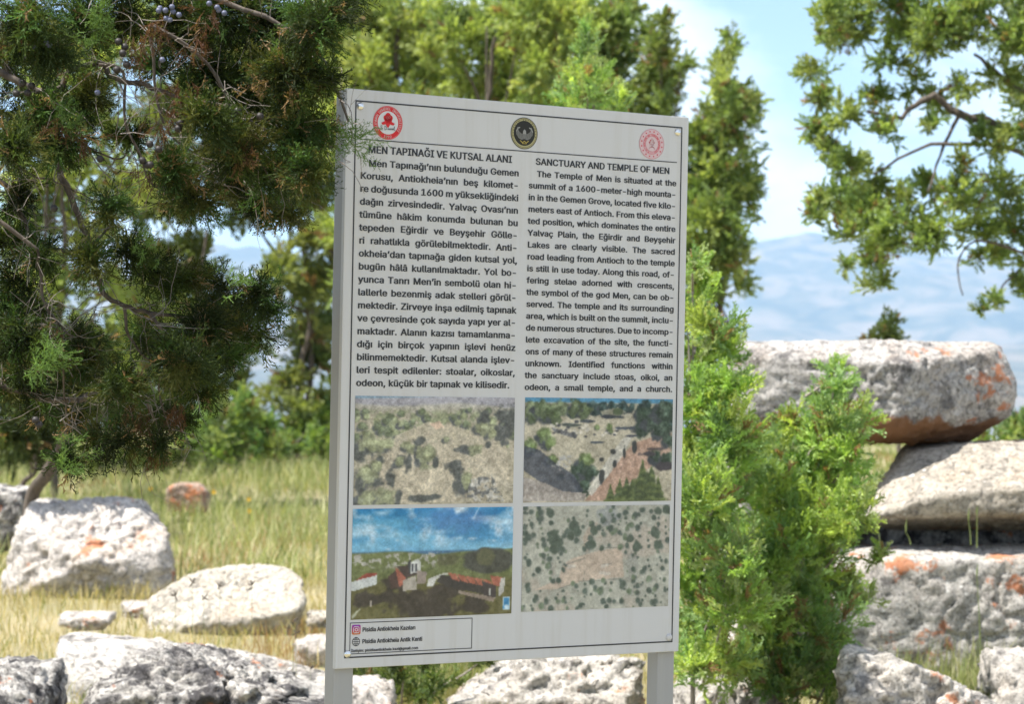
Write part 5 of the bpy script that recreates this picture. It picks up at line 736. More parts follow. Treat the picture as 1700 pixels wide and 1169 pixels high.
def pol(pts, soft=0):
    m_ = np.zeros(GX.shape, bool); n_ = len(pts); j = n_-1
    for i in range(n_):
        xi, yi = pts[i]; xj, yj = pts[j]
        m_ ^= ((yi > GY) != (yj > GY)) & (GX < (xj-xi)*(GY-yi)/((yj-yi) or 1e-9)+xi); j = i
    return m_.astype(float)
r5 = np.random.default_rng(5)
def shrub(img, x, y, rx, ry, col, seed=0, lit=1.45):
    put(img, ell(x-rx*.5, y+ry*.35, rx, ry*.8, .3, .4, seed), (58, 62, 66)); put(img, ell(x, y, rx, ry, .25, .5, seed+3), col, 22)
    put(img, ell(x+rx*.25, y-ry*.3, rx*.6, ry*.55, .4, .6, seed+5)*.7, tuple(c*lit for c in col), 26)
def grain(img, k=.13, fade=0.0):
    q_ = np.pad(img, ((1, 1), (1, 1), (0, 0)), 'edge'); img[:] = .4*img+.15*(q_[:-2, 1:-1]+q_[2:, 1:-1]+q_[1:-1, :-2]+q_[1:-1, 2:])
    img[:] = img*(1-fade)+np.array((176, 170, 158))*fade; img *= (1+k*nz2(95, 62, 61, 2)+k*nz2(34, 22, 62, 3)+.05*nz2(6, 4, 63, 2))[..., None]
# 1: oblique aerial view of a rocky hill with shrubs
im = np.zeros(GX.shape+(3,)); im[:] = (150, 141, 122); im += nz2(9, 6, 1)[..., None]*14 + nz2(40, 30, 2)[..., None]*9
put(im, 1-sstep(.0, .22, GY), (158, 156, 150), 6); put(im, sstep(.09, .06, GY+.02*nz2(5, 1, 2)), (140, 138, 150)); put(im, sstep(.03, .01, GY+GX*.05), (95, 125, 150))
put(im, sstep(.10, .16, GY)*sstep(.44, .34, GY+.25*np.abs(GX-.45)*0+.1*nz2(6, 4, 9))*sstep(-.1, .3, nz2(22, 16, 8)+.15), (122, 128, 96), 16)
for k_ in range(70):
    x = r5.random(); y = .12+.33*r5.random()*(.5+x*.6) if x > .55 else .14+.26*r5.random(); s_ = .016+.03*y
    shrub(im, x, y, s_, s_*1.5, (74, 84, 60) if r5.random() < .6 else (108, 114, 84), k_)
put(im, pol([(.12, .75), (.25, .36), (.45, .23), (.62, .27), (.95, .42), (.98, .8), (.6, .99), (.25, .99)])*.9, (170, 158, 138), 12)
for (x, y, rx, ry, dk) in [(.33, .47, .045, .05, 0), (.40, .42, .03, .04, 1), (.385, .53, .025, .09, 1), (.44, .55, .05, .10, 0), (.29, .60, .03, .05, 1), (.27, .61, .03, .05, 0), (.33, .62, .02, .07, 1), (.15, .60, .03, .04, 1), (.13, .66, .04, .06, 0), (.5, .6, .02, .06, 1), (.55, .41, .02, .03, 1), (.57, .40, .02, .03, 0), (.70, .48, .06, .04, 1), (.75, .49, .05, .045, 0), (.83, .45, .02, .03, 1), (.93, .43, .022, .04, 1), (.62, .66, .05, .05, 1), (.65, .78, .035, .12, 1), (.7, .8, .03, .1, 0), (.12, .80, .05, .06, 1), (.07, .75, .05, .10, 0), (.22, .76, .03, .06, 1), (.03, .83, .03, .07, 1), (.1, .95, .08, .07, 0), (.2, .93, .06, .08, 0), (.27, .93, .02, .08, 1), (.42, .95, .07, .03, 1), (.5, .93, .06, .02, 1), (.18, .45, .06, .06, 0), (.08, .45, .07, .09, 0), (.04, .55, .05, .06, 1), (.86, .33, .035, .06, 0), (.94, .34, .05, .08, 1), (.8, .28, .04, .06, 0), (.92, .16, .06, .08, 1), (.98, .22, .05, .12, 1), (.8, .18, .04, .05, 1)]:
    put(im, ell(x, y, rx, ry, .3, .5, seed=int(x*90)), (56, 60, 60), 14) if dk else shrub(im, x, y, rx, ry, (108, 112, 84), int(x*90))
put(im, pol([(.72, .78), (.86, .72), (.95, .99), (.7, .99)])*sstep(-.2, .2, nz2(50, 34, 4)), (176, 172, 166)); put(im, pol([(.72, .78), (.86, .72), (.95, .99), (.7, .99)])*sstep(.2, .5, nz2(46, 30, 7)), (80, 82, 84))
put(im, pol([(.66, .56), (.69, .56), (.98, .82), (.97, .86)])*.7, (178, 168, 150))
put(im, pol([(.46, .25), (.52, .22), (.55, .28), (.5, .31)]), (176, 150, 130), 18)
grain(im, .10, .24)
picture('picture of a bare rocky hill with shrubs seen from the air', 39.5, 494, 394.5, 658.5, im)
# 2: ruins with walls and a red path
im[:] = (158, 150, 132); im += nz2(9, 6, 11)[..., None]*10 + nz2(40, 30, 12)[..., None]*7
put(im, sstep(.05, .03, GY), (70, 120, 150))
for k_ in range(46):
    x = r5.random(); y = .05+.07*r5.random()+max(0, x-.7)*.5*r5.random(); shrub(im, x, y+.02, .03, .05, (38, 52, 50) if x > .3 else (88, 96, 72), k_)
for x, y in [(.06, .15), (.15, .14), (.2, .17), (.33, .09), (.4, .12), (.1, .1)]: shrub(im, x, y, .04, .075, (72, 82, 58), int(x*50))
put(im, pol([(.50, .12), (.62, .08), (.68, .13), (.6, .17), (.52, .18)]), (120, 118, 104), 18); put(im, ell(.58, .175, .09, .018), (46, 50, 56)); put(im, ell(.62, .13, .03, .04), (66, 76, 54))
put(im, pol([(.40, 1.0), (.55, .78), (.62, .6), (.74, .43), (.95, .33), (1, .33), (1, .5), (.78, .75), (.55, 1.0)]), (156, 128, 112), 18)
for k_ in range(46):
    t_ = r5.random(); x = .17+.45*t_; y = .28+.05*t_+r5.normal()*.03; put(im, ell(x, y, .012, .012, seed=k_), (186, 180, 170) if r5.random() < .55 else (66, 66, 70))
put(im, pol([(.17, .28), (.35, .35), (.34, .39), (.2, .33)]), (92, 92, 94), 30); put(im, ell(.3, .255, .07, .015), (70, 76, 72)); put(im, ell(.41, .22, .05, .015), (58, 64, 72))
for x, y, s_ in [(.48, .28, .7), (.57, .28, 1.1), (.14, .37, 2.2), (.11, .36, 1.6), (.165, .43, 1.7), (.03, .47, 2.2), (.18, .6, 1.5), (.24, .76, .9), (.79, .28, 2.2), (.86, .2, 2.6), (.8, .15, 2.4), (.95, .12, 3), (.94, .3, 2.5), (.97, .4, 2), (.9, .57, 2), (.97, .6, 2), (.41, .62, 2.3), (.37, .72, 2.4), (.44, .73, 2.2), (.4, .85, 2)]:
    shrub(im, x, y, .021*s_, .036*s_, (46, 58, 48) if x > .75 or y > .7 else (84, 96, 62), int(x*99))
put(im, ell(.68, .285, .06, .016), (60, 66, 76)); put(im, ell(.72, .36, .05, .015), (60, 64, 74)); put(im, ell(.48, .425, .045, .012), (60, 66, 74)); put(im, ell(.84, .54, .06, .025), (58, 54, 58)); put(im, ell(.88, .49, .05, .014), (70, 62, 62)); put(im, ell(.95, .66, .06, .04), (56, 52, 56))
put(im, pol([(0, .46), (.1, .5), (.2, .62), (.33, .74), (.4, .9), (.3, .95), (.12, .82), (0, .7)])*(.85), (62, 66, 76), 12)
put(im, ell(.26, .62, .06, .07)*sstep(-.1, .2, nz2(50, 36, 21)), (158, 156, 154)); put(im, pol([(0, .76), (.14, .82), (.26, .9), (.42, .92), (.4, 1), (0, 1)]), (140, 132, 126), 22)
put(im, pol([(.42, .9), (.50, .72), (.6, .5), (.66, .38), (.72, .38), (.66, .56), (.56, .76), (.45, .95)])*.8, (172, 168, 160), 16)
for x, y, rx, ry in [(.52, .76, .015, .07), (.605, .64, .012, .04), (.67, .52, .011, .06), (.74, .46, .015, .06), (.515, .59, .014, .018), (.595, .52, .02, .03)]: put(im, ell(x, y, rx, ry), (52, 54, 54))
for x, y, s_ in [(.58, .95, 1.6), (.645, .92, 1.9), (.69, .9, 1.8), (.73, .92, 2.0), (.80, .8, 2.9), (.86, .85, 2.7), (.91, .92, 2.2), (.78, .95, 2.4), (.85, .98, 2.4)]:
    for q in range(7): put(im, ell(x, y-.10*s_*.5+q*.03*s_*.5, .005*s_*(q+1)*.7, .03*s_*.7, seed=q), (58, 68, 44) if q % 2 else (84, 94, 56), 8)
grain(im, .08, .06)
picture('picture of ruined walls beside a reddish path among trees', 524.5, 981, 395, 660, im)
# 3: drawn view of white buildings with red roofs under a blue sky
im[:] = (60, 128, 168); g_ = GY/.45; im += (g_[..., None]*np.array([62, 42, 26])); im += nz2(3, 7, 31)[..., None]*np.array([26, 22, 14]); put(im, np.clip(nz2(5, 9, 33, 5)-.05, 0, 1)*.9*sstep(.5, .1, GY), (176, 198, 212))
put(im, ell(.62, .1, .2, .12, .8)*.5, (60, 92, 150)); put(im, pol([(.74, .1), (.775, .0), (.785, .0), (.75, .11)])*.5, (190, 205, 220))
put(im, np.clip(nz2(9, 5, 71, 5)-.35, 0, 1)*1.2*sstep(.42, .2, GY), (186, 200, 212))
for x, y, r in [(.27, .29, .012), (.22, .37, .015), (.66, .28, .02), (.74, .29, .018), (.88, .31, .02)]: put(im, ell(x, y, r, r*.6, .8, .9)*.6, (196, 204, 212))
hz = .42-.03*nz2(4, 0, 41, 2)
put(im, sstep(.385, .40, GY)*1.0, (70, 100, 128)); put(im, sstep(hz-.01, hz+.01, GY), (98, 104, 66), 12)
put(im, ell(.85, .5, .17, .12, .1, .1), (66, 66, 58), 8); put(im, ell(.83, .47, .06, .08, .15, .1), (84, 84, 62)); put(im, ell(.6, .48, .08, .06), (82, 82, 58), 8)
put(im, sstep(.40, .42, GY)*sstep(.58, .5, GY)*sstep(.25, .5, nz2(46, 30, 43))*sstep(.6, .5, GX), (158, 154, 146))
put(im, sstep(.60, .72, GY), (88, 84, 52), 10)
for a in [(.10, .83, .085, .07), (.22, .80, .05, .05), (.42, .9, .18, .12), (.52, .93, .14, .09), (.33, .84, .12, .09), (.76, .9, .1, .08), (.58, .78, .1, .06), (.28, .68, .08, .08)]: put(im, ell(*a), (60, 54, 46), 6)
put(im, pol([(0, .66), (.15, .60), (.15, .69), (.02, .74), (0, .74)]), (178, 180, 178)); put(im, pol([(.05, .62), (.09, .58), (.155, .585), (.15, .605), (.02, .65)]), (128, 62, 52))
put(im, pol([(.22, .62), (.27, .56), (.31, .72), (.24, .73)]), (72, 56, 50)); put(im, pol([(.26, .53), (.33, .63), (.33, .68), (.29, .72)]), (142, 84, 68), 12); put(im, pol([(.31, .66), (.39, .62), (.40, .75), (.31, .76)]), (150, 142, 132)); put(im, pol([(.27, .53), (.36, .52), (.4, .61), (.33, .64)]), (66, 56, 52))
put(im, pol([(.36, .49), (.40, .465), (.42, .49), (.42, .59), (.36, .6)]), (182, 182, 178)); put(im, pol([(.365, .51), (.375, .51), (.375, .58), (.365, .58)]), (70, 70, 74)); put(im, pol([(.385, .51), (.4, .51), (.4, .58), (.385, .58)]), (70, 70, 74)); put(im, pol([(.34, .49), (.36, .47), (.36, .59), (.345, .59)]), (60, 60, 60))
put(im, pol([(.40, .57), (.46, .59), (.45, .7), (.4, .7)]), (132, 120, 112)); put(im, pol([(.47, .65), (.57, .60), (.6, .61), (.52, .66), (.5, .72), (.46, .72)]), (172, 170, 164)); put(im, pol([(.55, .62), (.84, .70), (.86, .82), (.6, .74), (.52, .68)]), (58, 54, 50))
for q in range(5): x = .59+.055*q; put(im, pol([(x, .60+.018*q), (x+.05, .615+.018*q), (x+.08, .69+.018*q), (x+.03, .665+.018*q)]), (146, 88, 70), 14)
put(im, pol([(.86, .64), (.94, .66), (.93, .75), (.88, .73)]), (146, 86, 68), 12); put(im, pol([(.93, .67), (.96, .66), (.95, .8), (.92, .84), (.92, .75)]), (164, 160, 154)); put(im, pol([(.81, .69), (.9, .74), (.9, .86), (.82, .84)]), (62, 56, 54)); put(im, pol([(.855, .76), (.866, .76), (.866, .83), (.855, .83)]), (170, 168, 160))
put(im, pol([(.66, .77), (.9, .85), (.88, .89), (.66, .80)]), (130, 116, 104), 16); put(im, pol([(.11, .84), (.125, .84), (.125, .89), (.11, .89)]), (160, 150, 140)); put(im, pol([(0, .98), (.05, .9), (.055, .91), (.01, 1)]), (150, 150, 130))
put(im, pol([(.945, .85), (.992, .845), (.99, .965), (.943, .97)]), (168, 186, 196)); put(im, pol([(.95, .86), (.987, .855), (.985, .955), (.948, .96)]), (60, 122, 164)); put(im, ell(.97, .94, .014, .02), (170, 190, 200))
grain(im, .06, .06)
picture('picture of white buildings with red roofs under a blue sky', 39, 496, 117.5, 385, im)
# 4: plan view from straight above with scattered shrubs
im[:] = (150, 149, 138); im += nz2(5, 3, 51)[..., None]*8 + nz2(44, 28, 52)[..., None]*7
put(im, sstep(-.1, .4, nz2(4, 3, 53)-.1)*.5, (160, 144, 132)); put(im, ell(.57, .1, .08, .1)*.7, (120, 124, 126), 14); put(im, ell(.74, .6, .05, .12)*.6, (118, 118, 112), 12)
put(im, pol([(.27, .56), (.34, .50), (.50, .44), (.67, .41), (.69, .70), (.40, .73), (.22, .80), (.08, .80), (.24, .70)])*.8, (172, 152, 136), 6); put(im, pol([(.40, .3), (.44, .2), (.5, .15), (.46, .42), (.42, .46)])*.6, (172, 152, 136))
for a in [((.43, .40), (.68, .41)), ((.26, .57), (.42, .50)), ((.35, .73), (.68, .715)), ((.24, .79), (.36, .74)), ((.54, .565), (.60, .57)), ((.415, .63), (.41, .72))]:
    (xa, ya), (xb, yb) = a; put(im, pol([(xa, ya), (xb, yb), (xb+.004, yb+.008), (xa+.004, ya+.008)])*.7, (96, 98, 92))
for a in [((.53, .58), (.58, .56)), ((.52, .64), (.60, .65)), ((.30, .57), (.36, .565))]:
    (xa, ya), (xb, yb) = a; put(im, pol([(xa, ya), (xb, yb), (xb, yb+.03), (xa, ya+.03)])*.7, (176, 170, 162))
for k_ in range(330):
    x, y = r5.random(2)
    if (.30 < x < .69 and .42+.0*x < y < .72) or (.1 < x < .3 and .72 < y < .8): 
        if r5.random() < .93: continue
    s_ = .006+.014*r5.random()**1.6; put(im, ell(x+s_*.5, y+s_*.6, s_, s_*1.7, .5, .3, seed=k_ % 30)*.5, (100, 104, 100)); put(im, ell(x, y, s_, s_*1.7, .3, .35, seed=k_ % 30), (68, 78, 70) if r5.random() < .75 else (92, 104, 84), 12)
for x, y, s_ in [(.2, .3, 3.3), (.24, .35, 3), (.21, .42, 2.4), (.33, .2, 3), (.32, .28, 2.5), (.36, .26, 2), (.47, .38, 2), (.77, .4, 2.4), (.9, .28, 2.6), (.92, .38, 2.2), (.73, .33, 2), (.53, .42, 1.4), (.18, .06, 2.2), (.48, .23, 2.2), (.98, .04, 2), (.92, .06, 2)]: put(im, ell(x, y, .012*s_, .02*s_, seed=int(x*70)), (66, 76, 66), 8)
grain(im, .06, .10)
picture('picture of a site seen from straight above with dotted shrubs', 525, 978, 120, 385, im)

# ------------------------------------------------------------------ vegetation: foliage sprays
def segs_to_quads(S, wd, r_):
    """S list of (p, q, w): thin lozenge quads"""
    out = []
    for p, q, ww in S:
        p = np.array(p); q = np.array(q); d = q-p; n_ = unit(np.cross(d, r_.normal(size=3))); mid = p+d*.45
        out.append([p, mid+n_*ww*.5, q, mid-n_*ww*.5])
    return np.array(out)
def spray(nb, sub, wd, r_, spread=.75, planar=.8, blen=.42, tiplen=.3):
    """a feathery twig of scale leaves growing along +Z, unit length"""
    S = [((0, 0, 0), (0, 0, .55), wd*.7), ((0, 0, .45), (0, 0, 1.0), wd)]
    for i in range(nb):
        t_ = .08+.86*(i+.5*r_.random())/nb; side = 1 if i % 2 else -1
        az = (0 if side > 0 else PI)+r_.normal()*(1-planar)*2.2
        a = spread*(.75+.5*r_.random()); Ln = blen*(1-.65*t_)*(.7+.6*r_.random())+.06
        d = np.array([math.sin(a)*math.cos(az), math.sin(a)*math.sin(az), math.cos(a)]); p = np.array([0, 0, t_])
        d = unit(d+[0, 0, .1]); e = p+d*Ln; S.append((p, e, wd))
        for j in range(sub):
            u = .25+.7*(j+.5)/sub; s2 = 1 if j % 2 else -1
            pr = unit(np.cross(d, [math.sin(az), -math.cos(az), 0]))*s2
            dd = unit(d*.8+pr*.75+r_.normal(size=3)*.22); l2 = Ln*tiplen*(.7+.6*r_.random())*(1.15-u*.5)+.02
            S.append((p+d*Ln*u, p+d*Ln*u+dd*l2, wd*.95))
    return segs_to_quads(S, wd, r_)
r_t = np.random.default_rng(11)
SPR_FINE = [spray(9, 4, .034, r_t, .7, .7) for _ in range(5)]            # near tree: 47 lozenges
SPR_PLUME = [spray(7, 3, .08, r_t, .5, .35, .5, .45) for _ in range(5)]  # bright young juniper
SPR_FAR = [spray(6, 1, .155, r_t, .75, .3, .5, .6) for _ in range(5)]     # background trees
SPR_DEAD = [spray(8, 3, .030, r_t, .5, .5, .35, .4) for _ in range(3)]

class Foliage:
    def __init__(s): s.Q = []; s.Cc = []
    def scatter(s, templates, P, Dv, size, tint):
        """P (n,3), Dv (n,3) growth directions, size (n,), tint (n,3)"""
        n_ = len(P); 
        if not n_: return
        Dv = unit(Dv); rv = unit(np.cross(Dv, rng.normal(size=(n_, 3)))); bv = np.cross(Dv, rv)
        k = rng.integers(0, len(templates), n_)
        for ti, T in enumerate(templates):
            m_ = k == ti
            if not m_.any(): continue
            R = np.stack([rv[m_], bv[m_], Dv[m_]], 1)                       # rows
            Q = np.einsum('qvi,nij->nqvj', T, R)*size[m_][:, None, None, None]+P[m_][:, None, None, :]
            s.Q.append(Q.reshape(-1, 4, 3).astype(np.float32))
            s.Cc.append(np.repeat(tint[m_], T.shape[0]*4, 0).astype(np.float32))
    def make(s, name, parent, mat=None, label=None):
        Q = np.concatenate(s.Q); V = Q.reshape(-1, 3)-np.array(parent.location, np.float32)
        o = link(name, np_mesh(name, V, np.arange(len(V)).reshape(-1, 4), np.concatenate(s.Cc)), mat or M_LEAF, parent, 'stuff', label)
        return o

def blob(fol, c, r, tmpl, n, size, tints, up=.25, flat=.85, sub=.42, grow=.7):
    """a clump of sprays: sub-clumps inside a sphere, sprays pointing outwards from each"""
    c = np.asarray(c, float)
    ns = max(3, int(n/13)); sc = unit(rng.normal(size=(ns, 3)))*(rng.random((ns, 1))**.45)*r*(1-sub*.5)*[1, 1, flat]+c
    srad = r*sub*(.6+.8*rng.random(ns)); 
    st = tints[rng.integers(0, len(tints), ns)]*(.75+.5*rng.random((ns, 1)))
    k = rng.integers(0, ns, n); d = unit(rng.normal(size=(n, 3))+[0, 0, .25]); P = sc[k]+d*(rng.random((n, 1))**.5)*srad[k][:, None]
    out = unit(d*.8+unit(P-c)*grow+np.array([0, 0, up])+rng.normal(size=(n, 3))*.3)
    t_ = st[k]*(.82+.36*rng.random((n, 1))); t_[rng.random(n) < .035] = (.26, .17, .09); fol.scatter(tmpl, P-out*size*.4, out, size*(.7+.6*rng.random(n)), t_)

GREEN = np.array([(.28, .35, .11), (.33, .39, .125), (.20, .27, .095), (.37, .41, .145)])
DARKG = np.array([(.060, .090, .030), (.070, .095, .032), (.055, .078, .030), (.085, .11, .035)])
OLIVE = np.array([(.160, .210, .065), (.130, .180, .060), (.190, .228, .080), (.105, .155, .052)])*1.4
BRIGHT = np.array([(.31, .44, .115), (.25, .39, .11), (.40, .50, .14), (.18, .30, .105), (.29, .36, .155), (.22, .33, .13)])
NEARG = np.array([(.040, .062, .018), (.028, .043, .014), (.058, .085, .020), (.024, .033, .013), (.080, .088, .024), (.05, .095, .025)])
BROWN = np.array([(.115, .052, .027), (.085, .045, .025), (.15, .075, .036)])

def px_line(pts, D, D2=None, k=4):
    D2 = D if D2 is None else D2; n_ = len(pts)
    return smooth_line([at(x, y, D+(D2-D)*i/(n_-1)) for i, (x, y) in enumerate(pts)], k)
def limb(name, pts, D, D2, w0, w1, parent, mat=None, sides=7, jit=.25, label=None):
    """a limb traced at a distance; widths in photo pixels"""
    P = px_line(pts, D, D2); P = P + rng.normal(size=P.shape)*w0*m_px(D)*.12
    t_ = Tubes(); t_.add(P, np.linspace(w0, w1, len(P))*.5*m_px((D+D2)/2 if D2 else D), sides, jit)
    return link(name, t_.mesh(name, parent.location), mat or M_BARK, parent, label=label), P
def ground_pt(px, D):
    p_ = at(px, 900, D); return np.array([p_[0], D, float(gz(np.array([p_[0]]), np.array([D]))[0])])

def tree(label, base_px, D, blobs, limbs, tints=GREEN, dens=1.0, spray_m=.17, trunk_w=18, top=None, spread_d=.7, name='juniper_tree', cat='tree', group=None, up=.25, tmpl=None, inner=0, limb_n=7):
    g = ground_pt(base_px, D); T = thing(name, label, cat, g, group=group)
    top = top or (base_px, min(b[1] for b in blobs)+20)
    tp = at(top[0], top[1], D); mid = (g+tp)/2+np.array([rng.normal()*.12, 0, 0])
    P = smooth_line([g-[0, 0, .15], g*.65+tp*.35+[rng.normal()*.08, 0, 0], mid, tp], 6)
    tb = Tubes(); tb.add(P, np.linspace(trunk_w, 3, len(P))*.5*m_px(D), 8, .3); link('trunk', tb.mesh('trunk', g), M_BARK, T)
    for pts, w0, w1 in limbs: limb('limb', pts, D, D-.2, w0, w1, T)
    f_ = Foliage(); lb = Tubes(); got = 0
    order = rng.permutation(len(blobs))
    for bi in order:
        x, y, r = blobs[bi][:3]; dd = D+rng.uniform(-1, 1)*spread_d; rm = r*m_px(D); c = at(x, y, dd)
        rm *= 1.12; n_ = int(dens*36*(rm/spray_m)**2)+12
        blob(f_, c, rm, tmpl or SPR_FAR, n_, spray_m, tints if len(blobs[bi]) < 4 else blobs[bi][3], up=up)
        if got < limb_n:
            j = int(np.clip((c[2]-g[2])/(tp[2]-g[2])*.8, .1, .92)*(len(P)-1)); q = P[j]
            lb = Tubes(); lb.add(smooth_line([q, (q+c)/2+[0, 0, .1*rm], c], 4), np.linspace(trunk_w*.32, 2.0, 9)*.5*m_px(D), 5, .2); got += 1
            link('limb', lb.mesh('limb', g), M_BARK, T)
    f_.make('crown', T); return T

def B(s): return [tuple(float(v) for v in q.split(',')) for q in s.split()]

# --- background junipers
tree('dark far juniper filling the gaps behind the left meadow', 420, 36, B('260,600,50 330,590,45 400,580,40 300,660,50 380,650,40 560,560,50 580,640,45 200,620,50 240,690,45 540,480,40 230,540,50 160,640,50 320,520,40'), [], DARKG*2.2, 1.15, .22, 12)
tree('far juniper wall behind the sign above its top edge', 880, 35, B('580,60,60 700,70,60 780,60,50 900,60,60 980,90,60 860,150,60 740,150,50 660,220,60 960,200,60 1040,200,40 580,200,60 600,320,60 620,20,50 840,0,60 960,0,50 1040,20,36'), [], OLIVE, .8, .26, 14)
tree('tall loose juniper just left of the sign with a long dark leaning limb', 500, 34,
     B('330,270,62 260,300,55 395,330,55 300,350,45 455,300,60 515,330,60 525,400,50 465,455,42 530,480,45 512,545,40 330,430,45 300,470,50 280,430,40 240,340,45 350,540,40 470,640,42 520,600,38 490,690,36 470,730,34 520,740,30 430,720,30 540,690,36 505,770,22 490,760,20 525,765,20 410,240,60 500,240,60 545,300,40 470,180,60 400,150,60 330,180,60 430,90,70 340,90,60 520,130,60 260,200,60'),
     [([(600, 620), (560, 430), (515, 385), (470, 350), (400, 300)], 22, 9), ([(480, 720), (500, 620), (515, 520), (500, 400), (470, 300)], 14, 5), ([(330, 560), (330, 480), (345, 380)], 9, 4)], GREEN*.62, 1.1, .235, 13)
tree('sunlit yellowish juniper seen through the gaps at the left edge', 90, 26,
     B('50,330,60 20,400,60 80,470,60 40,250,60 150,380,50 125,300,55 210,480,50 190,570,45 250,510,50 30,500,60 110,560,50 20,600,50 160,200,60 90,180,60 200,300,50 60,100,70 160,90,70 240,60,60 300,20,60'),
     [([(90, 780), (85, 600), (110, 450), (100, 300)], 16, 6)], GREEN*1.05, 1.0, .19, 14)
tree('dense juniper above the left half of the sign with a thin dark trunk', 655, 27,
     B('640,60,62 600,120,55 680,30,60 692,110,55 620,190,50 675,185,48 735,180,30 560,60,60 600,10,60 570,190,55 590,260,60 660,260,60 640,340,70 560,370,50 610,450,60 730,30,40 555,130,50 630,130,50'),
     [([(655, 600), (655, 200), (657, 90), (665, 20)], 13, 7)], GREEN, 1.0, .19, 15)
tree('bright rounded juniper above the centre of the sign', 808, 26,
     B('820,60,62 785,120,50 850,120,58 905,100,55 765,45,42 870,20,60 820,180,52 925,170,42 760,190,36 880,190,50 820,250,70 900,270,60 760,300,60 850,350,70 710,90,26 940,40,50'),
     [([(808, 600), (806, 240), (812, 150), (820, 60)], 12, 6), ([(806, 200), (790, 150), (770, 110)], 6, 3)], GREEN*1.08, 1.05, .19, 14)
tree('dark juniper top behind the fresh leader right of centre', 1000, 29,
     B('970,30,55 1020,40,42 930,90,45 1005,100,45 960,150,50 1020,160,45 1040,90,25 1010,220,60 960,300,70 1030,10,35'),
     [], OLIVE*.9, 1.0, .2, 13)
tree('narrow dark juniper spire beside the top right corner of the sign', 1092, 28,
     B('1095,30,14 1093,55,22 1097,85,32 1085,120,40 1115,140,32 1070,160,36 1110,170,28 1130,110,18 1085,220,50 1060,280,60'),
     [], OLIVE*.85, 1.15, .17, 12)
tree('slender conical juniper standing free against the sky right of the sign', 1200, 25,
     B('1212,60,9 1210,82,15 1207,108,22 1212,135,30 1210,165,38 1222,195,44 1195,215,42 1210,245,52 1250,170,16 1195,290,58 1225,320,40 1200,345,50 1170,370,45 1165,300,45 1215,400,42 1175,430,42 1205,445,38 1225,475,16 1150,430,50 1160,220,38 1150,500,50 1140,350,45'),
     [([(1195, 520), (1205, 440), (1200, 300)], 9, 5)], OLIVE, 1.2, .16, 13)
tree('large juniper reaching in from the right edge with ragged boughs', 1800, 18,
     B('1372,30,40 1405,60,36 1352,118,30 1362,165,28 1402,195,34 1350,205,22 1372,250,33 1405,275,36 1435,300,42 1372,325,34 1408,335,34 1347,355,18 1440,355,44 1408,395,24 1455,400,36 1500,385,42 1492,340,42 1560,385,44 1545,310,30 1602,330,42 1622,385,38 1662,320,42 1692,380,36 1640,425,30 1692,470,24 1655,500,14 1462,470,20 1448,440,24 1400,440,14 1630,515,9 1500,30,55 1560,50,48 1622,35,55 1682,55,50 1478,95,30 1545,60,40 1600,135,24 1655,120,34 1462,165,30 1690,150,30 1430,20,50 1560,165,26 1480,215,30 1550,205,18 1645,240,34 1692,215,28 1740,60,60 1750,180,60 1760,330,60 1730,440,50 1700,-20,60 1600,-40,60 1480,-40,60 1400,-30,50 1520,140,26 1590,270,20'),
     [([(1800, 260), (1700, 225), (1640, 205), (1590, 190), (1548, 158), (1520, 175), (1490, 195), (1440, 185)], 20, 6), ([(1800, 170), (1700, 150), (1655, 118), (1620, 90)], 13, 5), ([(1800, 330), (1690, 250), (1600, 240), (1530, 245), (1450, 290)], 10, 4), ([(1590, 192), (1560, 260), (1540, 320)], 7, 3), ([(1800, 470), (1700, 420), (1620, 400), (1590, 440), (1598, 490)], 6, 2), ([(1700, 440), (1665, 475), (1650, 505)], 4, 2)],
     OLIVE*1.1, 1.05, .105, 40, top=(1800, -100), spread_d=.6, limb_n=0)
tree('small conifer tip showing above the big stone slab', 1475, 21, B('1475,538,9 1474,556,14 1462,575,22 1495,572,18 1475,600,34 1475,650,50'), [], DARKG*1.1, 1.2, .14, 8, name='young_conifer')
tree('rounded green shrub at the right edge beside the slab', 1690, 20, B('1690,720,36 1660,735,28 1700,770,45 1730,720,50 1640,760,30'), [], BRIGHT*.8, 1.2, .13, 8, name='shrub', cat='shrub')
tree('broad green shrub at the far edge of the meadow left of the sign', 385, 31, B('380,695,42 340,735,38 420,715,36 330,700,24 400,665,20 300,740,26 450,745,30 370,745,40'), [], BRIGHT*.75, 1.3, .15, 7, name='shrub', cat='shrub')
tree('green shrub touching the left post of the sign', 505, 33, B('500,725,38 470,745,30 535,700,36 540,745,36 440,760,22 560,740,30'), [], BRIGHT*.7, 1.3, .15, 7, name='shrub', cat='shrub')
tree('dark shaded juniper low behind the leaning trunk', 30, 22, B('40,630,60 100,680,50 0,700,60 150,660,45 190,700,35 60,730,40 -30,640,60'), [], DARKG*.8, 1.1, .15, 12)

tree('added dark foliage band standing in for tree shade beyond the large pale boulder', 200, 30, B('60,770,26 110,760,28 160,772,24 210,762,28 255,770,22 300,765,22 10,765,26 340,775,16'), [], DARKG*1.5, 1.3, .12, 5, name='shrub', cat='shrub', limb_n=3)  # low clumps added to darken the meadow where tree shade falls
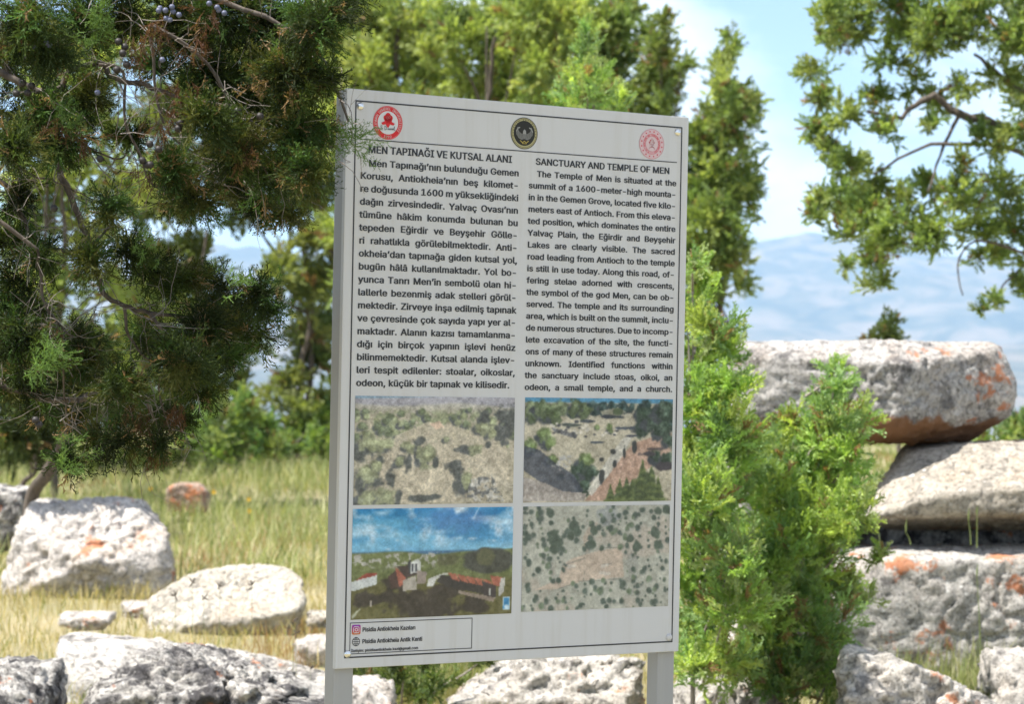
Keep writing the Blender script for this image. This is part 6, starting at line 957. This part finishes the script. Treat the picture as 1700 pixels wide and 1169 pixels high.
# leaning juniper with the visible lower trunk
g = ground_pt(45, 17.6); T = thing('leaning_juniper', 'old juniper with a bare dark leaning trunk rising beside the white boulder', 'tree', g)
P = smooth_line([g-[0, 0, .1], at(52, 835, 17.6), at(76, 790, 17.4), at(102, 745, 17.2), at(112, 705, 17.1), at(104, 655, 17), at(90, 600, 17), at(70, 540, 17)], 4)
tb = Tubes(); tb.add(P, np.linspace(27, 13, len(P))*.5*m_px(17), 9, .25); link('trunk', tb.mesh('trunk', g), M_BARK, T)
limb('limb', [(105, 735), (122, 690), (160, 650), (210, 640)], 17, 16.6, 10, 4, T); limb('limb', [(90, 600), (130, 560), (160, 520)], 17, 16.6, 9, 4, T)
f_ = Foliage()
for x, y, r in B('60,560,50 110,600,45 20,640,50 60,680,40 150,580,40 10,560,45 30,720,35 130,650,30'): blob(f_, at(x, y, 16.9), r*m_px(17), SPR_FAR, 150, .12, DARKG, up=.1)
f_.make('crown', T)

# --- bright young junipers behind and beside the sign
def young(label, base_px, D, blobs, leaders, dens=1.0, size=.12, tints=BRIGHT):
    g = ground_pt(base_px, D); T = thing('young_juniper', label, 'shrub', g); f_ = Foliage(); st = Tubes()
    for pts, w0 in leaders:
        P = px_line([(base_px, 1190)]+pts, D+.3, D); st.add(P, np.linspace(w0*.75, 1.4, len(P))*.5*m_px(D), 6, .2)
    for bi, (x, y, r) in enumerate(blobs):
        dd = D+rng.uniform(-.45, .35); rm = r*m_px(D); c = at(x, y, dd)
        rm *= 1.36; n_ = int(dens*41*(rm/size)**2)+12
        blob(f_, c, rm, SPR_PLUME, n_, size, tints, up=.75, sub=.5, grow=.5)
        q = at(base_px+(x-base_px)*.25, y+r*2.2+30, D+.1)
        if bi % 2 == 0: st.add(smooth_line([q, q*.4+c*.6+[0, 0, -.02], c], 4), np.linspace(6, 2, 9)*.5*m_px(D), 5, .2)
    link('stem', st.mesh('stem', g), M_TWIG, T, 'stuff'); f_.make('foliage', T); return T
young('tall young juniper behind the sign, its fresh leader rising above the top edge', 980, 12.4,
      B('976,45,8 972,70,12 978,95,17 965,118,22 992,122,20 948,140,22 975,155,34 1005,160,26 930,168,24 1020,182,24 985,210,40 940,230,40 1030,240,40'),
      [([(985, 400), (978, 180), (976, 110), (975, 45)], 9), ([(980, 300), (960, 180), (950, 120)], 5)], .62, .085, BRIGHT*1.05)
young('bright green juniper bush right behind the right post of the sign', 1150, 10.6,
      B('1150,438,9 1152,465,16 1160,500,26 1178,540,32 1142,545,30 1195,590,38 1155,600,40 1210,635,30 1180,665,48 1145,680,45 1205,710,38 1160,750,55 1215,770,36 1150,830,55 1205,850,48 1160,910,58 1215,930,45 1150,985,52 1205,1010,48 1160,1060,50 1210,1090,45 1140,1110,35'),
      [([(1150, 900), (1150, 600), (1150, 430)], 12), ([(1160, 900), (1185, 700), (1200, 600)], 7)], 1.0, .10)
young('bushy young juniper with a pointed top in front of the big slab', 1320, 11.3,
      B('1386,612,8 1388,640,17 1384,675,28 1408,690,22 1375,720,40 1432,702,20 1415,745,36 1325,700,24 1330,740,36 1290,770,40 1352,790,50 1412,800,34 1290,830,45 1395,850,42 1340,860,50 1260,870,36 1300,910,50 1365,920,45 1405,890,26 1270,950,40 1330,970,50 1390,975,34 1300,1020,48 1360,1040,42 1270,1060,42 1330,1090,46 1385,1100,36 1290,1120,40 1240,740,34 1250,800,36 1440,1000,14 1460,930,10 1250,990,44 1250,920,40 1320,1000,44 1240,1100,40 1310,1130,40 1370,1140,34 1200,1130,30'),
      [([(1340, 900), (1375, 720), (1386, 610)], 12), ([(1310, 900), (1310, 780), (1325, 700)], 8), ([(1350, 1000), (1410, 850), (1432, 700)], 7)], 1.0, .105)

young('low dark juniper sprigs growing between the rocks under the panel', 660, 11.5,
      B('610,1120,20 640,1105,18 670,1125,22 700,1110,18 730,1135,20 650,1150,24 690,1160,24 600,1160,20 800,1098,12'),
      [([(655, 1165), (640, 1120)], 4)], .8, .09, DARKG*1.5)
# --- near juniper, branches hanging in from the upper left
g = np.array([-2.15, 6.3, 0.0]); T = thing('near_juniper', 'nearest juniper whose drooping dark branches hang in from the upper left', 'tree', g)
P = smooth_line([g-[0, 0, .2], g+[.05, 0, .9], g+[-.05, .1, 1.8], g+[.1, .05, 2.8], g+[.25, 0, 3.4]], 5)
tb = Tubes(); tb.add(P, np.linspace(.17, .08, len(P)), 12, .25); link('trunk', tb.mesh('trunk', g), M_BARK, T)
LIMBS = [([(-560, 60), (-250, 90), (0, 105), (80, 240), (103, 292), (132, 360), (153, 420), (168, 480), (205, 507), (250, 520), (322, 528), (370, 535)], 5.9, 15, 5),
         ([(-500, 200), (-200, 250), (0, 300), (32, 352), (62, 398), (110, 420), (162, 432)], 5.8, 11, 5),
         ([(-450, 330), (-150, 300), (45, 400), (62, 440), (76, 508), (100, 540), (120, 560)], 5.7, 9, 3),
         ([(-560, 40), (-200, 20), (60, 150), (118, 118), (165, 106), (192, 132), (240, 140), (290, 160), (380, 180), (470, 230), (560, 245)], 5.6, 14, 4),
         ([(165, 106), (205, 120), (208, 205), (232, 252), (247, 300), (288, 326)], 5.55, 6, 2.5),
         ([(110, 420), (160, 400), (190, 360), (200, 330)], 5.8, 6, 2.5), ([(0, 250), (50, 290), (95, 302), (150, 330)], 5.7, 5, 2),
         ([(120, 226), (150, 246), (200, 264), (215, 240)], 5.7, 5, 2), ([(100, 540), (105, 600), (108, 660), (112, 700)], 5.8, 5, 2.5),
         ([(130, 665), (165, 652), (210, 655), (245, 668), (265, 720)], 5.8, 11, 3), ([(-400, 520), (-150, 600), (0, 640), (70, 660), (130, 665)], 5.9, 14, 10),
         ([(250, 40), (330, 90), (372, 150), (392, 205), (450, 300)], 5.5, 7, 2.5), ([(250, 520), (285, 580), (262, 640), (290, 740)], 5.75, 6, 2),
         ([(-300, -120), (0, -60), (200, -30), (400, 10), (520, 80), (580, 200)], 5.5, 16, 4), ([(205, 507), (215, 560), (250, 600), (300, 610)], 5.8, 6, 2),
         ([(250, 60), (270, 200), (330, 260), (430, 320)], 5.6, 6, 2)]
allp = []
for pts, D, w0, w1 in LIMBS:
    _, P = limb('limb', pts, D, D+.12, w0, w1, T, sides=7); allp.append(P)
allp = np.concatenate(allp); px_x = allp[:, 0]/allp[:, 1]*FPX+CXP
allp = allp[(px_x > -30) & (px_x < 600)]
tw = Tubes()
for i in range(420):
    p = allp[rng.integers(len(allp))]+rng.normal(size=3)*[.01, .05, .01]
    d = unit(rng.normal(size=3)*[1, .8, .8]+[.25, 0, -.35]); pts = [p]; Ln = rng.uniform(.05, .22); n_ = 6
    for j in range(n_): d = unit(d+rng.normal(size=3)*.28+[0, 0, -.04]); pts.append(pts[-1]+d*Ln/n_)
    w0 = rng.uniform(.0016, .0036); tw.add(np.array(pts), np.linspace(w0, w0*.35, n_+1)*.5, 3)
    if rng.random() < .6:
        q = pts[3]; d2 = unit(d+rng.normal(size=3)*.7); tw.add(np.array([q, q+d2*Ln*.3, q+unit(d2+rng.normal(size=3)*.3)*Ln*.55]), np.array([w0*.5, w0*.35, w0*.2])*.6, 3)
link('twigs', tw.mesh('twigs', g), M_TWIG, T, 'stuff')
f_ = Foliage(); fd = Foliage()
for x, y, z, r_ in ((-.6, 6.0, 2.98, .26), (-.85, 5.92, 2.95, .28), (-1.1, 5.84, 2.95, .28), (-1.35, 5.76, 2.95, .28), (-.55, 6.28, 3.0, .3), (-.3, 6.35, 3.05, .26), (-2.6, 6.2, 3.1, .5), (-1.1, 6.0, 2.95, .4), (-.8, 6.1, 3.05, .4), (-.45, 6.1, 3.0, .36), (-1.4, 6.5, 3.2, .4), (-.9, 6.5, 3.15, .36), (-2.4, 6.5, 2.5, .5), (-1.9, 5.9, 1.6, .4), (-2.3, 6.3, 1.9, .45), (-.2, 6.2, 3.15, .3), (.1, 6.25, 3.3, .3)):
    blob(f_, (x, y, z), r_, SPR_FAR, 420, .13, NEARG, up=-.1)  # unseen crown clumps, mostly added overhead to shade the sign's side and posts
NB = B('''60,35,58 130,50,55 205,25,50 25,100,50 130,165,48 60,190,42 15,190,40 90,90,40 300,50,66 385,30,66 465,60,66 525,40,56 578,5,26 485,130,62 528,135,36 420,170,62 500,215,44
 536,215,22 350,120,52 300,170,34 400,250,52 452,290,46 388,310,34 500,290,36 350,210,40 20,245,42 28,325,34 95,235,38 222,235,24 285,285,30 322,335,32 180,350,28 285,330,26
 212,425,34 150,440,32 60,430,30 18,480,44 40,560,52 90,600,28 245,440,26 290,470,36 365,500,44 425,490,36 405,545,44 345,560,52 452,520,18 300,600,50 255,560,42 330,640,42 375,600,26
 150,600,36 200,640,42 240,690,42 170,735,26 210,735,24 30,640,44 70,690,28 112,770,20 5,400,36 480,350,22 430,340,26 250,110,30 130,560,30 60,510,30 300,690,26 270,745,16 130,700,20''')
for x, y, r in NB:
    D = 5.6+rng.uniform(-.25, .4)+(.25 if y > 350 else 0); rm = r*m_px(D); c = at(x, y, D)
    lit = NEARG*(1.0 if x > 260 or y > 260 else 1.35)  # upper left sprays tinted brighter, as if sunlit
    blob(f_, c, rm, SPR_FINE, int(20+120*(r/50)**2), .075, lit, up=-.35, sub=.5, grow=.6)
for x, y, n_ in ((588, 232, 9), (578, 245, 8), (596, 243, 6), (560, 240, 10), (112, 775, 14), (100, 740, 8), (460, 100, 16), (160, 30, 22), (110, 200, 20), (500, 40, 20), (85, 595, 22), (60, 610, 14), (240, 410, 14), (385, 470, 14), (150, 60, 20)):
    c = at(x, y, 5.45); n2 = n_; P_ = c+rng.normal(size=(n2, 3))*[.012, .012, .012]
    f_.scatter(SPR_FINE, P_, rng.normal(size=(n2, 3))*.8+[.5, -.3, .35], .05*(.7+.6*rng.random(n2)), np.tile((.12, .20, .055), (n2, 1))*(.8+.4*rng.random((n2, 1))))
for x, y, r, n_ in ((255, 40, 18, 16), (300, 165, 16, 22), (265, 195, 14, 12), (110, 200, 12, 10), (245, 275, 10, 8), (330, 60, 14, 10), (345, 15, 12, 8), (90, 552, 14, 10), (225, 690, 24, 30), (265, 740, 14, 16), (245, 720, 20, 18), (300, 670, 16, 12), (140, 230, 10, 8), (215, 80, 14, 10), (300, 140, 14, 16), (230, 60, 12, 10), (30, 30, 18, 8), (400, 240, 20, 8), (10, 60, 16, 8)):
    c = at(x, y, 5.45 if y < 300 else 5.75); P_ = c+rng.normal(size=(n_, 3))*r*m_px(5.6)*.6
    fd.scatter(SPR_DEAD, P_, rng.normal(size=(n_, 3))*.4+[0, 0, -1], .055*(.7+.6*rng.random(n_)), BROWN[rng.integers(0, 3, n_)]*(.7+.5*rng.random((n_, 1))))
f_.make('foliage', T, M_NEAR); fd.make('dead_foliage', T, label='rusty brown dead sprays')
dirs8, F8 = cube_dirs(4)
M_BERRY = flat_mat('bluish_juniper_berry', (.09, .10, .16), .5, 0, .3, 60); M_CONE = flat_mat('dark_old_berry', (.02, .016, .015), .6)
berry_me = {}
for kk, mt in (('berry', M_BERRY), ('old_berry', M_CONE)):
    me = np_mesh(kk, dirs8*.0062*(1+.08*vnoise(dirs8*3)[:, None]), F8, smooth=True); me.materials.append(mt); berry_me[kk] = me
for x, y in [(265, 14), (272, 20), (281, 12), (276, 28), (290, 22), (296, 30), (284, 34), (262, 26), (350, 6), (358, 14), (366, 10), (372, 20), (268, 98), (158, 152), (70, 70), (82, 75), (60, 78)]:
    o = link('berry', berry_me['berry'], None, T); o.location = Vector(at(x, y, 5.38)+rng.normal(size=3)*.004)-Vector(T.location)
for x, y in [(203, 68), (206, 80), (202, 92), (216, 105), (198, 110), (40, 138), (50, 145), (46, 152), (22, 150), (232, 262), (238, 272), (250, 270), (295, 206), (303, 205), (244, 236), (262, 250), (92, 345), (170, 260), (175, 335), (62, 700), (60, 698), (395, 185), (430, 190), (345, 195)]:
    o = link('berry', berry_me['old_berry'], None, T, label='dark old berry'); o.location = Vector(at(x, y, 5.40)+rng.normal(size=3)*.004)-Vector(T.location); o.scale = (1.3,)*3

# ------------------------------------------------------------------ grass and weeds
def blades(n_, D0, D1, h, wd, tint_fn, a0=-.235, a1=.235, keep=None, lean=.8, z_off=-.02):
    D = D0*(D1/D0)**rng.random(n_); D = np.where(rng.random(n_) < .5, D, D0+(D1-D0)*rng.random(n_)); a = a0+(a1-a0)*rng.random(n_); x = D*np.tan(a); y = D
    cl = vnoise(np.stack([x*1.7, y*1.7, 0*x+5], -1)); hh = h*(.45+.9*rng.random(n_))*(1+.45*cl)
    if keep is not None:
        k = keep(x, y, cl); x, y, D, hh, cl = x[k], y[k], D[k], hh[k], cl[k]
    n_ = len(x); z = gz(x, y)+z_off; base = np.stack([x, y, z], -1)
    az = rng.random(n_)*2*PI; ln = lean*rng.random(n_)*hh; tip = base+np.stack([np.cos(az)*ln, np.sin(az)*ln, hh], -1); mid = base*.5+tip*.5-np.stack([np.cos(az)*ln*.2, np.sin(az)*ln*.2, -.04*hh], -1)
    fa = rng.random(n_)*PI; w_ = (np.maximum(wd, .00035*D)*(.6+.8*rng.random(n_)))[:, None]*np.stack([np.cos(fa), np.sin(fa)*.5, 0*fa], -1)
    Q = np.stack([base, mid+w_*.5, tip, mid-w_*.5], 1); c = tint_fn(x, y, cl, n_)
    return Q.reshape(-1, 3), np.repeat(c, 4, 0)
STRAW = np.array([(.46, .37, .18), (.40, .33, .15), (.52, .44, .25), (.35, .31, .14)]); GGRN = np.array([(.17, .22, .05), (.13, .19, .045), (.22, .26, .07), (.20, .22, .06)])
def t_mix(x, y, cl, n_):
    g_ = .28+.55*sstep(17, 27, y)+.35*vnoise(np.stack([x*.8, y*.5, 0*x+1], -1))+.25*sstep(1, 3, x)
    pick = rng.random(n_) < g_
    c = np.where(pick[:, None], GGRN[rng.integers(0, 4, n_)], STRAW[rng.integers(0, 4, n_)])*(.7+.6*rng.random((n_, 1)))
    rust = vnoise(np.stack([x*.9, y*.35, 0*x+8], -1)) > .42
    c[rust & (rng.random(n_) < .6)] = (.36, .22, .12)
    return c
Vg, Cg = blades(125000, 9.5, 44, .12, .0042, t_mix)
link('grass', np_mesh('grass', Vg, np.arange(len(Vg)).reshape(-1, 4), Cg), M_GRASS, kind='stuff')
WEED = np.array([(.24, .29, .11), (.33, .36, .16), (.19, .24, .09), (.45, .46, .25), (.52, .50, .32)])
def t_weed(x, y, cl, n_): return WEED[rng.integers(0, 5, n_)]*(.7+.6*rng.random((n_, 1)))
Vg, Cg = blades(26000, 17, 40, .24, .009, t_weed, -.21, -.04, keep=lambda x, y, cl: cl+.5*(rng.random(len(x))-.5)+.5*sstep(18, 26, y) > .30, lean=.7)
V2, C2 = blades(7000, 11.2, 13.6, .20, .006, t_weed, .125, .215, keep=lambda x, y, cl: cl > -.3, lean=.5)
V3, C3 = blades(9000, 11.9, 14, .32, .006, t_weed, -.065, .03, lean=.5)
Vg = np.concatenate([Vg, V2, V3]); Cg = np.concatenate([Cg, C2, C3])
link('weeds', np_mesh('weeds', Vg, np.arange(len(Vg)).reshape(-1, 4), Cg), M_GRASS, kind='stuff')

M_STEM = flat_mat('green_stem', (.16, .20, .06), .6); M_DRY = flat_mat('dry_seed_head', (.06, .045, .03), .8); M_YEL = flat_mat('yellow_petals', (.75, .50, .04), .6)
def stalk(label, x, y0, y1, D, lean_px, head=False, group=None):
    b0 = at(x, y0, D); T_ = thing('grass_stalk' if not head else 'dry_seed_stalk', label, 'grass stalk' if not head else 'seed stalk', b0, group=group)
    P = smooth_line([at(x, y0, D), at(x+lean_px*.3, (y0+y1)/2, D), at(x+lean_px, y1, D)], 4)
    tb = Tubes(); tb.add(P, np.linspace(.0035, .0018, len(P))*(.35 if head else 1), 5); link('stem', tb.mesh('stem', b0), M_STEM, T_)
    hd = Tubes(); q = at(x+lean_px, y1, D)
    if head:
        for _ in range(5):
            d = unit(rng.normal(size=3)+[.6, 0, .5]); hd.add(np.array([q, q+d*.012, q+d*.028]), np.array([.0015, .0035, .001]), 5)
        link('seed_head', hd.mesh('seed_head', b0), M_DRY, T_)
    else:
        hd.add(np.array([q, q+[0, 0, .03], q+[.002, 0, .07]]), np.array([.002, .005, .001]), 5); link('seed_head', hd.mesh('seed_head', b0), M_STEM, T_)
for i, (x, y0, y1, ln, lb) in enumerate([(1462, 912, 868, -8, 'thin green stalk leaning left in front of the dark gap under the cream block'), (1612, 905, 866, -4, 'left one of a tight pair of green stalks in front of the gap'),
        (1622, 910, 858, 0, 'tallest green stalk in front of the dark gap under the cream block'), (1512, 905, 885, -8, 'short green stalk on the rim of the lichened block'), (1628, 1100, 960, -6, 'long green stalk rising before the orange lichen block')]):
    stalk(lb, x, y0, y1, 13.0 if i < 4 else 12.4, ln)
for x, y, lb in [(318, 968, 'leftmost dark dry seed head in front of the low cream boulder'), (296, 990, 'lowest left dark seed head before the cream boulder'), (334, 994, 'small dark seed head below its neighbour at the cream boulder'),
        (370, 975, 'dark forked seed head at the middle of the cream boulder'), (415, 972, 'tall dark seed head before the right half of the cream boulder'), (489, 1032, 'dark slanted seed head beside the left post'), (488, 1052, 'lowest dark seed head beside the left post'), (520, 1112, 'dark seed head over the long pale rock')]:
    stalk(lb, x+rng.uniform(-6, 6), y+95, y, 11.4, 0, True, 'dark seed heads on dry stalks')
for x, y, lb in [(355, 817, 'orange yellow flower right of the small reddish stone'), (413, 829, 'yellow flower among the weeds in the middle of the meadow'), (414, 848, 'pale yellow flower just below the other in the meadow'), (250, 812, 'small yellow flower above the end of the large pale boulder')]:
    c = at(x, y, 22); gg = np.array([c[0], 22, float(gz(np.array([c[0]]), np.array([22.]))[0])]); T_ = thing('wildflower', lb, 'flower', gg, group='yellow flowers in the meadow')
    tb = Tubes(); tb.add(np.array([gg, (gg+c)/2+[.01, 0, 0], c]), np.array([.004, .003, .003]), 4); link('stem', tb.mesh('stem', gg), M_STEM, T_)
    V = [c]+[c+np.array([math.cos(a)*(.028 if j % 2 else .012), -.01, math.sin(a)*(.028 if j % 2 else .012)]) for j, a in enumerate(np.linspace(0, 2*PI, 12, endpoint=False))]
    me = bpy.data.meshes.new('petals'); me.from_pydata([tuple(v-gg) for v in V], [], [(0, 1+j, 1+(j+1) % 12) for j in range(12)]); link('petals', me, M_YEL, T_)
